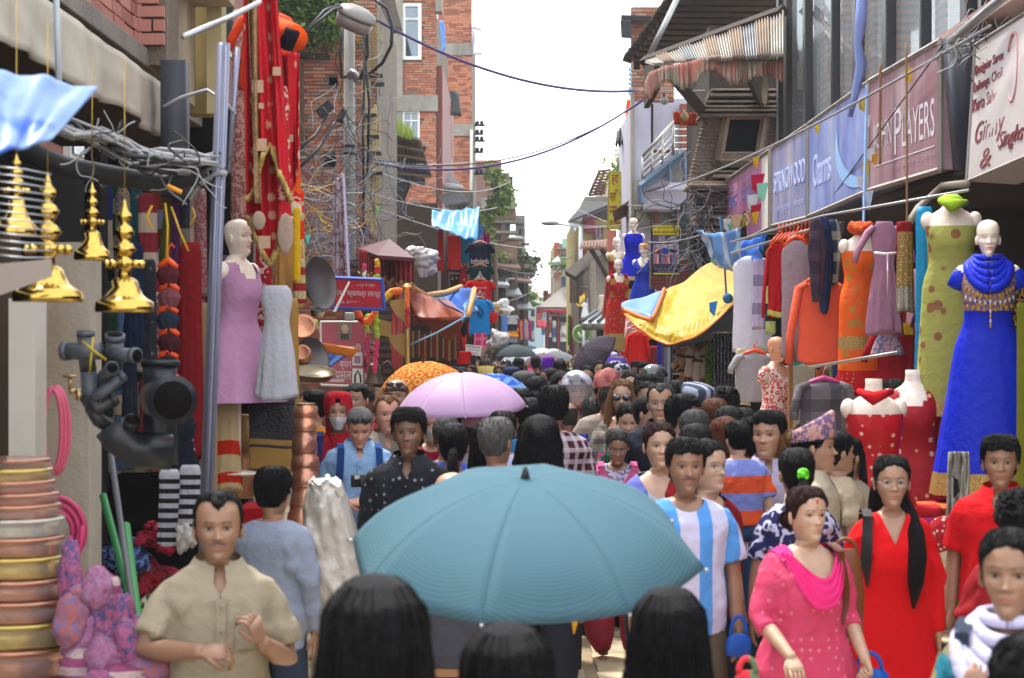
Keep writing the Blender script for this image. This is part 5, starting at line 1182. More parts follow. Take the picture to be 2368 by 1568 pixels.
# tarpaulins on the right
YT=M_('yellow_tarp','#c8a614',rough=.45,var=.25,vs=4,bump=1.0,bs=9,dirt=.35,dirtcol=(.42,.30,.10),trans=.25);BT=M_('tarp_blue_under','#2c4468',rough=.5,var=.4,vs=4,dirt=.4,dirtcol=(.05,.06,.08));OT=M_('tarp_orange','#c86a22',rough=.5,var=.2)
TP=root('tarpaulin',P(1600,700,23),'big sagging yellow tarpaulin with orange hem and blue underside over the shoe stall','tarpaulin')
TC=[[(1437,703,24.6),(1520,677,25.2),(1580,652,25.6),(1645,607,25.6),(1702,634,24)],[(1436,709,24.4),(1508,706,24.3),(1568,704,24.3),(1638,668,24.2),(1700,660,23.4)],[(1437,714,24.3),(1492,738,23.7),(1556,756,23.4),(1630,725,23.2),(1698,682,23)],[(1438,718,24.3),(1478,760,23.5),(1545,795,23.2),(1622,770,22.8),(1697,704,22.8)]]
def ytop(u,v):
 u,v=float(u),float(v)
 def cr(p,t):
  n=len(p)-1;x=min(t*n,n-1e-6);i=int(x);k=x-i;a,b,c,d_=p[max(i-1,0)],p[i],p[i+1],p[min(i+2,n)]
  return b+.5*k*(c-a+k*(2*a-5*b+4*c-d_+k*(3*(b-c)+d_-a)))
 p=cr([cr([P(*q)for q in row],u)for row in TC],v)
 return p+Vector((.0,-.035*math.sin(u*21+v*4)*(.3+math.sin(v*3.14))-.05*noise.noise(Vector((u*7,v*5,2))),.02*noise.noise(Vector((u*9,v*9,0)))))+Vector((0,.03*abs(noise.noise(Vector((u*26,v*7,3))))+.02*abs(noise.noise(Vector((u*40,v*24,5)))),0))
mk('yellow_sheet',G().grid(ytop,130,60),YT,TP,solid=.006)
mk('blue_lining',G().grid(lambda u,v:ytop(.48+.52*u,1).lerp(P(1532+168*u,802+6*u-48*u*u,24.3),v)+Vector((.0,.03*noise.noise(Vector((u*8,v*2,1))),0)),40,6),BT,TP,solid=.006)
mk('hem',G().tube([ytop(u,1.0)for u in np.linspace(0,1,50)],.012,5),OT,TP)
mk('blue_corner',G().grid(lambda u,v:ytop(u*.30,v*.62)+Vector((0,-.04,.01)),10,6),M_('tarp_bright_blue','#3f74d6',rough=.4,var=.25),TP,solid=.004)
mk('orange_corner_hem',G().tube([ytop(.31,.66*k)+Vector((0,-.05,.02))for k in np.linspace(0,1,8)],.026,5).tube([ytop(k*.31,.66)+Vector((0,-.05,.0))for k in np.linspace(0,1,10)],.030,5),OT,TP)
LB=M_('pale_blue_tarp','#6fa6de',rough=.4,pat='patch',col2='#d2e0f0',ps=2.2,var=.15,trans=.35,bump=.3,bs=10)
tag(mk('tarpaulin',patch([P(1610,534,24),P(1712,526,21),P(1708,622,21.5),P(1660,610,23.5)],16,16,.12,.05,seed=6),LB,solid=.006),'pale blue and white plastic tarpaulin tied above the yellow one','tarpaulin')
tag(mk('tarpaulin',patch([P(1684,560,23),P(1760,545,20),P(1764,596,20),P(1690,606,22)],12,8,.06,.04,seed=9),M_('deep_blue_tarp','#2f6fd0',rough=.45,var=.3,trans=.2),solid=.006),'deep blue tarpaulin strip under the pink sign','tarpaulin')
tag(mk('rope',G().tube([P(1664,500,23),P(1672,560,23),P(1680,690,22.5),P(1684,694,22.5)],.012,5).ball(P(1683,690,22.4),(.06,.06,.06),8),M_('rope_blue','#2c5c88',rough=.8)),'knotted blue rope holding the yellow tarpaulin','rope')
# unseen brick flank, added for the glass front to reflect
LB_=root('added_flank',(-5.4,26,0),'unseen brick flank behind the red saris, added for the glass front to reflect','house')
mk('wall',G().box((-5.4,27.8,4.6),(2.0,20,9.2)),M_('flank_brick','#8e5544',rough=.9,pat='hs',col2='#6f4a3c',ps=80,var=.4,dirt=.3),LB_,smooth=False)
for y in(20,23.5,27,30.5):
 for z in(4.6,7.2):w_=mk('window',G().box((-4.38,y,z),(.10,1.0,1.4)),WHITEP,LB_,smooth=False);mk('pane',G().box((-4.34,y,z),(.06,.84,1.24)),DGLASS,w_,smooth=False)
 # garments
GP={'tee':([0,.02,.06,.12,.5,1],[.17,.30,.44,.50,.47,.50]),'dress':([0,.05,.14,.24,.36,.42,.7,1],[.22,.30,.36,.33,.26,.28,.42,.50]),'gown':([0,.04,.12,.22,.3,.36,.6,1],[.24,.34,.38,.34,.29,.30,.40,.50]),'drape':([0,.05,.3,.6,1],[.34,.46,.44,.47,.50]),'skirt':([0,.1,.5,1],[.30,.34,.42,.50]),'strip':([0,.02,.5,1],[.46,.5,.48,.5]),'knot':([0,.1,.4,.7,1],[.2,.4,.5,.4,.22])}
HANG=M_('orange_hanger','#d8480f',rough=.35);HANGP=M_('pink_hanger','#b8407c',rough=.35)
def garment(kind,px,py,wp,hp,d,rot,mats,name,label,cat='garment',bands=(),folds_=9,amp=.12,dep=.26,sleeve=0,sl_m=0,hanger=None,group=None,seed=0,scal=0,lean=0,slx=.34):
 s=F/d;W,L=wp/s,hp/s;top=P(px,py,d);n=40;m=26;T,Wf=GP[kind];g=G();rings=[]
 for i in range(m+1):
  t=i/m;hw=np.interp(t,T,Wf)*W;a_=amp*(.15+t);r_=[]
  for j in range(n):
   an=2*math.pi*j/n;k=1+a_*math.sin(folds_*an+seed+.8*math.sin(t*4+seed))+a_*.8*noise.noise(Vector((an*1.6+seed,t*3.2,seed)))+a_*.4*math.sin(23*an+3*noise.noise(Vector((an,t*4,seed))))
   zz=-t*L-(scal*L*math.sin(an*5+seed)if i==m else 0)-.02*L*math.sin(an*2+seed)*t
   r_.append((hw*k*math.sin(an)+lean*t*L,hw*dep*k*-math.cos(an)*(1 if kind!='strip' else .5),zz))
  rings.append(r_)
 g.loft(rings,0)
 for b0,b1,mi in bands:
  for q in range(m):
   if b0<=(q+.5)/m<b1:
    for j in range(n):g.m[q*n+j]=mi
 if sleeve:
  for sx in(-1,1):g.tube([(sx*W*.30,0,-.05*L),(sx*W*.47,0,-.10*L),(sx*(W*.5+sleeve*L*slx),.0,-(.12+sleeve*.62)*L),(sx*(W*.5+sleeve*L*slx*1.25),0,-(.12+sleeve)*L)],[W*.13,W*.15,W*.13,W*.12],12,sl_m,flat=.7)
 me=mesh(name,g);
 o=link(name,me,mats);o.location=top;o.rotation_euler=(0,0,R(rot));tag(o,label,cat,group)
 if hanger:
  h=G();h.tube([(-W*.42,0,-.05*L),(-W*.2,0,.012),(0,0,.035),(W*.2,0,.012),(W*.42,0,-.05*L)],[.012,.018,.022,.018,.012],7);h.tube([(0,0,.03),(0,0,.09),(.02,0,.12),(.035,0,.10)],.006,6)
  link('hanger',mesh('hanger',h),[hanger],o)
 return o
def dress_mesh(key):
 hem,sleeve,flare,hi,bands,neck,headless=key
 g=G();n=40
 zs=[z for z in np.arange(hem,1.40,.035)]+[1.398,1.41]
 rings=[]
 for z in zs:
  fl=flare*max(0,.99-z);rings.append([(a,b,z)for a,b,c in ring(max(z,.90),'f',.012,n,flare=fl,rip=.02+.24*fl+.02*max(0,1-z),nr=13)])
 if neck=='tube':rings=[r for r in rings if r[0][2]<1.335]
 g.loft(rings,0,(False,False))
 for q in range(len(rings)-1):
  z=(rings[q][0][2]+rings[q+1][0][2])/2
  for b0,b1,mi in bands:
   if b0<=z<b1:
    for j in range(n):g.m[q*n+j]=mi
 if sleeve:
  for sx in(-1,1):g.tube([(sx*.125,.01,1.375),(sx*.165,.01,1.35),(sx*.205,.0,1.27-.1*(sleeve-1))],[.05,.058,.055],12,0)
 if neck=='w':
  v=np.array(g.v);keep=[(f,m_)for f,m_ in zip(g.f,g.m)if not((v[list(f)].mean(0)[1]<.0)and(v[list(f)].mean(0)[0]/.095)**2+((v[list(f)].mean(0)[2]-1.44)/.15)**2<1)]
  g.f=[a for a,b in keep];g.m=[b for a,b in keep]
 return g
def mann_mesh(key):
 headed,=key;n=24
 if headed:g,mk_=head_mesh(True,'f',0,0,.92,.82,1.0,0);g.v=[(a[0],a[1],a[2]+CH)for a in g.v];g.m=[0]*len(g.m)
 else:g=G();mk_=np.zeros((0,4));g.loft([ring(z,'f',-.004,n)for z in(1.43,1.45,1.50,1.535)])
 nh=len(mk_)
 g.loft([ring(z,'f',-.002,n)for z in(.80,.9,1.0,1.12,1.2,1.28,1.33,1.37,1.398,1.418,1.434,1.46)])
 for sx in(-1,1):g.ball((sx*.158,.01,1.355),(.048,.055,.062),14)
 g.tube([(0,.0,.85),(0,0,.05)],.02,8);g.ball((0,0,.03),(.14,.14,.02),16)
 return g,np.concatenate([mk_,np.tile([0,0,0,1.],(len(g.v)-nh,1))])if nh else np.tile([0,0,0,1.],(len(g.v),1))
def mannequin(px,ysh,d,rot,label,mats,hem=.1,sleeve=0,flare=.3,bands=(),neck='w',head=True,scale=1.0,tone='w',extra=None,group=None,wig=None,hung=True):
 """ysh = pixel row of the shoulders"""
 z=zpx(ysh,d);o=bpy.data.objects.new('mannequin',cached('mann',(head,),mann_mesh));COL.objects.link(o)
 o.material_slots[0].link='OBJECT';o.material_slots[0].material=skinmat(tone)if tone=='w' else MC[tone]
 o.location=(xpx(px,d),d,z-1.40*scale);o.rotation_euler=(0,0,R(rot));o.scale=(scale,)*3;tag(o,label,'mannequin',group)
 nm=max([b[2]for b in bands],default=0)+1
 ob('dress',cached('dress',(hem,sleeve,flare,True,tuple(bands),neck,not head),dress_mesh,nm),mats[:nm],o)
 if wig:ob('hair',cached('hair',(wig[0],True,0,0),hair_mesh),[wig[1]],o)
 if extra:ob('scarf',cached('scarf',(extra[0],'f',1.0),scarf_mesh),[extra[1]],o)
 return o
GOLD=M_('gold_trim','#a8853c',rough=.4,metal=.35,pat='spots',col2='#d8c890',ps=90,var=.3,bump=.4,bs=120)
SILV=M_('silver_trim','#8c8478',rough=.4,metal=.4,pat='spots',col2='#d8c8a0',ps=110,var=.3)
BLUE=cloth('#1428b8',rough=.5)
EMB=M_('gold_embroidery','#1a2a9c',rough=.5,pat='cells',col2='#b08a34',ps=52,var=.1)
b_=mannequin(2285,618,12.9,-8,'white headed mannequin in a long royal blue gown with gold beaded yoke',[BLUE,GOLD,EMB],hem=-.03,sleeve=1,flare=.16,bands=((-.1,.10,1),(1.14,1.41,2)),scale=1.03,extra=('wrap',BLUE),wig=None)
g=G();r=random.Random(4)
for row in range(5):
 rr=.10+row*.028
 for k in range(-7-row,8+row):
  a=k/(7+row)*1.25;x=math.sin(a)*rr*(1.05+.1*row);z=1.40-math.cos(a)*rr*1.05-row*.012
  if abs(x)<.15:y=-(np.interp(z,PROF['f'][0],PROF['f'][2])+.016)*math.sqrt(max(.05,1-(x/.18)**2));g.ball((x,y,z),(.007,.006,.014),5,mi=row%2)
for k in range(7):g.ball((0,-.155,1.21-k*.03),(.008,.006,.015),5,mi=k%2)
me=mesh('beads',g);link('beadwork',me,[M_('bead_gold','#c8963c',rough=.3,metal=.5),M_('bead_white','#c8c8d8',rough=.3)],b_)
LIME=cloth('#a0a050','spots','#8a5c3c',8.5,trans=.1)
mannequin(2200,495,13.6,-12,'headless mannequin wrapped in a lime green dress with bronze medallions',[LIME,GOLD],hem=.02,flare=.06,bands=((-.05,.14,1),),neck='tube',head=False,extra=None,scale=1.0)
tag(mk('neck_cloth',G().tube([P(2175,462,13.45),P(2200,475,13.3),P(2235,468,13.45)],[.02,.05,.02],8).ball(P(2198,464,13.5),(.09,.09,.045),12),cloth('#8fb028')),'bright lime scarf knotted round the neck of the headless green mannequin','scarf')
garment('drape',2138,478,46,412,14.0,4,[cloth('#1c8fc0',rough=.45,trans=.15),GOLD],'sari','turquoise sari with gold border hanging beside the lime green dress','sari',bands=((.93,1,1),),dep=.5,folds_=6,amp=.12,seed=3)
garment('strip',2150,540,12,340,13.8,10,[GOLD],'sari_border','narrow gold glittering sari border next to the turquoise sari','sari',dep=.4)
garment('drape',2093,512,40,210,14.6,0,[M_('gold_sari','#8c6a2c',rough=.45,metal=.2,pat='spots',col2='#c8a860',ps=50,var=.3),SILV,cloth('#7c1018')],'sari','gold and red festive sari folded over the rail','sari',bands=((.75,1,1),(0,.1,2)),dep=.4,seed=5)
garment('strip',2078,512,10,190,14.9,0,[cloth('#9c1014')],'sari','plain dark red sari strip between the mauve dress and gold sari','sari')
garment('dress',2045,512,82,260,15.6,0,[cloth('#a87890',trans=.1)],'dress','dusty mauve dress with a white sash behind the orange outfit','dress',sleeve=.25,seed=4)
mk_b=mk('sash',G().tube([P(2022,585,15.25),P(2050,588,15.2),P(2078,585,15.25)],.012,6).tube([P(2052,588,15.2),P(2053,640,15.2),P(2052,690,15.25)],.018,4,flat=.3),cloth('#d8c8d0'));tag(mk_b,'white ribbon sash tied on the dusty mauve dress','sash')
garment('dress',2052,745,78,75,15.8,0,[cloth('#c8a0a8','floral','#6078b0',12)],'dress','pale pink hem with blue tower print below the mauve dress','dress',amp=.03)
ORG=cloth('#d8580c','spots','#a87830',9,rough=.5)
mannequin(1995,558,16.4,14,'headless mannequin in an orange gold embroidered tunic over a red skirt',[ORG,GOLD,cloth('#b80c14','dots','#c8a070',30)],hem=.16,flare=.02,bands=((-.2,.32,2),(.50,.62,1)),neck='tube',head=False,scale=1.0)
tag(mk('neck_cloth',G().ball(P(1990,528,16.4),(.11,.09,.06),12).tube([P(1968,520,16.3),P(1990,532,16.2),P(2012,520,16.3)],.035,8),cloth('#d03c10','spots','#c8a050',40)),'red and orange scarf bundled on the neck of the orange mannequin','scarf')
garment('drape',2022,600,40,250,16.9,0,[cloth('#c8500c','spots','#a87830',14),GOLD],'dupatta','orange gold bordered shawl hanging behind the orange tunic','shawl',bands=((.5,.75,1),(.9,1,1)),dep=.4,seed=7)
garment('skirt',1983,796,100,100,16.6,0,[cloth('#b80c14','dots','#c8a070',30)],'skirt','wide red skirt flaring below the orange tunic','skirt',amp=.12,seed=2)
garment('skirt',2000,866,50,50,16.4,0,[cloth('#a00810')],'trousers','red trouser leg hanging under the wide red skirt','trousers')
RED=cloth('#b00a18','dots','#d8b0a0',16,rough=.5);RED2=cloth('#9c0a16','dots','#d8b088',11,rough=.5)
mannequin(2022,928,12.6,6,'white shouldered mannequin in a strapless red sequinned gown',[RED,M_('maroon_hem','#8c2030',rough=.6,pat='brocade',col2='#d0a098',ps=14)],hem=.1,flare=.30,bands=((.0,.45,1),),neck='tube',head=False,scale=1.05)
tag(mk('neck_cloth',G().tube([P(1985,905,12.4),P(2020,922,12.25),P(2062,905,12.4)],[.02,.045,.02],8),cloth('#b80c18')),'red scarf folded on the shoulders of the strapless red mannequin','scarf')
mannequin(2112,905,13.6,-14,'mannequin in a dark red one shoulder gown with large silver dots',[RED2,cloth('#8c2030')],hem=.05,flare=.28,bands=((-.1,.08,1),),head=False,neck='w',scale=1.08)
garment('tee',1905,884,118,130,15.6,4,[cloth('#6c6468','check','#2c2c34',26)],'plaid_shirt','grey and mauve plaid shirt on a pink hanger below the coral jackets','shirt',sleeve=.55,hanger=HANGP,slx=.12,amp=.03)
garment('tee',1897,648,105,190,17.2,0,[cloth('#d8583c')],'shirt','coral orange long sleeved shirt on the middle of the right hand rail','shirt',sleeve=.9,hanger=HANG,amp=.04,seed=2,slx=.1)
garment('tee',1868,652,60,190,17.8,0,[cloth('#3c98b0')],'shirt','turquoise shirt half hidden behind the coral shirt','shirt',sleeve=.8,seed=5,slx=.1)
garment('tee',1842,556,70,275,17.6,0,[cloth('#8c7c84')],'tunic','long grey mauve tunic on an orange hanger','tunic',hanger=HANG,amp=.06,seed=8,folds_=11)
garment('tee',1799,562,46,170,19.4,0,[cloth('#a80c14'),cloth('#b8b858')],'cardigan','dark red cardigan with yellow green panel hanging from the rail','cardigan',sleeve=.9,bands=((.92,1,1),),seed=1,hanger=HANG,slx=.06)
garment('strip',1782,580,22,190,19.7,0,[cloth('#b0c878','hs','#202020',18)],'garment','pale green top with black bars edge beside the dark red cardigan','top')
for i,(x,y,w1,h1,c,c2,lb)in enumerate(((1888,505,34,190,'#2c2434','#503848','dark plum bunched shirt hanging from the rail'),(1906,503,34,220,'#1c2c5c','#10182c','navy bunched shirt hanging from the rail'),(1926,508,38,150,'#20304c','#a8a898','navy and white plaid shirt hanging bunched'),(1946,512,26,170,'#3c3038','#181418','brownish plaid shirt next to the orange tunic'),(1916,640,24,80,'#1c5c24','#0c2c10','green printed scarf below the navy shirts'),(1892,660,28,60,'#b09030','#7c1c20','striped yellow red sleeve below the plum shirt'))):
 garment('knot',x,y,w1*1.15,h1,16.9+i*.12,0,[cloth(c,'check',c2,34)],'shirt',lb,'shirt',dep=.6,amp=.16,folds_=5,seed=i*2)
garment('tee',1741,592,92,216,20.6,0,[cloth('#d0cedc',trans=.15)],'white_dress','long white sleeveless dress with rounded hem at the left end of the rail','dress',amp=.03,dep=.3,seed=3,scal=.03)
garment('strip',1760,600,40,160,20.2,8,[cloth('#b8a8c8','check','#3c2c5c',22)],'shirt','lilac plaid shirt fluttering before the white dress','shirt',amp=.12)
garment('tee',1745,818,85,110,19.6,0,[cloth('#8c8a90')],'tee_shirt','grey t-shirt on the lower rail','t-shirt',hanger=HANG,sleeve=.3,seed=3)
garment('drape',1716,806,32,130,20.2,0,[cloth('#c0b498')],'lace_top','cream lace fringed top on the lower rail','top',amp=.15,seed=5)
mannequin(1795,828,19.4,40,'tan headed mannequin in a coral and white leaf print blouse',[cloth('#c83c44','cells','#d8c8c0',22)],hem=.85,sleeve=1,flare=.1,head=True,scale=1.0,tone='tan_plastic')if False else None
M_('tan_plastic','#c89070',rough=.35)
mannequin(1797,850,19.2,40,'tan headed mannequin in a coral and white leaf print blouse',[cloth('#c0343c','cells','#d8c8c0',22)],hem=.75,sleeve=1,flare=.1,tone='tan_plastic')
tag(mk('wooden_post',pbox(G(),1825,1834,790,1400,17.5,.1),M_('tan_post','#7c5430',rough=.7),smooth=False),'tan wooden post beside the leaf print mannequin','post')
tag(mk('display_board',pbox(G(),1834,1885,845,1300,18.6,.06),M_('pegboard','#9c9484',rough=.8),smooth=False),'pale wall board behind the plaid shirt','board')
garment('tee',2075,745,90,150,16.0,0,[cloth('#8c0c18')],'blouse','dark red blouse hanging in the shade behind the turquoise sari','blouse',sleeve=.5,seed=6)
garment('strip',2100,748,24,26,15.9,0,[cloth('#c8a818')],'ribbon','small yellow ribbon on the dark red blouse','ribbon')
GRY=cloth('#a09c94','patch','#8c8880',9)
tag(mk('sari',patch([P(2194,1045,12.35),P(2242,1045,12.3),P(2241,1250,12.3),P(2190,1252,12.35)],40,40,0,.07,seed=3,nr=4),GRY,solid=.006),'light grey sari with black paisley motifs and cream hem','sari')
tag(mk('sari_hem',patch([P(2190,1246,12.29),P(2241,1244,12.24),P(2242,1272,12.24),P(2190,1274,12.29)],30,4,0,.02,seed=3,nr=3),M_('cream_hem','#b0a070',rough=.8),solid=.006),'cream band along the bottom of the light grey sari','cloth')
g=G()
for x,y in((2208,1212),(2232,1214),(2206,1140)):g.tube([P(x-4,y-40,12.02),P(x+5,y-30,12.0),P(x+6,y-5,12.0),P(x,y+12,12.0)],[.008,.02,.03,.006],8,flat=.25)
tag(mk('paisley_print',g,cloth('#1c1c24')),kind='stuff')
garment('strip',2220,1262,58,150,12.4,0,[cloth('#0c7c1c')],'cloth','bright green cloth hanging below the grey sari','cloth',amp=.12)
garment('strip',2362,700,22,430,12.2,0,[cloth('#6c7018')],'cloth','olive yellow cloth at the right edge behind the blue gown','cloth')
garment('tee',2345,640,60,120,13.2,0,[cloth('#2c1c30','floral','#b08840',20)],'blouse','dark embroidered sleeve beside the blue gown','blouse')
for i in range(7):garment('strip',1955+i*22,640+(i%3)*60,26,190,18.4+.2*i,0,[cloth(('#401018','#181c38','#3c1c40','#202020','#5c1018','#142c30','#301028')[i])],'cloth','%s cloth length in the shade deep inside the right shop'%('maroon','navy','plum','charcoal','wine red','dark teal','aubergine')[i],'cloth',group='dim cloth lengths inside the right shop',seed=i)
r=random.Random(31)
for i in range(48):
 col_,row=i%16,i//16;x=1830+col_*22+r.uniform(-6,6);dd2=(3.30 if i%2 else 3.45)*F/(x-1184);y=(600,800,985)[row]+r.uniform(-30,30)+col_*(4,-2,-6)[row]
 c=r.choice(['#b8b0b8','#a81c30','#c8405c','#20305c','#c86c28','#7c2c5c','#d0a0a8','#287888','#38204c','#8c1018','#c0a868','#4c5c30'])
 garment(r.choice(('drape','dress','tee')),x,y,r.uniform(30,52)*16/dd2,r.uniform(170,240)*16/dd2,dd2,r.uniform(-20,20),[cloth(c,r.choice((None,'floral','check','dots')),r.choice(('#c8b890','#181c30','#c8c0c8')),20)],'garment','%s garment hung behind the front rail on the right, %s row'%({'#b8b0b8':'pale','#a81c30':'crimson','#c8405c':'rose','#20305c':'navy','#c86c28':'orange','#7c2c5c':'purple','#d0a0a8':'pale pink','#287888':'teal','#38204c':'violet','#8c1018':'dark red','#c0a868':'sand','#4c5c30':'olive'}[c],('upper','middle','lower')[row]+', '+('far end','far half','near half','near end')[col_//4]),'garment',group='garments behind the front rail',sleeve=.3 if i%3==0 else 0,seed=i)
tag(mk('rail',G().tube([P(1690,560,20.8),P(1900,500,17),P(2240,440,13.4)],.011,8).tube([P(1690,586,20.8),P(1870,532,17.6)],.012,6),METAL),'long metal rail under the sign row carrying the clothes','rail')
tag(mk('rail',G().tube([P(1870,850,17),P(2075,815,14.6)],.012,6),METAL),'thin steel rail behind the red gowns','rail')
for i in range(9):
 h=root('hanger',P(1800+i*9,532-i*1.6,18.8-i*.12),'orange plastic hanger, %s from the far end, packed on the rail above the long tunic'%'first,second,third,fourth,fifth,sixth,seventh,eighth,ninth'.split(',')[i],'hanger','orange hangers packed on the rail')
 hm=CACHE.get('hg')or mesh('hook',G().tube([(-.17,0,-.12),(0,0,-.04),(.17,0,-.12)],.012,6).tube([(0,0,-.04),(0,0,.03),(.025,0,.05),(.04,0,.03)],.006,6));CACHE['hg']=hm
 link('hook',hm,[HANG],h);h.rotation_euler=(0,0,R(60))
r=random.Random(6);pc=['#7c0c20','#1c3c9c','#b0247c','#1c7c30','#b8a818','#202c50','#6c1c24','#c85c1c','#3c1c50','#a80c18']
tb=root('display_table',P(2150,1420,12.9),'wooden stall table under the piles of folded clothes','table')
mk('table_top',G().box(P(2150,1425,12.9),(1.3,.9,.05)),WOOD,tb,smooth=False);[mk('leg',G().box((xpx(2150,12.9)+a,12.9+b,.2),(.06,.06,.42)),WOOD,tb,smooth=False)for a in(-.6,.6)for b in(-.4,.4)]
for i in range(30):
 col_=i%3;row=i//3;x=2118+col_*34+r.uniform(-6,6);y=1412-row*26+r.uniform(-3,3);c=P(x,y,12.6+.1*col_)
 g=G();w_=r.uniform(.26,.34)
 g.loft([[(c.x+w_/2*math.copysign(abs(math.cos(a))**.4,math.cos(a))*k,c.y+.17*math.copysign(abs(math.sin(a))**.4,math.sin(a))*k,c.z+z+.006*math.sin(a*3+i))for a in np.linspace(0,2*math.pi,25)[:-1]]for z,k in((-.030,.96),(-.02,1),(.005,1.01),(.028,.98),(.036,.9))])
 tag(mk('folded_cloth',g,cloth(pc[r.randrange(10)],'hs',pc[r.randrange(10)],90)),'folded cloth, %s up in the %s pile behind the woman in the red kurta'%('lowest one,second,third,fourth,fifth,sixth,seventh,eighth,ninth,tenth'.split(',')[row],('left','middle','right')[col_]),'cloth','folded clothes piled behind the red kurta')
for i,(x,y,c)in enumerate(((2140,1330,'#c8b010'),(2196,1290,'#c0a890'),(2130,1380,'#d8a818'),(2192,1350,'#a83048'),(2180,1240,'#9c1020'))):
 g=G();g.ball(P(x,y,12.1),(.10,.09,.13),12);g.v=[tuple(Vector(q)+Vector((0,0,1))*.02*noise.noise(Vector(q)*9))for q in g.v]
 tag(mk('bundle',g,cloth(c,'spots','#c8c0b0',30)),('yellow bundle of cloth lowest by the red sleeve','cream beaded bundle beside the green cloth','golden cloth bundle under the yellow one','rose cloth bundle beside the green cloth','red cloth bundle at the top of the pile')[i],'bundle')
CH_=M_('chain','#3a3c44',rough=.3,metal=.7,pat='spots',col2='#b0b4c0',ps=60,var=.2)
cc=root('chain_curtain',P(1680,790,24),'curtain of dark glittering bead chains beside the shoe stall','curtain')
for i in range(22):
 x=1652+i*2.7;b=P(x,770,23.6+.05*(i%3));g=G();n=60;L=.85
 g.tube([b+Vector((.006*math.sin(k*2+i),0,-L*k/n))for k in range(n+1)],[.012+.009*(k%2)for k in range(n+1)],5);mk('bead_chain',g,CH_,cc)
mk('curtain_rod',G().tube([P(1640,768,23.6),P(1716,768,23.6)],.02,6),METAL,cc)
garment('strip',1640,792,20,130,23.8,0,[cloth('#5c6c14','floral','#1c3010',14)],'scarf','olive green scarf beside the shoe stall','scarf',amp=.2)
SB=root('shoe_board',P(1600,850,24.6),'wire shoe rack crowded with brown and tan sandals','shoe rack');mk('rack_back',pbox(G(),1556,1650,778,960,24.8,.05),M_('dim_brown','#2c2018',rough=.9),SB,smooth=False)
for i in range(9):mk('wire',G().tube([P(1556,785+i*20,24.6),P(1650,785+i*20,24.6)],.008,5),METAL,SB)
def shoe(px,py,d,L,rot,c,label,grp):
 g=G();rg=[]
 for t,w_,h in((0,.3,.0),(.08,.75,0),(.3,.8,0),(.5,.62,0),(.72,.95,0),(.9,.8,0),(1,.3,0)):rg.append([(L*.19*w_*math.cos(a),L*(t-.5),.018*math.sin(a))for a in np.linspace(0,6.283,13)[:-1]])
 g.loft(rg,0);k=G();k.tube([(-L*.18,L*.15,0),(-L*.1,L*.18,.05),(L*.1,L*.18,.05),(L*.18,L*.15,0)],.016,6)
 o=link('sandal',mesh('sandal',g),[c]);link('strap',mesh('strap',k),[M_('strap_brown','#4c2c18',rough=.5)],o)
 o.location=P(px,py,d);o.rotation_euler=(R(90),R(rot),0);return tag(o,label,'sandal',grp)
r=random.Random(3);TN=[M_('tan_leather_%d'%i,c,rough=.5,var=.2)for i,c in enumerate(('#8c5a34','#a87850','#b08868','#5c3a24','#c8a488'))]
for i in range(30):shoe(1566+(i%6)*13+r.uniform(-4,4),796+(i//6)*32+r.uniform(-5,5),24.45,.24,r.uniform(-60,60),TN[(0,1,2,3,4)[i*7%5]],'%s sandal in the %s row of the wire shoe rack, %s'%(('brown','tan','pale tan','dark brown','pinkish')[i*7%5],('top','second','third','fourth','lowest')[i//6],('leftmost','left','left of centre','right of centre','right','rightmost')[i%6]),'sandals hanging on the shoe rack')
for x,y,nm in((1594,838,'left'),(1612,846,'middle'),(1630,836,'right')):shoe(x,y,24.1,.36,4,M_('white_sole','#b8a8a0',rough=.6),nm+' of the three large white rubber soles at the front of the shoe rack','white soles hanging on the shoe rack')
garment('tee',1474,772,44,70,30,0,[cloth('#d01410')],'blouse','bright red long sleeved blouse on an orange hanger under the yellow tarpaulin','blouse',sleeve=.7,hanger=HANG,group=None,slx=.08)
for i,(y,c)in enumerate(((757,'#c89890'),(742,'#d0b0a8'),(727,'#c898a8'))):garment('tee',1474+i,y,48,40,30.6+i*.4,0,[cloth(c)],'blouse',('cream','white','pale pink')[i]+' blouse on an orange hanger above the bright red one','blouse',sleeve=.6,hanger=HANG,slx=.1)
garment('tee',1510,800,50,60,31,0,[cloth('#8c2c34')],'jacket','dull red jacket on a chair back under the yellow tarpaulin','jacket')
for i,(x,c)in enumerate(((1524,'#1c2c9c'),(1532,'#5c3c70'),(1539,'#6c7488'),(1547,'#a0a0a8'),(1554,'#303440'))):garment('strip',x,786,8,190,27,0,[cloth(c)],'scarf',('blue','violet','slate','pale grey','charcoal')[i]+' bead string bundle hanging in a row by the shoe rack','scarf',amp=.2,dep=.9)
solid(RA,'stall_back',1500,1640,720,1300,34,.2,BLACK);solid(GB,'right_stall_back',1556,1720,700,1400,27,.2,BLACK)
RS=cloth('#b80c14','spots','#a87c3c',26)
mannequin(1430,640,34,8,'lower mannequin draped in a red sari with gold border above the stall',[RS,GOLD],hem=.15,flare=.10,bands=((.1,.42,1),(1.36,1.42,1)),scale=1.0,extra=('back',cloth('#b8101c','hs','#a87c3c',30)))
mannequin(1426,586,37,8,'upper mannequin in a red and green checked sari beneath the tailor sign',[cloth('#8c1018','dots','#b88c4c',24),GOLD],hem=.2,flare=.1,bands=((1.25,1.42,1),))
mannequin(1465,542,36,0,'mannequin in a sleeveless bright blue dress with black gold hem',[cloth('#0c1cb0'),GOLD,cloth('#08081c')],hem=.42,flare=.45,bands=((.42,.56,2),(.56,.62,1)),neck='vs',sleeve=0)
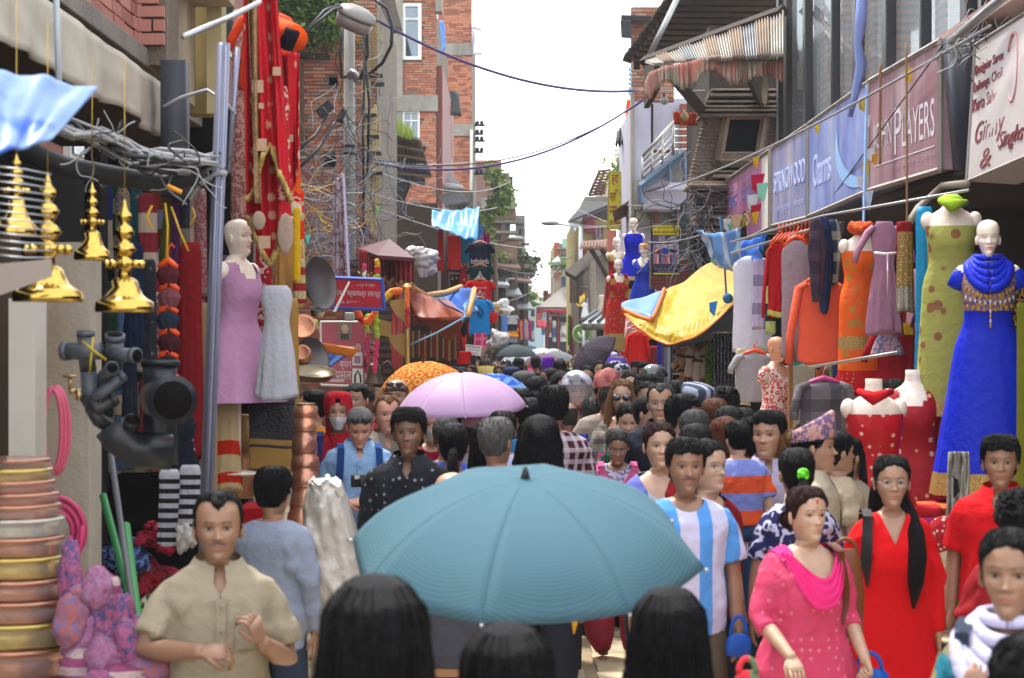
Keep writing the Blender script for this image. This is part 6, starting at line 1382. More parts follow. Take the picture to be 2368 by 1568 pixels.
mannequin(1488,602,35,-15,'orange capped mannequin in a blue sari with yellow hem',[cloth('#1838b0',rough=.4),M_('yl','#b8a020',rough=.6),SILV],hem=.02,flare=.22,bands=((0,.10,1),(.62,.66,2)),wig=('crop',M_('orange_cap','#d87820',rough=.5)))
mannequin(1452,640,37,20,'half hidden mannequin in a pale gold gown between the blue and red ones',[cloth('#a8985c')],hem=.1,flare=.25)
for i,(x,y,w1,h1,c,c2)in enumerate(((1436,738,16,120,'#b81018','#c8a060'),(1446,770,30,90,'#a89030','#c8b060'),(1452,700,18,110,'#c02028','#d0b070'))):garment('dress',x,y,w1*1.5,h1,42+i*.5,0,[cloth(c,'spots',c2,20)],'dress',('small red festive dress','mustard skirt','long red gold dress')[i]+' hanging by the ribbed stall roof','dress',amp=.1)
garment('gown',1392,682,22,52,50,0,[cloth('#c0b8a0')],'gown','cream gown mannequin above the ribbed stall roof','gown');garment('dress',1352,700,16,34,55,0,[cloth('#c8c8c8')],'dress','small white dress fluttering by the lamp pole','dress');garment('strip',1410,680,12,45,50,0,[cloth('#b02028')],'cloth','red cloth strip beside the cream gown','cloth')
for i in range(14):
 c=('#5c9c28','#b81c30','#d0407c','#c8a838','#b01818','#d8c8b0','#c84c20')[i%7]
 garment('strip',1316+i*3.4-(i//7)*3,728+(i%3)*3,6,70+(i*7)%30,72+i*.2,0,[cloth(c)],'dress','%s dress, %s of its colour, in the rail by the green round sign'%(('green','crimson','pink','sand','red','cream','orange')[i%7],('left','right')[i//7]),'dress',group='dresses hung in a row by the green round sign',dep=.8)
gs=tag(mk('round_sign',G().lathe([(.0,-.02),(.30,-.02),(.30,.02),(0,.02)],P(1345,772,62),24,Matrix.Rotation(R(90),3,'X')),M_('green_sign','#6fae30',rough=.5),smooth=False),'round green and white logo sign in front of the dress rail','sign');mk('logo_mark',G().tube([P(1337,768,61.9),P(1341,779,61.9),P(1352,776,61.9),P(1354,767,61.9)],[.02,.07,.07,.02],6),WHITEP,gs);mk('logo_ring',G().tube([P(1345,772,61.9)+Vector((.27*math.cos(a),0,.27*math.sin(a)))for a in np.linspace(0,6.3,30)],.02,5),WHITEP,gs)
tag(mk('tarpaulin',patch([P(1328,690,66),P(1352,676,66),P(1352,705,64),P(1334,706,64)],8,8,.1,.05),YT,solid=.02),'small yellow and blue tarpaulin beside the far utility pole','tarpaulin')
tag(mk('shop_awning',patch([P(1240,742,100),P(1262,740,100),P(1262,758,98),P(1240,756,98)],6,4,0,.05),M_('red_flag_','#b03040',rough=.8),solid=.05),'faded red banner hanging before the pavilion','banner')
for i,(x0,x1,y0,y1,c)in enumerate(((1225,1236,732,790,'#4c5c60'),(1240,1252,724,748,'#b05048'),(1252,1262,750,775,'#386078'),(1254,1264,722,748,'#7c98a8'),(1278,1286,742,790,'#2c4c80'),(1270,1275,728,780,'#a02838'),(1296,1312,745,790,'#6c6460'))):
 tag(mk('hanging_banner',pbox(G(),x0,x1,y0,y1,101+i,.1),M_('ban%d'%i,c,rough=.8,var=.5,vs=3,pat='patch',col2='#c8c8c0',ps=1.8),smooth=False),('grey green lettered','red picture','teal','pale blue picture','blue lettered','narrow crimson','brownish grey')[i]+' banner hanging at the far end of the street','banner')
 # left: mid stalls
q,=(pquad((757,641,23.5),(884,646,23.0),(889,716,23.0),(768,712,23.5)),)
r0,q,n=board(q,.03,M_('red_board','#b02c3c',rough=.4,var=.12),'street_sign','red and blue sign with Newar letters above the words AUTONOMOUS STATE','sign',M_('blue_edge','#2c50b0',rough=.4),.028)
write(r0,'नेवाः स्वायत्त राज्य',q,(.20,.86,.15,.28),LET,bold=.004);write(r0,'नेवाः ध्वायत्र लान्ह',q,(.10,.95,.36,.64),LET,bold=.007);write(r0,'NEWA  AUTONOMOUS STATE',q,(.06,.96,.75,.86),LET,bold=.004)
r0,q,n=board(pquad((741,744,24.5),(847,744,24.5),(846,893,24.5),(742,890,24.5)),.02,M_('rose_board','#a4505c',rough=.5,var=.2,dirt=.2),'poster','faded rose poster with white Nepali words and a small portrait on the left wall','poster',WHITEP,.02)
write(r0,'बालकुमारी',q,(.08,.90,.34,.52),LET,bold=.006);write(r0,'ब्याग',q,(.42,.68,.62,.76),LET,bold=.005);write(r0,'पसल',q,(.32,.68,.78,.91),LET,bold=.006)
def pr2(nm,u0,u1,v0,v1,m,k=.008):return mk(nm,G().slab([q[0].lerp(q[1],a).lerp(q[3].lerp(q[2],a),b)-n*k for a,b in((u0,v0),(u1,v0),(u1,v1),(u0,v1))],.003),m,r0,smooth=False)
pr2('portrait',.38,.68,.01,.28,M_('portrait_grey','#7c7470',rough=.6,var=.4,vs=12));mk('portrait_head',G().ball(q[0].lerp(q[1],.53).lerp(q[3].lerp(q[2],.53),.12)-n*.012,(.05,.008,.06),10),M_('pt_head','#b89888'),r0);pr2('portrait_body',.44,.62,.19,.275,M_('pt_body','#3c4440'),.014)
pr2('white_frame',.70,.92,.48,.68,WHITEP);pr2('bag_picture',.74,.88,.53,.65,M_('bag_b','#4c6c94',pat='patch',col2='#a06c84',ps=8),.014);pr2('white_frame',.70,.94,.73,.97,WHITEP);mk('arch_picture',G().tube([q[0].lerp(q[1],u).lerp(q[3].lerp(q[2],u),v)-n*.014 for u,v in((.76,.95),(.76,.84),(.82,.76),(.88,.84),(.89,.95))],.012,5),DARK,r0);pr2('arrow',.18,.52,.90,.95,M_('arrow_white','#b8a8a0'),.010)
SHR=root('shrine',P(890,800,26),'small roadside shrine with red frilled canopy, red posts and garlands','shrine')
MAR=M_('maroon_silk','#8c1420',rough=.5,var=.2,pat='vs',col2='#5c0c18',ps=26);
mk('canopy_roof',G().slab([P(830,574,26.6),P(900,552,26.6),P(958,596,24.6),P(872,590,24.4)],.05),M_('maroon_tin','#4c1c24',rough=.5),SHR,smooth=False)
def frill(u,v):
 pts=[(831,574,26),(860,582,25.4),(900,592,25),(957,605,24.6)];t=u*3;i=min(2,int(t));p=P(*pts[i]).lerp(P(*pts[i+1]),t-i);return p+Vector((0,-.05*math.sin(u*100)*(.4+v),-v*(.30+.03*math.sin(u*50))))
mk('frill',G().grid(frill,160,6),MAR,SHR,solid=.01)
mk('gold_fringe',G().tube([frill(u,1.02)for u in np.linspace(0,1,120)],.018,5),GOLD,SHR)
for x,y0 in((921,655),(916,700)):mk('red_post',G().tube([P(x,y0,25),P(x,1100,25)],.055,10),M_('red_post','#8c2420',rough=.5,var=.3),SHR)
mk('back_wall',pbox(G(),800,915,600,1100,27,.3),M_('shrine_bricks','#5c4438',rough=.9,pat='hs',col2='#2c2018',ps=60,var=.4),SHR,smooth=False)
brickwall(SHR,P(842,905,26.7),(1,0,0),(0,-1,0),xpx(872,26.7)-xpx(842,26.7),.9,course=.07,blen=.18,mats=[BR[4],BR[3]],limit=60,seed=4,backing=False)
mk('brass_rail',G().tube([P(941,655,23.8),P(944,900,23.8)],.03,10).ball(P(941,664,23.8),(.06,.06,.03),10).ball(P(945,868,23.8),(.05,.05,.05),10),M_('brass',(.55,.38,.12),rough=.35,metal=.8),SHR)
mk('iron_scroll',G().tube([P(880,870,24.4),P(886,845,24.4),P(896,836,24.4),P(908,850,24.4),P(912,880,24.4)],.022,6).tube([P(862,842,24.4)+Vector((.09*math.cos(a),0,.15*math.sin(a)))for a in np.linspace(0,6.3,20)],.02,6),M_('iron_brown','#3c201c',rough=.6),SHR)
bell=tag(mk('bell',G().lathe([(.02,.14),(.055,.13),(.075,.10),(.085,0),(.10,-.06),(.13,-.10),(.135,-.12),(.10,-.11)],P(865,866,24.2),20),M_('old_bronze',(.10,.08,.06),rough=.4,metal=.7,var=.4)),'dark bronze temple bell hanging beside the shrine post','bell')
BRS=M_('sheet_brass','#8f7640',rough=.45,metal=.35,var=.3,bump=.2)
for i,(x,y,fl)in enumerate(((920,692,1),(925,773,1),(905,745,-1))):
 pts=[(0,0),(-10,-2),(-26,4),(-28,12),(-20,40),(-8,58),(0,72)]if i<2 else[(0,0),(-30,-14),(-34,6),(-22,34),(-4,40)]
 x0=944 if i<2 else 905;pp=[(x0+(a*1.55),y+b*.85)for a,b in pts]+[(x0,y+66)]
 o=prism('metal_pennant',pp,23.9+i*.1,.02,BRS,None);tag(o,('upper','lower','dull rear')[i]+' embossed brass pennant on the pole of the shrine','pennant')
def garland(pts,cols,rr,label,n=40):
 g=G();k=0
 P_=[P(*p)for p in pts]
 for i in range(n):
  t=i/(n-1)*(len(P_)-1);a=min(int(t),len(P_)-2);c=P_[a].lerp(P_[a+1],t-a);g.ball(c+Vector((rnd.uniform(-.01,.01),0,0)),rr*rnd.uniform(.8,1.2),6,mi=int(i*len(cols)/n))
 return tag(mk('garland',g,cols),label,'garland')
LIMEF=M_('lime_flower','#8fae30',rough=.7);PKF=M_('pink_flower','#b83060',rough=.7);ORF=M_('orange_flower','#d8641c',rough=.7);YLF=M_('yellow_flower','#c8981c',rough=.7);RDF=M_('red_flower','#a81c1c',rough=.7)
garland([(868,718,24),(872,760,24),(870,800,24),(868,860,24)],[LIMEF,LIMEF,PKF,PKF],.032,'lime and pink flower garland hanging right of the rose poster')
garland([(850,730,24.3),(850,790,24.3),(851,860,24.3)],[LIMEF,PKF,PKF],.026,'thin lime and pink garland along the edge of the rose poster')
garland([(824,716,23.6),(835,740,23.6),(850,745,23.6),(868,722,23.6)],[ORF,RDF,ORF,ORF],.036,'orange marigold garland looped under the red and blue sign')
garland([(890,690,24.2),(905,675,24.2),(925,672,24.2)],[YLF,ORF],.04,'yellow marigold garland on the shrine beam')
garland([(872,604,24.2),(873,625,24.2),(872,640,24.2)],[YLF,RDF,LIMEF],.03,'short mixed garland hanging from the red canopy frill',20)
garland([(842,612,24.6),(844,640,24.6)],[PKF,WHITEP],.022,'short pink and white garland on the left of the canopy',16)
garland([(942,668,23.7),(942,755,23.7)],[ORF,RDF],.025,'orange red garland tied along the brass pole',30)
garland([(729,745,22),(730,785,22)],[LIMEF,RDF],.03,'short lime garland left of the rose poster',14)
PW=M_('white_plastic','#b4b0ae',rough=.25,var=.2,bump=.5,bs=12,dirt=.2)
def crumple(c,rx,rz,d,m,label,seed=0,name='plastic_sheet',cat='plastic sheet',ry=None,amp=.42,n=44):
 g=G();g.ball((0,0,0),(rx,ry or rx*.8,rz),n);v=[]
 for p in g.v:
  q=Vector(p);k=noise.noise(Vector((q.x/rx*1.3+seed,q.y*2,q.z/rz*1.3)))-1.1*abs(noise.noise(Vector((q.x/rx*2.6+seed,q.y/rx*2,q.z/rz*2.6))))-.5*abs(noise.noise(Vector((q.x/rx*6+seed,q.y/rx*5,q.z/rz*6))));v.append(tuple(q*(1+amp*k)+c))
 g.v=v;return tag(mk(name,g,m),label,cat)
crumple(P(967,594,27),.28,.19,27,PW,'crumpled white plastic sheet on top of the red shrine canopy',2);crumple(P(985,612,27),.16,.18,27,PW,'torn grey plastic hanging behind the shrine canopy',5)
BT2=M_('brown_tarp','#8c3c20',rough=.5,var=.3,dirt=.3,trans=.15,bump=.3,bs=8);
TB=root('tarpaulin',P(1010,700,26),'rust brown tarpaulin with blue upper side and orange hem tied out from the shrine','tarpaulin')
mk('brown_sheet',patch([P(943,662,26),P(1030,690,27),P(1083,730,23.5),P(950,752,26)],16,12,.12,.04,seed=2),BT2,TB,solid=.008)
mk('lower_flap',patch([P(950,730,25.8),P(1083,730,23.5),P(1044,790,24.5),P(1000,760,25.6)],12,8,.05,.03),BT2,TB,solid=.008)
mk('blue_sheet',patch([P(990,682,28),P(1064,668,28),P(1097,668,25.2),P(1083,728,23.5)],14,10,.15,.03,seed=4),M_('blue_tarp2','#2c64b8',rough=.4,var=.3),TB,solid=.008)
mk('pale_hem',G().tube([P(945,660,26),P(985,684,26.8),P(1030,678,27.5),P(1066,664,28)],.045,6).tube([P(1097,668,25.1),P(1083,729,23.4)],.035,5),M_('hem_orange','#b8854c',rough=.6),TB)
tag(mk('rope',G().tube([P(1083,729,23.4),P(1010,770,23.6),P(943,800,23.8)],.012,5),M_('rope_pale','#6f9cb8',rough=.8)),'pale blue guy rope running from the brown tarpaulin corner','rope')
tag(mk('tarpaulin',patch([P(1078,700,24),P(1104,680,25),P(1100,720,24),P(1070,745,23.4)],8,8,0,.05,seed=8),M_('jeans_blue','#4c7ca8',rough=.6,var=.4),solid=.01),'pale blue crumpled cloth at the tip of the brown tarpaulin','cloth')
LBT=tag(mk('tarpaulin',patch([P(999,488,34),P(1109,479,34),P(1104,556,33),P(998,520,33.5)],18,12,.05,.05,seed=11),M_('sky_tarp','#5ba4dc',rough=.4,pat='patch',col2='#8cc0e8',ps=2.4,trans=.3,var=.15),solid=.008),'sky blue tarpaulin stretched above the row of shawls on the left','tarpaulin')
for i,(k,x,y,w1,h1,c,c2,lb)in enumerate((('strip',1019,530,14,95,'#a8181c',None,'narrow dark red shawl at the left of the shawl row'),('strip',1050,545,30,84,'#c8281c',None,'bright red shawl with dark fringe'),('strip',1078,530,26,78,'#1c6c88',None,'teal blue shawl in the shawl row'),('strip',1102,520,30,80,'#4868a8',None,'soft blue shawl beneath the sky blue tarpaulin'),('strip',1126,540,14,45,'#841450',None,'magenta shawl at the right end of the shawl row'),('strip',1072,605,20,110,'#9c1424','spots','dark red embroidered shawl below the teal one'),('strip',1050,634,30,40,'#14141c','spots','black bag cloth with gold embroidery'))):
 o=garment(k,x,y,w1,h1,34+i*.15,0,[cloth(c,c2,'#a8884c',12)if c2 else cloth(c,trans=.12),cloth('#201418')],'shawl',lb,'shawl',amp=.10,dep=.35,seed=i,bands=((.93,1,1),)if i==1 else())
tag(mk('shawl_post',G().tube([P(1029,530,34.4),P(1032,900,34.4)],.08,8),M_('maroon_wood','#3c1418',rough=.6)),'dark maroon post behind the red shawls','post')
def tshirt(x,y,w1,h1,d,c,label,draw=None):
 o=garment('tee',x,y,w1,h1,d,0,[cloth(c)],'tee_shirt',label,'t-shirt',sleeve=.25,hanger=M_('wood_hanger','#a8683c',rough=.5),amp=.015,slx=.25)
 s=F/d;W,L=w1/s,h1/s
 if draw:
  for kind,a,rc in draw:
   q=[Vector((-W*.5,-W*.17,0)),Vector((W*.5,-W*.17,0)),Vector((W*.5,-W*.17,-L)),Vector((-W*.5,-W*.17,-L))];qw=[q_+o.location for q_ in q]
   if kind=='t':write(o,a,qw,rc,LET if a!='NEPAL' or True else LET,off=0,bold=.004)
   else:g=G();g.tube([qw[0].lerp(qw[1],u).lerp(qw[3].lerp(qw[2],u),v)for u,v in a],.012,5);mk('print',g,rc,o)
 return o
tshirt(1110,563,52,60,32,'#10182c','navy t-shirt printed kathmandu, topmost of the shirt column',[('t','kathmandu',(.10,.90,.58,.78))])
tshirt(1110,616,52,48,31.9,'#0c2c30','dark green t-shirt with a white temple print',[('l',[(.3,.85),(.3,.6),(.42,.5),(.5,.25),(.58,.5),(.7,.6),(.7,.85),(.3,.85),(.5,.45)],LET)])
tshirt(1110,650,56,54,31.8,'#b8101c','red t-shirt with white NEPAL mountain print',[('t','TOP OF THE WORLD',(.22,.78,.26,.34)),('l',[(.25,.66),(.36,.52),(.42,.6),(.5,.42),(.6,.6),(.66,.52),(.76,.66),(.25,.66)],LET),('t','NEPAL',(.38,.62,.80,.90))])
tshirt(1109,692,50,82,31.6,'#187cc0','bright blue t-shirt with a dark line drawing, lowest of the shirt column',[('l',[(.35,.3),(.5,.22),(.62,.3),(.66,.42),(.55,.5),(.42,.46),(.5,.38),(.38,.36),(.35,.3)],M_('line_navy','#143c70'))])
garment('strip',1110,770,28,36,31.5,0,[cloth('#b8205c','check','#d87ca0',50)],'scarf','pink checked scarf under the bright blue t-shirt','scarf')
garment('knot',1140,722,22,26,40,0,[cloth('#b01418')],'handbag','round red handbag hanging beyond the blue t-shirt','bag')
garment('tee',1141,700,26,18,42,0,[cloth('#c0b4a0','hs','#c08018',40)],'shirt','small white and yellow top above the red handbag','top')
crumple(P(1160,712,50),.32,.22,50,PW,'white plastic sheet flapping over the far left stall',7);crumple(P(1152,790,44),.28,.30,44,PW,'white plastic sack hanging low by the far left stall',9)
garment('strip',1166,730,14,62,52,0,[cloth('#5070b0')],'shawl','pale blue long cloth beside the white plastic','shawl')
for i,(y,c,lb)in enumerate(((742,'#8c8c90','grey top'),(757,'#18202c','black t-shirt'),(770,'#d08810','yellow t-shirt'),(784,'#707074','grey t-shirt'),(798,'#10303c','dark teal t-shirt'),(812,'#1888c8','sky blue t-shirt'))):garment('tee',1185,y-12,22,20,56+i*.1,0,[cloth(c)],'tee_shirt',lb+' in the small far column of shirts','t-shirt',sleeve=.3,slx=.25)
for i in range(8):garment('gown',1201+i*3.6,738+(i%2)*4,7,44,74+.3*i,0,[cloth(('#c01820','#d8a870','#b81418','#6070a8','#c89860','#8090b0','#902060','#a01858')[i])],'dress','%s festive dress in the far left dress row'%('scarlet','peach','dark red','blue grey','sand','pale blue','magenta','rightmost pink')[i],'dress',group='dresses in the far left row',amp=.1)
for i in range(10):garment('knot',1060+(i%5)*13,745+(i//5)*26,13,34,33+.3*i,0,[cloth(('#7c1014','#14181c','#a01818','#203060','#b03020','#501018','#c83018','#183018','#101010','#781838')[i])],'bag','%s cloth bag in the %s row under the brown tarpaulin'%(('dark red','black','red','navy','orange red','maroon','bright orange','dark green','jet black','plum')[i],('upper','lower')[i//5]),'bag',group='bags under the brown tarpaulin',seed=i)
r0,q,n=board(pquad((1077,796,30),(1114,800,30),(1112,824,30),(1076,818,30)),.01,WHITEP,'paper_sign','white paper sign with printed words PASHMINA SHOP among the bags','sign');write(r0,'PASHMINA SHOP',q,(.08,.92,.08,.28),M_('ink_violet','#503c80'),bold=.004);write(r0,'पश्मिना सल',q,(.10,.90,.40,.62),MC['ink_violet']);write(r0,'सस्तो',q,(.2,.8,.70,.94),MC['ink_red'])
garment('tee',1072,812,30,30,29.5,0,[cloth('#b81018')],'tee_shirt','small red t-shirt with white heart print near the paper sign','t-shirt',sleeve=.3)
solid(B1,'stall_back',944,1100,700,1100,38,.2,M_('stall_dim','#241814',rough=.9));r=random.Random(4)
for i in range(16):garment('strip',955+i*7,770+r.uniform(-6,6),5,60,28+r.uniform(-.5,.5),0,[M_('beadstr%d'%(i%4),('#a87c40','#5c2c18','#907850','#8c2018')[i%4],rough=.4,metal=.3)],'necklace','%s bead necklace, %s from the left in the trinket stall'%(('golden','dark brown','olive','red')[i%4],'first,second,third,fourth,fifth,sixth,seventh,eighth,ninth,tenth,eleventh,twelfth,thirteenth,fourteenth,fifteenth,last'.split(',')[i]),'necklace',group='bead necklaces in the trinket stall',dep=.9,amp=.2)
# left near: saris, dress, vessels
RT=cloth('#b8081c','dots','#c89878',7,rough=.55,trans=.08)
SR=root('sari',P(620,300,12.6),'tall bright red sari with beige squares and gold scalloped hem hanging from above','sari')
def srf(x0,x1,y0,y1,d,nf,seed,jag=0):
 def fn(u,v):
  px=x0[0]+(x1[0]-x0[0])*u+((x0[1]-x0[0])*(1-u)+(x1[1]-x1[0])*u)*v;yb=y1+jag*(2*abs(u-.5)-.5);p=P(px,y0+(yb-y0)*v,d)
  return p+Vector((0,-.05*math.sin(u*nf*6.28+v*2+seed)-.02*math.sin(u*nf*15+seed),0))
 return fn
def sheet(x0,x1,y0,y1,d,nf,seed,m,parent,name='cloth',jag=0):return mk(name,G().grid(srf(x0,x1,y0,y1,d,nf,seed,jag),40,30),m,parent,solid=.006)
sheet((566,572),(640,672),-40,560,12.6,2.2,1,RT,SR,'red_length',-110);sheet((640,655),(690,690),120,420,12.9,1.5,2,RT,SR,'red_side_length',-60)
sheet((572,588),(596,600),-40,470,12.4,1,3,M_('gold_lace','#a08058',rough=.7,pat='floral',col2='#7c5c3c',ps=22),SR,'lace_border')
hf=srf((566,572),(640,672),-40,560,12.6,2.2,1,-110);hf2=srf((566,572),(640,672),-40,400,12.45,2.2,1,130);hs_=lambda f:[f(u,1)+Vector((0,0,.012*abs(math.sin(u*60))))for u in np.linspace(0,1,90)]
mk('top_layer',G().grid(hf2,40,30),RT,SR,solid=.006)
mk('scalloped_hem',G().tube(hs_(hf),.020,5).tube(hs_(hf2),.018,5),M_('gold_hem','#b8a058',rough=.6,bump=.6,bs=60),SR)
mk('motif',G().box(P(600,195,12.42),(.075,.01,.075)).box(P(612,292,12.42),(.06,.01,.08)).box(P(613,575,12.3),(.075,.01,.075)).box(P(600,235,12.42),(.045,.01,.045)),M_('motif_beige','#b09078',rough=.7),SR,smooth=False)if False else None
for i,(x,y,s_)in enumerate(((596,200,26),(604,245,12),(640,165,18),(604,335,26),(590,395,12),(612,560,26),(598,498,10),(670,320,16),(664,250,12))):mk('square_motif',G().box(P(x,y,12.38 if x<645 else 12.75),(s_*.0027,.01,s_*.0030),None),M_('motif_beige','#b09078',rough=.7,var=.3,vs=30),SR,smooth=False)
mk('paisley_patch',G().ball(P(660,540,12.4),(.055,.012,.13),10).ball(P(598,510,12.38),(.045,.012,.06),10),M_('patch_beige','#a08878',rough=.8,var=.4,vs=30),SR)
garment('drape',612,30,110,180,13.1,0,[cloth('#c83c10','dots','#7c3c10',12)],'kurta','orange and black tunic hanging highest behind the red sari','tunic',sleeve=.35,seed=3)
mk_b=mk('sleeve',G().tube([P(640,70,12.8),P(672,80,12.6),P(682,90,12.5)],[.09,.08,.085],12),cloth('#d84c10'));tag(mk_b,'orange sleeve with black cuff sticking out beside the red sari top','sleeve')
tag(mk('cuff',G().tube([P(677,70,12.45),P(660,110,12.5)],.05,10),cloth('#0c0a14')),'black velvet cuff of the orange tunic','cuff')
garment('drape',672,210,44,290,13.3,0,[cloth('#c01c20','floral','#c8a898',9),cloth('#d05010'),cloth('#c8b89c')],'sari','red and orange sari with white floral pattern right of the tall red sari','sari',bands=((.55,.8,1),(.9,1,2)),seed=5,dep=.35)
garment('strip',686,440,34,230,13.6,0,[cloth('#c8300c'),cloth('#b0a070')],'sari','orange red folded sari with beige lower half','sari',bands=((.5,1,1),(.1,.16,1),(.25,.3,1)),seed=2,dep=.5)
garment('strip',686,480,16,170,13.1,0,[cloth('#c8a010')],'sari','narrow bright yellow cloth between the saris','cloth',amp=.15,dep=.6)
garment('drape',610,560,40,190,13.6,0,[cloth('#9c1420','floral','#c8b8b0',10)],'kurta','red tunic with white damask pattern behind the white dress','tunic',seed=1)
garment('drape',668,560,70,150,13.3,0,[M_('gold_silk','#b08444',rough=.4,var=.3,metal=.1,bump=.3,bs=10)],'sari','golden beige silk bunched below the red sari','sari',amp=.14,seed=7)
garment('drape',672,690,40,260,13.0,0,[M_('ochre_silk','#96702c',rough=.45,var=.3,metal=.1),cloth('#20204c')],'sari','ochre silk sari hanging beside the white dress','sari',amp=.1,seed=6,bands=((.96,1,1),))
garment('gown',640,660,98,262,12.5,0,[cloth('#a8a8b0',bump=.4,bs=30)],'white_dress','white flared crinkled dress in the left stall','dress',seed=2,amp=.06,dep=.4)
mannequin(551,612,12.8,60,'white faced mannequin with orange painted brow in a lilac sleeveless dress',[cloth('#a87c9c'),cloth('#5c4c60')],hem=.50,flare=.42,bands=((1.02,1.04,1),),scale=.98)
garment('strip',512,590,30,260,13.4,0,[cloth('#5c3c58')],'dress','dark mauve back half of a lilac dress behind the metal pole','dress')
SEQ=M_('sequin_navy','#14101c',rough=.4,pat='dots',col2='#a08868',ps=40,var=.3,bump=.5,bs=60)
o=garment('strip',628,918,108,170,12.9,0,[SEQ,M_('gold_band','#9c7838',rough=.5,var=.4,vs=9)],'sari','navy sequinned sari with a golden band below the white dress','sari',bands=((.58,.64,1),(.68,1,1)),amp=.03,dep=.16)
garment('drape',520,920,66,215,12.7,0,[cloth('#b8a078'),cloth('#b8240c')],'sari','cream sari with broad orange red diagonal border left of the vessels','sari',bands=((.45,.6,1),(.80,.93,1)),seed=4,lean=.02)
tag(mk('metal_pole',G().tube([P(517,100,9.6),P(478,1150,9.6),P(470,1420,9.6),P(466,1780,9.6)],.033,12).tube([P(512,104,9.52),P(474,1150,9.52)],.008,6).tube([P(524,104,9.52),P(486,1150,9.52)],.008,6),M_('anodised','#7c7f94',rough=.35,metal=.6,var=.15)),'tall grooved grey aluminium pole on the left side','pole')
tag(mk('metal_pole',G().tube([P(550,110,9.9),P(528,400,9.9)],.014,8),MC['anodised']),'thin short grey pole right of the tall aluminium one','pole')
tag(mk('pipe',G().tube([P(425,85,8.5),P(520,45,9.2),P(600,5,10)],.014,6),METAL),'thin grey bar crossing the top of the beige pillar','bar')
CU=M_('copper',(.52,.24,.14),rough=.32,metal=.75,var=.35,vs=5,bump=.15,bs=20);CUW=M_('copper_wrapped',(.40,.17,.10),rough=.28,metal=.7,var=.45,vs=7,bump=.5,bs=14,coat=.8);BRW=M_('brass_wrapped',(.46,.34,.07),rough=.28,metal=.7,var=.4,vs=6,bump=.5,bs=14,coat=.8);BRASS=M_('polished_brass',(.50,.34,.08),rough=.18,metal=1,var=.2,vs=4);STEELP=M_('old_iron',(.10,.09,.09),rough=.4,metal=.6,var=.4)
def oil_lamp(px,yb,ht,d,wbase,label,flower=True):
 s=F/d;h=ht/s;w_=wbase/s/2;o=root('brass_oil_lamp',P(px,yb,d),label,'lamp','brass temple lamps hanging in the left foreground')
 mk('base',G().lathe([(w_*.98,0),(w_,.012),(w_*.97,.035),(w_*.80,.045),(w_*.62,.06),(w_*.50,.085),(w_*.42,.11),(w_*.28,.12)],P(px,yb,d),36),BRASS,o)
 z=.12;prof=[(w_*.22,.115)];z0=.12;nk=(h-.12)
 for t,r_ in((.04,.20),(.10,.18),(.14,.30),(.17,.34),(.20,.30),(.24,.16),(.30,.24),(.36,.36),(.42,.24),(.46,.14),(.52,.22),(.58,.30),(.64,.2),(.68,.10),(.74,.20),(.80,.22),(.86,.10),(.93,.06),(1.0,.012)):prof.append((w_*r_*1.15,.12+nk*t))
 mk('stem',G().lathe(prof,P(px,yb,d),24),BRASS,o)
 if flower:
  for k in range(9):
   a=2*math.pi*k/9;mk('cup',G().ball(P(px,yb,d)+Vector((w_*.58*math.cos(a),w_*.58*math.sin(a),.12+nk*.17)),(w_*.14,)*3,10),BRASS,o)
 mk('chain',G().tube([P(px,yb,d)+Vector((0,0,h)),P(px,yb,d)+Vector((0,0,h+.5))],.0016,5),BRASS,o)
oil_lamp(110,698,300,6.6,162,'large brass temple lamp with orange tag, second from the left');oil_lamp(288,722,262,6.9,136,'brass temple lamp hanging lowest, nearest the pipes');oil_lamp(213,602,182,8.0,84,'smaller brass temple lamp hanging between the two big ones');oil_lamp(38,545,190,6.4,90,'brass temple lamp at the left edge behind wire mesh')
for i in range(13):tag(mk('mesh_wire',G().tube([P(-10,385+i*17,5.9),P(60,392+i*17,5.9),P(118,404+i*16,6.0)],.0022,4),METAL),'thin %s wire from the top of the mesh basket before the left lamps'%'first,second,third,fourth,fifth,sixth,seventh,eighth,ninth,tenth,eleventh,twelfth,last'.split(',')[i],'wire','wires of the mesh basket')
tag(mk('shelf_edge',G().slab(pquad((-20,612,6.1),(120,600,6.3),(120,640,6.3),(-20,690,6.1)),.02),M_('pale_shelf','#8c8078',rough=.8),smooth=False),'pale shelf edge behind the left most lamps','shelf')
PV=M_('grey_pvc','#4c4f57',rough=.35,var=.2);PVD=M_('black_pvc','#1d2026',rough=.32,var=.2,dirt=.2,dirtcol=(.12,.11,.10));dd=8.4
def fitting(pts,r_,m,label,rims=(),name='pipe_fitting'):
 g=G();P_=[P(x,y,dd+z)for x,y,z in pts];g.tube(P_,r_,16)
 o=mk(name,g,m);tag(o,label,'pipe fitting')
 for i in rims:
  a=P_[i];b=P_[i+(1 if i==0 else-1)];t=(a-b).normalized();mk('rim',G().tube([a-t*.012,a+t*.012],r_*1.14,16),m,o);mk('bore',G().tube([a+t*.0115,a+t*.014],r_*.88,16),BLACK,o)
 return o
fitting([(152,812,0),(232,812,-.05)],.036,PV,'horizontal grey pipe socket, top left of the fittings cluster',(0,));fitting([(198,772,0),(198,815,0),(205,860,.05)],.035,PV,'upright grey pipe socket, upper left of the cluster',(0,));fitting([(266,780,0),(264,860,.05)],.038,PV,'upright grey socket, upper right of the cluster',(0,));fitting([(312,822,-.1),(250,820,0)],.030,PV,'short pale grey socket pointing right',(0,))
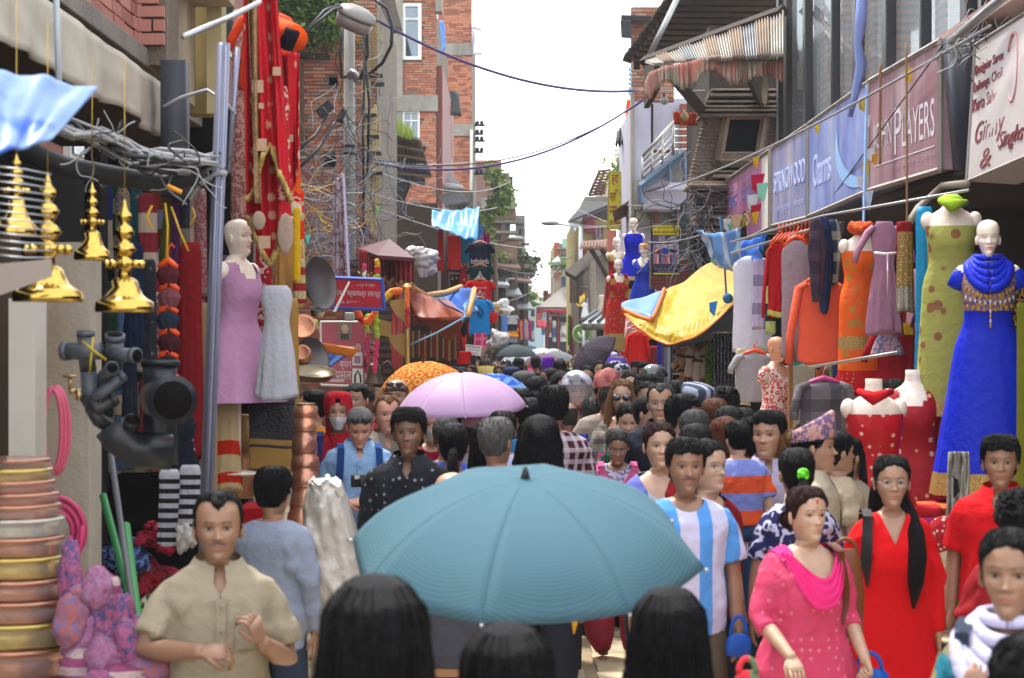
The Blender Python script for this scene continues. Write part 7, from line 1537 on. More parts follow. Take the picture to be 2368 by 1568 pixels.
fitting([(258,852,-.12),(240,868,.02),(222,905,.05)],.026,PV,'small elbow with open round mouth facing out',(0,));fitting([(205,860,0),(208,905,0),(218,950,.04)],.036,PV,'thick grey elbow in the middle of the cluster');fitting([(280,872,0),(240,905,-.05),(205,930,0)],.024,PV,'grey y branch crossing the cluster',(0,2));fitting([(196,918,0),(230,945,-.04),(262,925,0)],.026,PVD,'dark bent fitting at the bottom of the cluster',(2,));fitting([(210,940,0),(228,972,0),(250,985,.05)],.03,PVD,'lowest dark elbow of the cluster',())
fitting([(370,838,.1),(368,905,.1),(370,990,.1),(372,1075,.1)],.074,PVD,'big black upright drain pipe tee',(0,));fitting([(398,925,-.18),(372,920,.05)],.092,PVD,'wide open branch mouth of the black drain tee',(0,));fitting([(258,985,0),(275,1010,0),(310,1040,0),(395,1045,.05)],[.078,.084,.078,.075]and .078,PVD,'huge black elbow pipe in front of the drain tee');fitting([(305,975,-.05),(300,1000,0)],.032,PVD,'small side mouth on the black elbow',(0,))
g=G();g.tube([P(190,790,8.2),P(215,810,8.15),P(245,832,8.2)],.006,5);g.tube([P(215,780,8.2),P(210,830,8.15),P(208,858,8.2)],.006,5);tag(mk('yellow_tie',g,M_('yl_tape','#a8901c',rough=.6)),'yellow tie string round the grey pipe fittings','string')
TAP=tag(mk('tap',G().tube([P(198,905,9.1),P(165,905,9.0),P(160,905,9.0)],.013,10).tube([P(178,905,8.98),P(182,912,8.95),P(182,926,8.95)],.012,10).tube([P(162,905,9.0),P(162,872,9.0)],.008,8).ball(P(162,870,9.0),(.035,.02,.008),10),M_('tap_brass',(.40,.28,.12),rough=.35,metal=.8)),'small brass tap on the stained left wall','tap')
PKH=M_('pink_hose','#c03868',rough=.3,var=.1);PKH2=M_('pink_hose_pale','#cc5c78',rough=.3,var=.1)
g=G()
for k in range(3):g.tube([P(122+3*k+(20+6*k)*math.sin(a),990-(88+4*k)*math.cos(a)*(1 if math.cos(a)>0 else 1.1),8.95+.012*k)for a in np.linspace(0,6.1,36)],.0105,8)
tag(mk('hose',g,PKH2),'loop of pale pink hose hanging on the tap','hose')
g=G()
for k in range(5):g.tube([P(128+(68-7*k)*math.cos(a),1228+(78-8*k)*math.sin(a),8.9+.02*(k%2))for a in np.linspace(-2.6,3.4,40)],.0125,8)
g.tube([P(190,1215,8.85),P(188,1260,8.85),P(160,1305,8.85)],.0125,8)
tag(mk('hose',g,PKH),'thick coil of bright pink hose hanging on the stained wall','hose')
for i,(a,b,c,rr)in enumerate((((238,1145),(318,1450),'#2c7c44',.017),((256,1050),(312,1440),'#5c5c60',.014),((288,1215),(318,1455),'#2c8040',.026))):tag(mk('tube',G().tube([P(*a,9.0),P(*b,8.6),P(b[0]+18,b[1]+200,8.3)],rr,10),M_('tube%d'%i,c,rough=.4)),('thin green','grey','thick green')[i]+' plastic tube leaning in the left shop doorway','tube')
r=random.Random(77);nm_='navy,plum,wine red,dark green,charcoal,rust,slate blue,rose,olive,teal'.split(',');cl_=['#1c2c5c','#4c2048','#701420','#1c4028','#2c2c34','#8c3c1c','#3c5070','#984860','#5c5c24','#1c5c60']
for i in range(30):
 c_=i%10;r_=i//10;garment(r.choice(('drape','dress','tee','drape')),238+c_*25+r.uniform(-6,6),(430,660,880)[r_]+r.uniform(-20,20),r.uniform(34,52),r.uniform(180,260),13.4+r.uniform(-.5,.5),r.uniform(-25,25),[cloth(cl_[(i*3)%10],r.choice((None,'floral','dots','check','hs')),r.choice(('#a09080','#8c8ca0','#a87c30')),r.choice((12,24,40)))],'garment','%s garment at the back of the left shop, %s row, %s'%(nm_[(i*3)%10],('upper','middle','lower')[r_],'far left,left,left of centre,centre left,centre,centre right,right of centre,right,far right,by the pole'.split(',')[c_]),'garment',group='garments at the back of the left shop',seed=i)
garment('drape',552,20,34,500,13.6,0,[cloth('#a88478','floral','#7c4c48',16)],'sari','pinkish lace sari length hanging left of the tall red sari','sari',seed=4)
garment('drape',652,200,30,260,12.5,0,[cloth('#a8101c','floral','#c8a898',11)],'sari','red sari length with white scroll pattern over the orange one','sari',seed=9,lean=.02)
garment('drape',692,600,30,100,13.2,0,[cloth('#a89c70','hs','#8c1c20',60)],'sari','folded beige sari with thin red lines above the ochre silk','sari',seed=2)
for i in range(7):
 y=606+i*52;o=garment('knot',388+(i%2)*3+(i>4)*4,y+10,54,48,10.6,0,[cloth(('#4c1c24','#6c3c44','#202838','#3c1820','#141828','#0c0c10','#181c3c')[i])],'garment','small dark garment on orange hanger, number %s from the top of the hanging column'%('one two three four five six seven'.split()[i]),'garment',hanger=HANG,dep=.5)
YR=M_('yellow_ribbon','#c89c10',rough=.4)
for i,pts in enumerate((((352,475),(340,500),(352,530)),((382,470),(388,520),(386,600)),((396,478),(418,540),(436,580)),((445,480),(452,500),(440,520)))):tag(mk('ribbon',G().tube([P(x,y,9.4+.1*i)for x,y in pts],.024,5,flat=.2),YR),('leftmost short','straight long','slanting long','small rightmost')[i]+' yellow ribbon strip under the cable bundle','ribbon')
for i,(x,y,w1,h1,c)in enumerate(((310,560,40,260,'#101830'),(345,600,30,250,'#181c24'),(440,560,50,500,'#6c0c10'),(480,700,40,480,'#8c7450'),(455,870,40,330,'#10183c'),(425,640,40,180,'#241014'),(300,740,30,220,'#202434'))):garment('drape',x,y,w1*1.15,h1,11.6+.15*i,0,[cloth(c,'dots','#6c6464',16)if i in(1,)else cloth(c)],'garment',('navy','dark dotted','deep red','tan','dark blue','maroon','slate')[i]+' garment hanging in the shade of the left shop','garment',amp=.12,seed=i)
garment('dress',425,960,80,160,10.4,0,[cloth('#0c1020','dots','#8c8c98',22)],'dress','navy polka dot dress hanging above the striped tops','dress')
ST_=cloth('#101014','hs','#a8a8b4',130)
garment('drape',392,1085,52,175,9.9,0,[ST_,cloth('#b0b0b8')],'top','black and white striped knit top, left of the pair','top',bands=((0,.08,1),),seed=2);garment('drape',440,1075,52,170,9.8,0,[ST_,cloth('#b0b0b8')],'top','black and white striped knit top, right of the pair against the pole','top',bands=((0,.12,1),),seed=3)
crumple(P(430,1240,9.8),.06,.09,9.8,PW,'white plastic bag tied below the striped tops',3)
for i,(x,y,rx,c,c2)in enumerate(((300,1290,.12,'#182850','#6070a0'),(345,1350,.13,'#7c1020','#301018'),(370,1240,.1,'#a01c3c','#50101c'),(325,1400,.14,'#1c3018','#a0a080'),(270,1350,.08,'#243c80','#a8b0c8'))):crumple(P(x,y,10.2),rx*1.3,rx,10.2,cloth(c,'floral',c2,12),('blue printed','dark red','crimson','green flecked','blue and white')[i]+' cloth heap in the left shop doorway',i,'cloth_heap','cloth')
g0=None
lv=[(1062,45,'#'),(1085,52,'y'),(1112,58,'c'),(1140,66,'c'),(1166,70,'c'),(1198,78,'g'),(1240,82,'c'),(1285,84,'b'),(1335,98,'c'),(1382,108,'c'),(1432,112,'b'),(1490,118,'c'),(1560,122,'c')]
for i,(y,w1,k)in enumerate(lv):
 s_=F/6.9;rr=(w1+30)/s_;hh=(lv[min(i+1,12)][0]-y if i<12 else 70)/s_;c=P(38,y,6.9);m_={'c':CUW,'#':CUW,'y':BRW,'b':BRW,'g':M_('steel_wrapped',(.42,.40,.34),rough=.3,metal=.5,var=.4,coat=.8,bump=.5,bs=14)}[k]
 o=mk('wrapped_pot',G().lathe([(rr*.90,-hh*.96),(rr*.95,-hh*.8),(rr*.92,-hh*.4),(rr*.95,-.014),(rr*1.03,-.004),(rr*1.0,.006),(rr*.9,.004)],c,36),m_);o.data.name='wrapped_pot'
 for vv in o.data.vertices:vv.co=c+(vv.co-c)*(1+.035*noise.noise((vv.co)*14))
 wg=G();wg.lathe([(rr*(.84+.22*math.sin(t*3.14)**.5),-hh*(1-t))for t in np.linspace(0,1,9)],c,44,None,0,(False,False));wg.v=[tuple(c+(Vector(q)-c)*(1+.05*noise.noise(Vector(q)*22)+.03*abs(noise.noise(Vector(q)*50))))for q in wg.v]
 mk('plastic_wrap',wg,M_('clear_wrap',(.6,.58,.6),rough=.08,alpha=.09,var=0,bump=1,bs=16),o)
 tag(o,('copper','brass','steel')[0 if k in'#c' else 1 if k in'yb' else 2]+' pot in clear wrap, '+'topmost second third fourth fifth sixth seventh eighth ninth tenth eleventh twelfth lowest'.split()[i]+' of the stack at the left edge','pot','plastic wrapped pots stacked at the left edge')
r=random.Random(12)
PB=[cloth('#98506c','floral','#4c4878',32),cloth('#a05c5c','floral','#6c6490',36),cloth('#7c3c5c','hs','#a89090',110),cloth('#8c5474','floral','#8c6a88',40)]
for i,(x,y,rx,rz)in enumerate(((165,1345,.05,.16),(195,1405,.09,.09),(240,1400,.08,.12),(200,1480,.10,.11),(268,1452,.10,.12),(165,1440,.07,.10),(190,1550,.09,.08),(250,1530,.10,.09),(310,1490,.08,.11),(335,1560,.09,.08),(290,1570,.12,.06),(225,1330+30,.06,.08),(230,1620,.16,.10),(320,1640,.14,.1),(170,1680,.18,.12),(270,1740,.2,.14))):
 crumple(P(x,y,6.8-.02*i),rx*.95,rz,6.8,PB[i%4],('slim upright','round','striped','plump','leaning','small','lower','middle','right','front corner','flat','upper','buried','buried right','buried left','bottom')[i]+' pink and violet patterned cloth bag in the lower left heap',i*1.7,'cloth_bag','bag',amp=.24,n=36)
def pan(x,y,d,r_,tilt,m,label,handle=True,yaw=20):
 Mx=Matrix.Rotation(R(yaw),3,'Z')@Matrix.Rotation(R(tilt),3,'X');c=P(x,y,d)
 o=tag(mk('pan',G().lathe([(0,-.03),(r_*.8,-.028),(r_,.02),(r_*1.02,.022),(r_*.97,.016),(r_*.78,-.02),(0,-.022)],c,32,Mx),m),label,'pan');return o
pan(737,655,15,.20,80,STEELP,'large dark iron pan hanging behind the ochre sari',yaw=60);pan(720,830,14.6,.16,75,STEELP,'dark pan with copper bowl nested in it',yaw=50);pan(722,865,14.2,.17,14,M_('bronze_pan',(.14,.11,.07),rough=.35,metal=.7),'flat bronze pan seen edge on over the patterned vessels');pan(735,720,15.2,.06,20,M_('tin_cup','#8c8c88',rough=.3,metal=.8),'small tin cup hanging beneath the large pan')
def pot(x,y,d,r_,h,label,m=CU,tilt=0):return tag(mk('copper_pot',G().lathe([(r_*.6,-h/2),(r_*.95,-h*.4),(r_,-h*.05),(r_*.9,h*.25),(r_*.72,h*.38),(r_*.74,h*.46),(r_*.86,h*.5),(r_*.7,h*.46)],P(x,y,d),30,Matrix.Rotation(R(tilt),3,'X')),m),label,'pot')
pot(702,770,14.8,.12,.2,'copper pot hanging mouth outwards beside the ochre sari',tilt=60);pot(700,820,14.5,.07,.1,'small copper bowl inside the dark pan',tilt=70)
for i,(x,y,rx,h,lb,m_)in enumerate(((706,952,.075,.09,'copper lid piece, topmost of the tall vessel stack',CU),(706,985,.070,.11,'copper cup under the lid of the tall stack',CU),(704,1028,.080,.16,'plastic wrapped copper jar, third of the tall stack',CUW),(706,1070,.090,.12,'flared copper collar in the tall stack',CUW),(706,1110,.085,.16,'copper funnel wrapped in plastic in the tall stack',CUW),(706,1165,.095,.20,'copper cylinder vessel behind the boy in grey',CU),(698,1215,.095,.24,'lowest copper vessel beside the white sack',CU),(700,1300,.11,.30,'copper water vessel standing behind the grey shirt',CUW))):pot(x,y,12.2-.03*i,rx,h*1.15,lb,m_)
pot(565,1010,13.4,.07,.3,'tall gilded vessel between the cream sari and the navy sari',M_('gilt',(.35,.2,.07),rough=.35,metal=.7));pot(566,1100,13.3,.09,.3,'round copper vessel under the gilded one',CU)
tag(mk('red_box',pbox(G(),548,610,1176,1560,11.6,.5),cloth('#8c0810'),smooth=False),'deep red cloth covered box behind the bald man','box')
g=G();rg=[]
for t,x0,x1,yy in((0,722,775,1108),(.06,712,790,1118),(.2,702,806,1160),(.4,700,828,1240),(.6,712,846,1320),(.8,722,852,1400),(1,730,850,1500),(1.3,735,850,1640)):
 c=P((x0+x1)/2,yy,10.4);hw=(x1-x0)/2*10.4/F;rg.append([c+Vector((hw*math.cos(a)*(1+.10*noise.noise(Vector((a*2,t*6,1)))),.22*math.sin(a)*(1+.2*noise.noise(Vector((a*3,t*9,4)))),.015*math.sin(a*5)))for a in np.linspace(0,6.283,41)[:-1]])
fine=[]
for i in range(len(rg)-1):
 for k in range(6):fine.append([rg[i][j].lerp(rg[i+1][j],k/6)+Vector((0,-.06*abs(noise.noise(Vector((j*.35,(i*6+k)*.28,2))))-.035*abs(noise.noise(Vector((j*.8,(i*6+k)*.7,2)))),0))for j in range(40)])
g.loft(fine);tag(mk('sack',g,M_('white_sack','#c0b8b0',rough=.3,var=.25,vs=5,bump=.7,bs=14,coat=.4)),'big crumpled white plastic covered load beside the copper vessels','sack')
tag(mk('tarpaulin',patch([P(-30,158,5.0),P(225,205,5.2),P(120,322,4.9),P(-30,365,4.7)],26,22,.0,.012,seed=3,nr=3),M_('left_tarp','#2c62c8',rough=.4,pat='patch',col2='#7c98cc',ps=4.2,var=.2,trans=.25,bump=.3,bs=12),solid=.006),'blue and pale blue plastic tarpaulin in the upper left corner','tarpaulin')
tag(mk('tarpaulin',patch([P(700,792,17.5),P(828,806,17.2),P(742,862,17.2),P(690,862,17.4)],14,10,.02,.015),M_('deep_blue','#1c4c8c',rough=.5,var=.3),solid=.008),'dark blue tarpaulin wedge with orange edge before the rose poster','tarpaulin')
tag(mk('hem',patch([P(728,790,17.1),P(832,806,17.0),P(815,826,17.0),P(728,812,17.1)],12,4,.0,.01),M_('orange_hem','#c87420',rough=.5,var=.2,trans=.3),solid=.006),'bright orange edge strip of the blue tarpaulin wedge','tarpaulin')
tag(mk('banner',patch([P(772,420,26),P(792,400,26),P(806,640,25.6),P(768,716,25.6)],10,30,0,.05,seed=4,nr=4),M_('film','#a09098',rough=.25,pat='floral',col2='#7c4858',ps=6,var=.4,trans=.3),solid=.006),'long torn transparent plastic banner hanging from the concrete lamp pole','banner')
tag(mk('banner_pole',G().slab(pquad((792,400,25.6),(797,402,25.6),(810,640,25.4),(804,644,25.4)),.02),M_('lilac_strip','#b0a8c8',rough=.4),smooth=False),'lilac white edge strip of the torn plastic banner','strip')
tag(mk('banner_strip',G().slab(pquad((806,650,22.6),(810,652,22.6),(776,722,22.6),(770,720,22.6)),.01),WHITEP,smooth=False),'white torn ribbon across the red and blue sign','ribbon')
tag(mk('meter_box',pbox(G(),796,820,722,742,24.2,.1),M_('meter_grey','#8f9088',rough=.5),bevel=.02),'small grey electric meter box under the red and blue sign','meter')
# umbrellas
def umb(px,py,s,Rr,D,axis,m,label,ph=0,n=8,shaft=.72,m2=None,cat='umbrella',hi=True):
 d=F/s;top=P(px,py,d);ax=Vector(axis).normalized();o=root('umbrella',top,label,cat)
 zz=ax;xx=Vector((0,1,0)).cross(zz).normalized();yy=zz.cross(xx);o.rotation_euler=Matrix((xx,yy,zz)).transposed().to_euler()
 sec=2*math.pi/n;g=G();k1=1.15
 def sf(u,v):
  a=(u-.5)*sec;dip=math.cos(a*n/2)if False else(1-abs(2*u-1)**2);t=v
  r_=Rr*math.sin(t*k1)/math.sin(k1)*(1-.055*dip*t*t);z=-D*(1-math.cos(t*k1))/(1-math.cos(k1))-.03*Rr*dip*t
  return(r_*math.cos(a)*(1-.02*dip),r_*math.sin(a),z)
 g.grid(sf,10 if hi else 4,14 if hi else 6);me=mesh('panel',g);me.materials.append(m)
 rb=mesh('rib',G().tube([sf(.5+0*v,v)for v in(0,)]+[(Rr*math.sin(t*k1)/math.sin(k1),0,-D*(1-math.cos(t*k1))/(1-math.cos(k1))-.006)for t in(.3,.6,.8,1.012)],.0035,5).ball((Rr*1.012,0,-D-.006),(.009,.006,.006),6));rb.materials.append(METAL)
 for i in range(n):
  p=bpy.data.objects.new('canopy_panel',me);COL.objects.link(p);p.parent=o;p.rotation_euler=(0,0,ph+sec*(i+.5))
  if hi:q=p.modifiers.new('s','SOLIDIFY');q.thickness=.0012
  if hi:q=bpy.data.objects.new('rib',rb);COL.objects.link(q);q.parent=o;q.rotation_euler=(0,0,ph+sec*i)
 link('shaft',mesh('shaft',G().tube([(0,0,-.004),(0,0,-shaft)],.006,8)),METAL,o);link('handle',mesh('handle',G().tube([(0,0,-shaft),(0,0,-shaft-.09)],.014,10)),DARK,o)
 link('ferrule',mesh('ferrule',G().tube([(0,0,-.01),(0,0,.035)],[.018,.005],10)),DARK,o);return o
TEAL=M_('teal_umbrella','#42606c',rough=.85,spec=.12,pat='rs',col2='#4a6a76',ps=700,trans=.12,var=.06);
umb(1215,1106,786,.535,.235,(0,-.26,.965),TEAL,'large teal striped umbrella in the centre foreground, seen from behind',ph=R(0)-R(-77)-R(90))
umb(1066,862,352,.425,.235,(-.03,-.10,1),cloth('#ceacd2',trans=.35,rough=.5,bump=0),'pale pink lilac umbrella in the middle of the crowd',ph=R(4))
umb(978,838,205,.50,.27,(-.05,-.2,1),cloth('#c4581c','brocade','#c8b048',8,trans=.3),'orange and yellow patterned umbrella behind the pink lilac one',ph=.2)
umb(1146,864,278,.34,.20,(.06,-.1,1),cloth('#2c58b4','check','#7cb0dc',50,trans=.3),'blue checked umbrella right behind the pink lilac one',ph=.3)
umb(1122,846,120,.48,.2,(0,-.1,1),cloth('#a8944c','dots','#5c5030',14,trans=.3),'mustard umbrella with small dots',ph=.1,hi=False)
for i,(x,y,s,c,ax,lb)in enumerate(((1190,797,105,'#4c5458',(0,-.05,1),'dark grey umbrella nearest the far left stalls'),(1197,816,82,'#b4b4b8',(0,0,1),'white umbrella in front of the dark grey one'),(1252,804,78,'#c8ccd0',(0,0,1),'pale silver umbrella in the middle of the far crowd'),(1258,817,95,'#6c5460',(0,-.1,1),'mauve brown umbrella in the centre of the crowd'),(1294,812,84,'#6c7074',(.1,0,1),'flat grey umbrella right of the mauve one'),(1228,807,60,'#7c88b0',(0,0,1),'small blue grey umbrella in the far crowd'),(1280,806,52,'#d0d0d4',(0,0,1),'small white umbrella right of the silver one'),(1225,799,48,'#5c7c8c',(0,0,1),'small teal grey umbrella furthest back'),(1404,810,112,'#5c40b0',(.12,-.15,1),'violet umbrella with white band at the right of the crowd'),(1380,812,100,'#6c90d8',(-.2,0,1),'pale blue umbrella half behind the violet one'),(1348,808,150,'#3c3440',(-.72,-.3,.62),'dark plum umbrella tilted steeply to the left'))):
 umb(x,y,s,.48,.24,ax,cloth(c,trans=.2)if i!=8 else cloth(c,'rs','#b8b0d8',14,trans=.2),lb,ph=i,hi=i in(0,8,10))
 # people
def T(*a,**k):return cloth(*a,**k)
FR,BK='f','b'
def pp(x,y,s,rot,label,sk='b',sex='m',hair='short',hc='k',c='#444444',pat=None,c2=None,ps=60,**k):return person(x,y,s,rot,label,sk,sex,hair,hc,top=T(c,pat,c2,ps),**k)
pp(505,1132,690,12,'bald browed moustached man in a short sleeved beige shirt, hands raised before his chest','b',hair='recede',c='#8f8470',neck='c',poses=('frontb','frontup'),beard=2,fat=.99,yaw=-4,wide=1.04)
pp(632,1078,500,160,'young man in a grey long sleeved shirt seen from behind','b',hair='thick',c='#7f8698',sl='l',hem=.80,neck='r',bm=T('#2c3444'))
pp(868,1325,1230,180,'woman with long straight black hair seen from behind, nearest the camera','b','f','longb',c='#14121a',sl='l')
pp(1172,1436,1150,180,'woman with long black hair under the left half of the teal umbrella','b','f','longb',c='#0c0c10',sl='l',poses=('hang','hold'))
pp(1548,1354,950,172,'black haired woman in a magenta striped top under the right half of the teal umbrella','b','f','longb',c='#a8207c',pat='hs',c2='#1c1c24',ps=38,sl='s',fat=1.15)
pk=pp(1865,1120,577,16,'woman in a bright pink kurta with draped pink scarf and brown shoulder bag','l','f','bun','mh',c='#c03c60',pat='dots',c2='#c8707c',ps=24,hem=.40,sl='e',neck='w',flare=.16,poses=('out','grip'),fat=1.12,jaw=.92,yaw=6,scarf=[('u',T('#d82c74')),('strapR',M_('tan_bag','#5c3018',rough=.5))])
tk=G();tk.v=[tuple(q)for q in headxf(np.array(G().ball((0,-.094,.150),(.0035,.003,.0045),6).ball((0,-.090,.178),(.005,.003,.011),6).v),6,0)+np.array([0,0,CH])];_b=G().ball((0,0,0),1,6);tk.f=_b.f+[tuple(i+len(_b.v)for i in f)for f in _b.f];tk.m=[0]*len(tk.f);ob('tika',(lambda me:(me.materials.append(None),me)[1])(mesh('tika',tk)),[M_('vermilion','#c81418',rough=.7)],pk)
pp(2062,1048,522,-3,'woman in glasses and a plain red kurta with long hair over her shoulder','m','f','longl',c='#c40c12',hem=.42,sl='l',neck='vs',flare=.14,poses=('hang','hang'),jaw=.88,wear=[('glasses',METAL)],scarf=[('strapL',DARK)],fat=.96)
pp(2312,1003,500,-22,'young man in a red shirt looking at the camera at the right edge','b',hair='thick',c='#b80c14',sl='s',neck='c',yaw=10,jaw=.9,bm=T('#7c6048'))
pp(2338,1214,880,-22,'worried woman in a teal patterned top with thick white scarf in the lower right corner','b','f','bun',c='#14687c',pat='floral',c2='#7c7044',ps=9,sl='l',neck='r',poses=('strap','hang'),scarf=[('wrap',T('#b4b0cc')),('strapL',T('#2c3444'))],jaw=.9)
pp(2392,1462,1250,180,'dark haired head cut off at the lower right corner','b',c='#101014')
pp(2362,1140,600,160,'curly haired person at the right edge behind the worried woman','b',hair='curly',c='#7c1018')
ARG=pp(1585,1008,530,6,'moustached man in a white and sky blue striped football shirt','b',hair='short',c='#b8b8d4',pat='vs',c2='#4c8cd0',ps=42,sl='s',neck='r',poses=('hang','hang'),beard=2,fat=.95,bm=T('#4c4438'),jaw=.92)
pp(1636,1014,492,40,'woman in glasses and maroon top behind the football shirt man','l','f','long',c='#6c0814',sl='e',wear=[('glasses',METAL)])
pp(1780,945,440,-12,'man in a pale lilac shirt carrying a small child','m',hair='short',c='#a8a0b8',sl='l',neck='c',poses=('carry','carry'),yaw=-14,bm=T('#2c2c34'),jaw=1.05)
pp(1706,972,462,195,'small child in a striped blue orange shirt and jeans carried on the arm','l',hair='short',c='#6c78b8',pat='hs',c2='#c84c24',ps=26,hem=.98,bm=T('#243c60'),base=H-(972-784)/462-1.22,h=1.22)
pp(1884,972,462,78,'man in a patterned pink topi hat and cream shirt turning right','m',hair='short',c='#a89e88',sl='s',neck='c',wear=[('topi',T('#b88c84','floral','#6c5478',14))])
pp(1842,1032,500,186,'woman with a low ponytail tied with a green band and navy printed top','b','f','pony',c='#1c1c4c',pat='floral',c2='#b0b0c8',ps=10,wear=[('tie',M_('neon_green','#5cc81c',rough=.5))])
pp(1938,994,410,110,'woman in a cream top behind the topi man','m','f','bun',c='#a89880')
pp(945,940,437,-4,'young man in a black shirt printed with small white dots','d',hair='thick',c='#12141c',pat='dots',c2='#7c7c84',ps=26,sl='l',neck='c',beard=1,jaw=.9)
pp(830,930,360,8,'tourist in a light blue shirt with sunglasses on his head looking down at his camera','p',hair='crop',hc='gy',c='#7c9cc0',sl='s',neck='c',poses=('front','front'),pitch=26,fat=1.08,wear=[('shadesup',DARK)],scarf=[('straps',T('#1c3c78'))])
pp(893,912,345,14,'balding fair tourist in a khaki shirt behind the one in light blue','p',hair='recede',hc='gn',c='#7c766a',neck='c',yaw=4)
pp(917,874,300,-6,'bald tanned man with sunglasses pushed up on his head','m',hair='bald',hc='gd',c='#8c8070',wear=[('shadesup',DARK)])
pp(782,908,335,4,'person in a crimson hood and white face mask','m',hair='crop',c='#84081c',sl='l',wear=[('hood',T('#94081c')),('mask',T('#a8a8b0'))],scarf=[('strapL',T('#1c3068'))])
pp(826,882,305,-22,'close cropped man in glasses behind the crimson hood','m',hair='crop',c='#8c1c28',wear=[('glasses',METAL)])
pp(724,898,310,-75,'woman with a black bun in profile beside the copper vessels','l','f','bun',c='#c87820')
pp(1000,940,330,0,'monk in maroon and yellow robe wearing a white mask below the pink umbrella','m',hair='crop',c='#780c24',sl='n',scarf=[('u',T('#c89c0c'))],wear=[('mask',T('#a0a4a8'))])
pp(1048,975,430,182,'woman with black hair tied low and a pink shawl seen from behind','b','f','pony',c='#a83c78',pat='floral',c2='#c878a8',ps=8,scarf=[('back',T('#b0488c','floral','#d088b0',12))])
pp(1148,962,440,150,'grey haired man in a dark plum shirt seen from behind','b',hair='short',hc='gy',c='#342430',sl='l',neck='r',fat=1.1)
pp(1046,1086,560,186,'bald crowned man just left of the teal umbrella','m',hair='bald',c='#3c3c44',fat=1.05)
pp(1250,958,480,160,'woman with wavy dark hair seen from behind above the teal umbrella','b','f','longw',c='#201c24',sl='l')
pp(1280,890,395,180,'man in a maroon and white checked shirt seen from behind','b',hair='thick',c='#38101f',pat='check',c2='#c0b0b8',ps=95,sl='l',neck='r',fat=1.05)
pp(1371,918,298,178,'grizzled man in a dark brown shirt with a red strap seen from behind','b',hair='short',hc='gd',c='#281c20',neck='r',scarf=[('cross',T('#a81820'))])
pp(1226,918,345,184,'man in a sky blue t-shirt seen from behind','b',hair='short',c='#2c88c0')
pp(1204,898,318,175,'man in a navy shirt with a red rucksack strap seen from behind','b',hair='thick',c='#102048',scarf=[('straps',T('#b83c34'))])
pp(1312,926,290,200,'balding man between the checked shirt and the brown shirt','m',hair='bald',hc='gd',c='#3c3434')
pp(1333,864,288,4,'motorcyclist in a purple shirt and open silver black helmet','m',hair='crop',c='#5c1850',sl='l',neck='c',poses=('bike','bike'),wear=[('helmet',M_('helmet_silver','#3c3c48',rough=.15,coat=1,pat='patch',col2='#a8a8b8',ps=5)),('visor',mat('visor',(.5,.52,.55),rough=.05,alpha=.3))])
pp(1300,858,265,28,'young man with swept black hair beside the motorcyclist','m',hair='thick',c='#4c1c30',jaw=.9)
pp(1295,829,215,0,'man in a bright blue polo shirt with black rucksack straps looking down','b',hair='thick',c='#1478b8',pitch=28,scarf=[('straps',DARK)],hi=True)
pp(1268,826,185,170,'woman in a violet headscarf seen from behind','b','f',None,c='#5c1c98',wear=[('hood',T('#5c189c'))],hi=True)
pp(1406,882,300,16,'grey haired dark man in a blue t-shirt looking down','d',hair='short',hc='gd',c='#1838a8',pitch=22)
pp(1402,868,300,10,'man in a pink patterned topi hat behind the dark man in blue','m',hair='short',c='#8c8078',wear=[('topi',T('#c07c74','patch','#a04c54',12))])
pp(1438,874,368,-4,'woman in large dark sunglasses with long light brown hair','l','f','side','gn',c='#8c8478',pat='check',c2='#2c2828',ps=70,neck='w',wear=[('shades',M_('dark_lens',(.015,.012,.03),rough=.1,spec=.8))],jaw=.85)
pp(1450,926,318,2,'woman in a green and pink top looking down','l','f','bun',c='#0c5c40',pat='floral',c2='#b01c78',ps=6,neck='w',pitch=18,sl='s',jaw=.9)
pp(1528,884,410,-8,'greying man in glasses wearing a dark vest over a pale shirt','m',hair='recede',hc='gd',c='#151b28',neck='c',sl='s',fat=1.08,wear=[('glasses',METAL)],scarf=[],jaw=1.02)
pp(1427,984,350,0,'older woman with tight grey black hair and pink shawl bands looking down','b','f','bun','gd',c='#a8a0b4',pat='floral',c2='#5c4c7c',ps=14,pitch=20,scarf=[('straps',T('#c0507c')),('u',T('#c05c88'))],wear=[('glasses',METAL)],bot='baggy',bm=T('#b03c50'))
pp(1524,972,440,8,'woman in a white top with blue side stripes','l','f','bun','mh',c='#b0b0c4',pat='vs',c2='#5c64b0',ps=30,neck='w',jaw=.92)
pp(1582,910,372,72,'man in profile with black hair and lowered face mask','m',hair='thick',c='#8c94b8',wear=[('mask',T('#8c9090'))])
pp(1602,880,340,24,'man in a striped flat cap looking down','b',hair='crop',c='#a8b0c8',wear=[('flat',T('#34384c','vs','#8c94a8',90))],pitch=16)
pp(1514,848,262,95,'motorcyclist in a glossy black helmet turned to the right','b',hair=None,c='#3c4460',pat='floral',c2='#8c90a8',ps=20,wear=[('helmet',M_('helmet_black',(.02,.022,.026),rough=.12,coat=1))])
pp(1560,878,368,150,'dark haired man in white seen from behind right of the glasses man','b',c='#a0a4c0')
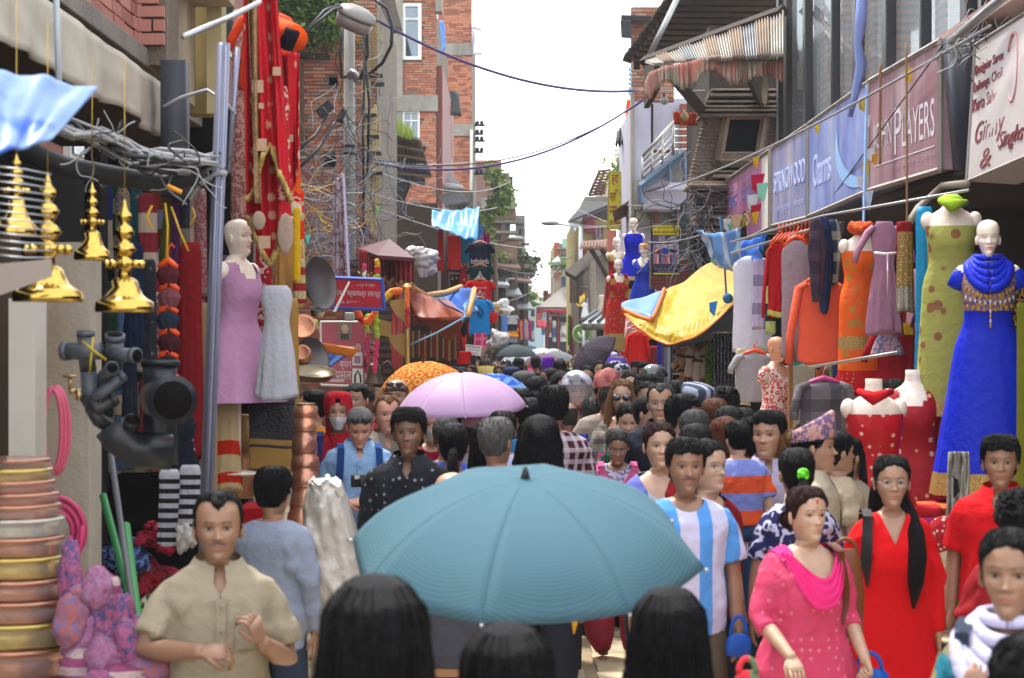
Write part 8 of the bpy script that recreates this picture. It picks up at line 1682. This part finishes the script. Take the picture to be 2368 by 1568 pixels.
lad=[('woman in a blue flowered dress left of the dark haired girl',1356,843,238,0,'f','bun','#1c2c90','m'),('woman in a black jacket with hair across her face',1381,866,262,20,'f','side','#14161c','m'),('girl with centre parting and rose top in the crowd',1386,832,205,4,'f','bun','#b05868','l'),('woman with tied hair and wide forehead in the crowd',1408,838,215,-6,'f','bun','#7c5448','l'),('woman in a dark blue patterned headscarf',1425,836,205,0,'f',None,'#20283c','m'),('young woman between the headscarf and the striped shirt man',1440,843,222,8,'f','side','#a89890','m'),('man with black hair in a blue checked shirt',1473,834,235,6,'m','thick','#3c58a0','m'),('woman in round glasses in front of the checked shirt man',1459,856,255,-4,'f','bun','#a89c90','l'),('short haired man right of the checked shirt man',1490,836,215,0,'m','short','#5c6068','m'),('curly haired person before the vest man',1496,870,270,200,'f','curly','#403038','b'),('woman with a bindi half hidden behind the sunglasses woman',1494,880,300,0,'f','bun','#7c2c34','b'),('boy with cropped hair in profile behind the green top',1497,912,330,60,'m','crop','#6c3c24','m'),('man in a dark jacket seen from behind in the middle distance',1239,822,165,180,'m','thick','#22242a','b'),('man in a grey cap with red straps seen from behind',1212,858,262,182,'m','crop','#a08c70','b'),('woman with a low bun in front of the capped man',1241,868,275,180,'f','bun','#5c3c34','b'),('man in a navy baseball cap near the mustard umbrella',1184,848,190,178,'m','crop','#142048','b'),('person in orange and green shawls seen from behind',1200,826,140,190,'f','bun','#c8641c','b'),('man in a plaid pink cap and white shirt below the pink umbrella',1102,952,350,180,'m','crop','#a8a4a0','b'),('grey haired woman beside the monk',1032,962,385,180,'f','bun','#3c50a0','m'),('woman with a long dark braid left of the plum shirt',1122,975,400,190,'f','long','#a8a8b8','b'),('woman in yellow under the pink umbrella',1076,958,345,170,'f','side','#c89c10','b'),('man in white behind the grey haired man',1162,948,372,178,'m','short','#a8a8c8','b'),('woman with smooth black hair seen from behind, right of the white striped top',1608,976,440,185,'f','bun','#8c1c24','b'),('greying woman seen from behind under the flat capped man',1606,944,405,175,'f','bun','#5c4c44','b'),('woman with reddish hair and a blue clip',1652,918,355,190,'f','bun','#8c7c78','l'),('woman bending with black hair by the chain curtain',1672,900,330,150,'f','curly','#7c8cb0','l'),('woman with glossy black hair seen from behind before the chain curtain',1684,936,375,195,'f','bun','#5c1c28','b'),('dark haired woman seen from behind beside the white cloth',1718,940,370,170,'f','bun','#2c2c34','b'),('woman with brown shoulder length hair behind the child',1676,962,420,200,'f','long','#a81c20','b'),('curly haired woman between the child and the lilac shirt',1748,972,408,180,'f','curly','#30242c','b'),('woman with a ginger hair bun right of the lilac shirt',1826,990,440,180,'f','bunhigh','#6c5448','b'),('shopkeeper with short black hair among the red gowns',2068,875,345,160,'f','short','#1c1c24','b'),('woman in profile with black hair behind the topi man',1962,1008,395,130,'f','side','#8c8070','m')]
for lb,x,y,s,rot,sex,hair,c,sk in lad:
 w_=[('glasses',METAL)]if'round glasses' in lb else[('hood',T('#20283c','floral','#9c9cac',16))]if'headscarf' in lb else[('capb',T('#b08084' if'plaid' in lb else'#3c3c3c' if'grey' in lb else'#141c40'))]if' cap ' in lb or'capped' in lb and False else[]
 pp(x,y,s,rot,lb,sk,sex,hair,'gd' if'grey' in lb.split(' in ')[0]else'rd' if'reddish' in lb or'brown shoulder' in lb else'gn' if'ginger' in lb else'k',c=c,wear=w_,pat='check' if'checked shirt' in lb.split('before')[0]and'right' not in lb and'round' not in lb else None,c2='#a8b0c8',hi=s>200)
r=random.Random(21);CC=['#20242c','#8c1824','#1c4080','#8c8c94','#c8c4c0','#3c2430','#b02438','#1c7c64','#c89a30','#5c5c94','#c8447c','#2c80c0','#141418','#7c543c','#d8602c','#5c7c44']
dd_=23;k=0
while dd_<95:
 for xx in range(6):
  x=-2.05+xx*.80+r.uniform(-.22,.22)+.012*dd_
  if r.random()<.12 or(dd_<26 and abs(x*F/dd_-250)>290):continue
  y_=dd_+r.uniform(-.35,.35);h=r.uniform(1.50,1.74);s=F/y_;px=1184+x*s;yt=784+(H-h)*s
  bk_=r.random()<.48;fem=r.random()<.5;rot=(180 if bk_ else 0)+r.choice((-24,-8,6,20))
  hr_=r.choice(('bun','pony','long','bun'))if fem else r.choice(('short','thick','crop','short'));shw=fem and r.random()<.22
  wr=[('hood',T(r.choice(CC)))]if shw else[('helmet',M_('helmet_%d'%(k%3),('#b8b8bc','#202024','#7c1418')[k%3],rough=.2))]if r.random()<.05 else[]
  yw=r.choice((-15,0,0,15))
  pp(px,yt,s,rot,('bareheaded' if not wr else'shawled' if shw else'helmeted')+' %s %s in the distant crowd, %s'%('woman' if fem else'man','walking away' if bk_ else'coming closer',{0:'dark clothes',1:'red clothes',2:'blue clothes',3:'grey clothes',4:'pale clothes',5:'dark clothes',6:'red clothes',7:'green clothes',8:'mustard clothes',9:'blue clothes',10:'pink clothes',11:'blue clothes',12:'dark clothes',13:'brown clothes',14:'orange clothes',15:'green clothes'}[k%16])+(', %s'%('far left','left of centre','just left of the middle','just right of the middle','right of centre','far right')[xx]),r.choice('bmbdl'),'f' if fem else'm',None if shw else hr_,r.choice(('k','k','k','br','gd')),c=CC[k%16],wear=wr,yaw=yw if not bk_ else 0,hi=False,group='people packed in the distant crowd');k+=1
 dd_+=.85+max(0,dd_-40)*.05
cm=root('camera',P(833,1112,12.0),'black compact camera held by the tourist in light blue','camera');mk('camera_body',G().box(P(833,1112,12.0),(.11,.06,.075)),DARK,cm,smooth=False,bevel=.008);mk('lens',G().tube([P(836,1114,11.95),P(838,1115,11.88)],.028,14),DARK,cm);mk('flash',G().box(P(826,1104,11.95),(.03,.01,.02)),WHITEP,cm,smooth=False)
def bag(x,y,d,w_,h,m,label,sag=.1,hd=.2):
 o=root('handbag',P(x,y,d),label,'bag');g=G();g.loft([[P(x,y,d)+Vector((w_*k*math.cos(a),w_*.35*k*math.sin(a),h*(z-.5)))for a in np.linspace(0,6.283,21)[:-1]]for z,k in((0,.6),(.05,.95),(.5,1.05),(.85,.85),(1,.6))]);mk('bag_body',g,m,o);mk('handle',G().tube([P(x,y,d)+Vector((w_*.6*math.cos(a),0,h*.45+hd*math.sin(a)))for a in np.linspace(0,3.14,12)],.009,6),m,o);return o
bag(1955,1372,8.1,.075,.36,M_('tan_bag2','#6c3c1c',rough=.45,var=.3),'soft brown leather bag hanging at the hip of the woman in pink',hd=.06)
bag(1708,1492,8.6,.055,.10,M_('blue_plastic','#1c5cc0',rough=.3,trans=.3,bump=.5),'bright blue plastic bag carried by the football shirt man',hd=.08);bag(2010,1575,8.0,.085,.10,MC['blue_plastic'],'blue carrier bag at the bottom between the pink and red kurtas',hd=.07);bag(1990,1290,9.4,.05,.2,DARK,'small black shoulder bag behind the red kurta sleeve',hd=.04);bag(2285,1590,5.3,.07,.08,MC['blue_plastic'],'blue bag held by the worried woman in teal',hd=.02)
bag(1728,1600,5.6,.04,.12,cloth('#c8303c','vs','#5c7050',60),'red and green striped cloth bag behind the magenta top',hd=.04)
tag(mk('folded_umbrella',G().tube([P(1328,1400,8.4),P(1330,1425,8.4),P(1327,1466,8.4)],[.018,.020,.003],10),M_('yellow_umbrella','#c08c0c',rough=.5)),'folded yellow umbrella tip hanging above the paving','umbrella')
MB=root('motorcycle',P(1340,1010,15.0),'motorcycle with white fairing ridden through the crowd','motorcycle');bx,by=xpx(1345,15),15.2
def wheel(y):
 o=mk('wheel',G().tube([(bx,y+.28*math.cos(a),.3+.28*math.sin(a))for a in np.linspace(0,6.283,29)],.05,8),M_('rubber',(.02,.02,.02),rough=.8),MB);mk('rim',G().tube([(bx-.03,y,.3),(bx+.03,y,.3)],.2,20),METAL,o)
wheel(14.5);wheel(15.8)
mk('fairing',G().loft([[(bx+.12*k*math.cos(a),y+.05*math.sin(a),z+.10*k*math.sin(a))for a in np.linspace(0,6.283,17)[:-1]]for k,y,z in((.4,14.32,.92),(.9,14.38,.95),(1.1,14.6,.98),(.8,14.9,.85))]),M_('fairing_white','#a8b0c0',rough=.2,coat=.8),MB);mk('tank',G().ball((bx,15.0,.85),(.14,.28,.13),14),M_('tank_black',(.02,.02,.03),rough=.2,coat=1),MB);mk('seat',G().box((bx,15.5,.82),(.24,.6,.09)),DARK,MB,bevel=.03)
mk('handlebar',G().tube([(bx-.34,14.85,1.05),(bx-.1,14.7,1.0),(bx+.1,14.7,1.0),(bx+.34,14.85,1.05)],.014,8),METAL,MB);mk('headlight',G().ball((bx,14.3,.93),(.07,.04,.06),12),M_('headlight_glass','#c0c8d0',rough=.1),MB)
for sx in(-1,1):q=mk('mirror',G().ball((bx+sx*.33,14.8,1.2),(.06,.015,.04),10),METAL,MB);mk('mirror_stem',G().tube([(bx+sx*.3,14.85,1.05),(bx+sx*.33,14.8,1.2)],.006,6),DARK,q)
mk('engine',G().box((bx,15.1,.45),(.3,.5,.3)),METAL,MB,bevel=.03)
# lamps, poles, wires
LP=root('street_lamp',P(808,560,32),'concrete street lamp pole with a big weathered bowl lamp at the top left','street lamp')
mk('pole',G().tube([P(808,62,32),P(808,560,32),(xpx(808,32),32,0)],[.088,.10,.12],16),M_('pole_concrete','#86847e',rough=.9,bump=.3,var=.35,dirt=.4),LP)
for y in(176,335,352):mk('clamp',G().tube([P(808,y,32),P(808,y+6,32)],.115,14),DARK,LP)
mk('arm',G().tube([P(806,175,31.9),P(815,165,31.7),P(823,172,31.6),P(825,188,31.7)],.05,8),METAL,LP)
lh=mk('lamp_head',G().lathe([(.0,.16),(.16,.15),(.29,.09),(.315,.02),(.32,-.02),(.26,-.02)],P(824,38,31),32,Matrix.Rotation(R(24),3,'Y')@Matrix.Rotation(R(14),3,'X')),M_('lamp_shell','#86827c',rough=.5,metal=.3,dirt=.4),LP);mk('bowl',G().lathe([(.30,-.02),(.29,-.16),(.24,-.22),(0,-.24)],P(824,38,31),32,Matrix.Rotation(R(24),3,'Y')@Matrix.Rotation(R(14),3,'X')),M_('lamp_bowl','#77706a',rough=.3,var=.4,dirt=.5,dirtcol=(.25,.14,.09)),lh)
def slamp(px,py,d,ax,ay,label,py0=None,polex=None,k=1.0,m=METAL):
 o=root('street_lamp',P(polex or ax,ay,d),label,'street lamp');mk('lamp_head',G().ball(P(px,py,d),(.32*k,.16*k,.09*k),14),M_('lamp_grey','#7c7c7a',rough=.4,metal=.2),o);mk('arm',G().tube([P(px,py,d),P(ax,ay,d)],.035,6),m,o)
 if polex:mk('pole',G().tube([P(polex,ay,d),(xpx(polex,d),d,0)],[.07,.10],10),m,o)
slamp(1034,434,58,1015,462,'second street lamp with round shade below the white window',k=1.5);slamp(1272,516,70,1340,524,'cobra head street lamp on a steel pole against the sky at the right',polex=1342);slamp(1192,552,62,1150,562,'pair of long lamp heads on the timber post at the left, upper one',polex=1146,k=.9,m=WOOD);slamp(1128,573,60,1110,578,'small pale lamp head behind the magenta shawl',k=.5);slamp(1270+180,670,90,1470,700,'small lamp arm over the right stalls',k=.4);slamp(1182,645,75,1160,652,'little white lamp over the far left stalls',k=.5)
slamp(1443-90,664,66,1384,690,'thin lamp arm on the second right pole',polex=1358,k=.45)
UP=root('utility_pole',P(1092,440,88),'concrete utility pole with insulators beside the orange brick house','utility pole');mk('pole',G().tube([P(1093,292,88),(xpx(1093,88),88,0)],[.14,.2],12),M_('pole_c2','#77756f',rough=.9),UP)
for i,y in enumerate((290,310,326,352,402)):q=mk('crossarm',G().tube([P(1092,y,87.8),P(1122-5*(i%2),y,87.8)],.05,4),DARK,UP);[mk('insulator',G().ball(P(x,y-5,87.8),(.09,.09,.13),8),DARK,q)for x in(1104,1114)]
cable(P(872,47,31),P(1480,209,37),.36,.024,'thick violet black cable sagging across the sky from the big lamp',CABV,n=30)
cable(P(818,366,32),P(1492,226,36),.62,.018,'violet cable climbing from the wire tangle to the right eave',CABV,n=30);cable(P(822,360,32),P(1490,232,36),.55,.010,'thin cable close under the violet one',n=30)
for i,(a,b,sg,rr,lb)in enumerate((((820,372,32),(1095,372,80),.1,.012,'wire running level past the tall brick house'),((830,380,32),(1180,420,70),.4,.010,'wire sloping towards the far brick house'),((840,470,31),(1260,575,70),.2,.012,'wire above the sky blue tarpaulin'),((835,440,31),(1150,480,60),.2,.010,'wire towards the second lamp'),((1160,380,95),(1420,520,60),.2,.012,'thin wire falling from the far brick house to the right'),((1200,500,110),(1450,460,45),.5,.010,'violet thin wire across the low sky'),((1195,480,110),(1505,512,40),.5,.010,'thin wire crossing the low sky to the poster'),((1215,620,110),(1400,540,70),.4,.02,'far thin wire near the end of the street'),((1130,610,66),(1340,615,66),.3,.012,'wire between the far left and right roofs'),((1480,208,36),(1700,206,30),.02,.007,'thin red wire under the frilled valance'),((1500,560,30),(1640,536,24),.05,.008,'pale rope to the blue tarpaulin'),((1290,620,80),(1150,700,60),.3,.01,'far wire sloping left'),((1440,520,40),(1290,500,100),.2,.01,'wire from the tailor sign into the distance'))):cable(P(*a),P(*b),sg,rr,lb,CABV if'violet' in lb else CABG)
cable(P(1545,435,27),P(2290,60,13),.10,.012,'dark grey cable running along above the shop signs',CABG);cable(P(1860,545,22),P(2180,105,14.5),.0,.006,'black wire crossing the blue and maroon signs',CABLE)
tag(mk('cable_loop',G().tube([P(*p)for p in((690,92,30.5),(720,60,30.5),(752,24,30.6),(785,12,30.8))],.03,7).tube([P(*p)for p in((684,98,30.5),(730,55,30.4),(770,22,30.6),(790,16,30.8))],.022,7),CABLE),'double grey black cable running from the sari top to the lamp','cable')
g=G();g.tube([P(*p)for p in((868,0,31),(895,20,31),(907,60,31),(905,105,31),(885,145,31.2),(858,168,31.5),(828,185,31.8))],.028,8);tag(mk('cable_loop',g,CABLE),'large black cable loop curving down right of the lamp head','cable')
for i,(x0,x1,y1)in enumerate(((845,842,560),(850,832,185),(792,790,180),(838,850,400))):tag(mk('cable',G().tube([P(x0,70 if i!=2 else 60,31.4),P((x0+x1)/2+(10 if i%2 else-4),(70+y1)/2,31.4),P(x1,y1,31.5)],.022,6),CABLE),('longest','curved','left','thin')[i]+' black cable hanging down along the concrete lamp pole','cable')
for i,(a,b)in enumerate((((690,345),(760,265)),((688,392),(778,278)))):tag(mk('cable',G().tube([P(a[0],a[1],30.5),P((a[0]+b[0])/2+4,(a[1]+b[1])/2+8,30.8),P(b[0],b[1],31.3)],.026,7),CABLE),('upper','lower')[i]+' thick black cable rising from the saris to the junction box','cable')
tag(mk('junction_box',G().box(P(752,252,31.2),(.28,.16,.16),Matrix.Rotation(R(-40),3,'Y')).box(P(790,268,31.2),(.10,.1,.22),Matrix.Rotation(R(25),3,'Y')),DARK,smooth=False,bevel=.02),'dark cable junction box hanging left of the concrete pole','box')
def tangle(pts,n,rr,d0,spread,seed,name,label,mats,length=6,hang=0):
 r=random.Random(seed);g=G()
 for _ in range(n):
  x,y=r.choice(pts);p=P(x+r.gauss(0,spread),y+r.gauss(0,spread),d0+r.uniform(-.4,.4));q=[p];dr=Vector((r.uniform(-1,1),r.uniform(-.3,.3),r.uniform(-1,.6)-hang)).normalized()
  for k in range(length):dr=(dr+Vector((r.gauss(0,.5),r.gauss(0,.15),r.gauss(0,.5)))).normalized();q.append(q[-1]+dr*.17*d0/32)
  sm_=[]
  for k in range(len(q)-1):
   a_,b_,c_,e_=q[max(k-1,0)],q[k],q[k+1],q[min(k+2,len(q)-1)]
   for t in(0,.34,.67):sm_.append(b_+.5*t*(c_-a_+t*(2*a_-5*b_+4*c_-e_+t*(3*(b_-c_)+e_-a_))))
  g.tube(sm_,rr*r.uniform(.6,1.3),4,mi=r.randrange(len(mats)),cap=False)
 return tag(mk(name,g,mats),label,'wires',kind='stuff')
WM=[CABLE,CABG,M_('pale_wire','#8c8c8c',rough=.5),M_('blue_wire','#4c5c74',rough=.5)]
tangle([(805,180),(790,200),(800,250),(795,285),(820,310)],30,.006,31.4,8,1,'wire_tangle','tangle of black and grey wires round the upper concrete pole',WM[:3])
tangle([(x,y)for x in range(775,865,8)for y in range(345,560,14)],95,.0055,31,8,2,'wire_tangle','dense nest of grey wires round the middle of the concrete pole',WM,9,.3)
tangle([(x,y)for x in range(690,760,10)for y in range(430,600,14)],90,.006,27,8,3,'wire_tangle','glittering tangle of pale wires and tinsel beside the saris',WM[1:]+[MC['yellow_ribbon']],6,.2)
tangle([(x,y)for x in range(1585,1655,9)for y in range(455,620,14)],75,.006,29,8,5,'wire_tangle','bundle of drooping cables below the carved timber house',WM,7,.6)
tangle([(x,y)for x in range(2215,2330,10)for y in range(70,140,10)],34,.0045,14.0,6,6,'wire_tangle','knot of pale cables above the white sign',WM[1:3]+[CABLE],5)
tangle([(x,300+(x-130)*.22+40*math.sin((x-130)/120))for x in range(130,500,10)],26,.0045,9.3,4,8,'wire_tangle','small loose wires in the cable bundle above the lamps',WM[:3],5)
CBN=root('cable_bundle',P(300,350,9.4),'thick bundle of pale cables sagging above the brass lamps to the aluminium pole','cables');r=random.Random(9)
for i in range(22):
 o1,o2,o3=r.uniform(-18,24),r.uniform(-26,26),r.uniform(-26,26);mk('cable',G().tube([P(x,y+o+r.uniform(-5,5),9.0+.5*r.random()+k*.08)for k,(x,y,o)in enumerate(((100,268,o1),(170,296,o1),(235,322,o2),(300,352,o2),(370,372,o3),(440,380,o3),(505,366,o1*.6)))],r.uniform(.007,.014),7),WM[r.choice((0,1,2,2))]if i>3 else WM[2],CBN)
tag(mk('dark_cable',G().tube([P(20,330,9.6),P(150,385,9.6),P(280,410,9.7),P(380,425,9.8),P(480,400,9.8)],.05,8),CABLE),'thick dark cable trunk below the pale bundle','cable')
tag(mk('cable',G().tube([P(378,248,9.9),P(420,225,9.9),P(480,208,9.9),P(520,235,9.7),P(545,265,9.7)],.009,6),WM[1]),'thin pale cable arching under the ledge to the poles','cable');tag(mk('cable',G().tube([P(440,462,9.6),P(470,420,9.6),P(510,400,9.5),P(525,402,9.5)],.014,7),WM[1]),'grey conduit arching into the aluminium pole','conduit')
tag(mk('orange_strip',G().tube([P(387,430,9.4),P(420,445,9.4)],.012,6),M_('strip_orange','#d8902c',rough=.3)),'short orange strip caught in the cable bundle','strip')  # plain orange strip lying among the cables
r=random.Random(17)
for i,(x,y,d,c,sc)in enumerate(((1737,405,24,'#b81840',1.4),(1750,425,23.8,'#8cc8b0',1.2),(1728,452,24,'#c8c8c8',1.2),(1736,475,23.9,'#b01c38',1.1),(1738,492,23.7,'#c8a020',.8),(1750,545,23.5,'#2c6cc0',1),(1690,498,25.6,'#b8a080',1.3),(1672,508,26,'#c8c8cc',.9),(1680,514,26,'#58b898',.6),(1741,365,24,'#c8a020',.7),(1884,290,20,'#c8b040',.5),(1986,230,17,'#c8b040',.6),(1999,270,17,'#d0d0d8',.5),(2004,345,16.8,'#d0d0d8',.6),(2016,358,16.6,'#c89030',.5),(1994,375,16.8,'#c8b040',.6),(1983,408,16.8,'#d0d0d8',.6),(2092,160,15.4,'#c8a828',.6),(1740,600,22,'#c8bcc0',1),(1750,615,21.8,'#70c0a0',.9),(1722,600,22,'#d8d0d8',1),(1643,585,25,'#70b8a0',.9),(1650,560,25,'#58a890',.8),(1640,700,22,'#3c88c8',.8),(705,545,25,'#58c0a8',.6),(870,480,30,'#78c840',.4),(1994,445,16.5,'#c0c8e0',.8))):
 a=P(x,y,d);w_=.10*sc;tag(mk('pennant',G().add([a,a+Vector((w_*1.2,.02,.02)),a+Vector((w_*.7,-.03,-w_*1.9)),a+Vector((w_*.1,.03,-w_*1.2))],[(0,1,2),(0,2,3)]),T(c,trans=.3),solid=.003,smooth=False),'%s paper pennant fluttering %s%s'%({'b8':'crimson','8c':'mint','c8':'pale','b0':'crimson','2c':'blue','58':'green','d0':'silvery','70':'mint','d8':'white','3c':'blue','78':'lime','c0':'pale'}[c[1:3]],('before the pink sign','beside the white dress','along the row of signs')[0 if x<1760 and y<560 else 1 if x<1760 else 2],(', upper',', lower',', middle')[i%3]if x<1760 else', %s from the far end'%('first','second','third','fourth','fifth','sixth','seventh','eighth','ninth')[i%9]),'pennant','paper pennants on strings')
cable(P(2096,100,14.9),P(2098,560,14.6),0,.008,'frayed brown string hanging down over the maroon sign',M_('rope_brown','#7c5c3c',rough=.9));cable(P(2036,150,16.2),P(2035,380,16.2),0,.012,'brown twine over the word on the maroon sign',MC['rope_brown']);cable(P(2004,200,17),P(1996,560,16.3),0,.012,'pale blue strap hanging from the sign to the orange mannequin',M_('strap_blue','#7ca0d0',rough=.5))
for nm,pts,dd,n,sz,lb in(('small_tree',[(x,y)for x in range(1108,1176,4)for y in range(392,545,5)if abs(x-(1155-(y-392)*.16+22*math.sin(y/22)))<11+8*math.sin(y/17)],80,1300,.26,'light green young tree growing from the wall by the utility pole'),('bush',[(x,y)for x in range(1133,1160,4)for y in range(592,616,5)],80,500,.25,'bright green bush over the low roof on the far left'),('bush',[(x,y)for x in range(1430,1460,4)for y in range(378,397,5)],46,400,.14,'green shrub above the yellow tailor sign')):
 o=root(nm,P(*pts[len(pts)//2],dd),lb,'tree' if'tree' in nm else'bush');mk('crown',leaf_cluster([P(x,y,dd)for x,y in pts],n,sz,3,.16,.3),LEAFY,o,smooth=False)
 a,b=pts[0],pts[-1];mk('trunk',G().tube([P((a[0]+b[0])/2,b[1]+30,dd+.2),P((a[0]+b[0])/2,(a[1]+b[1])/2,dd+.1),P(a[0]+20,a[1]+10,dd)],[.1,.06,.02],6),WOOD,o)
hz=G();hz.box((0,195,9),(124,456,20));k=bpy.data.materials.new('haze');k.use_nodes=True;t_=k.node_tree;t_.nodes.remove(t_.nodes['Principled BSDF']);pv=t_.nodes.new('ShaderNodeVolumePrincipled');pv.inputs['Density'].default_value=.0005;pv.inputs['Color'].default_value=(.86,.92,1,1);pv.inputs['Anisotropy'].default_value=.2;t_.links.new(pv.outputs[0],t_.nodes['Material Output'].inputs['Volume']);tag(mk('haze',hz,k,smooth=False),kind='stuff')
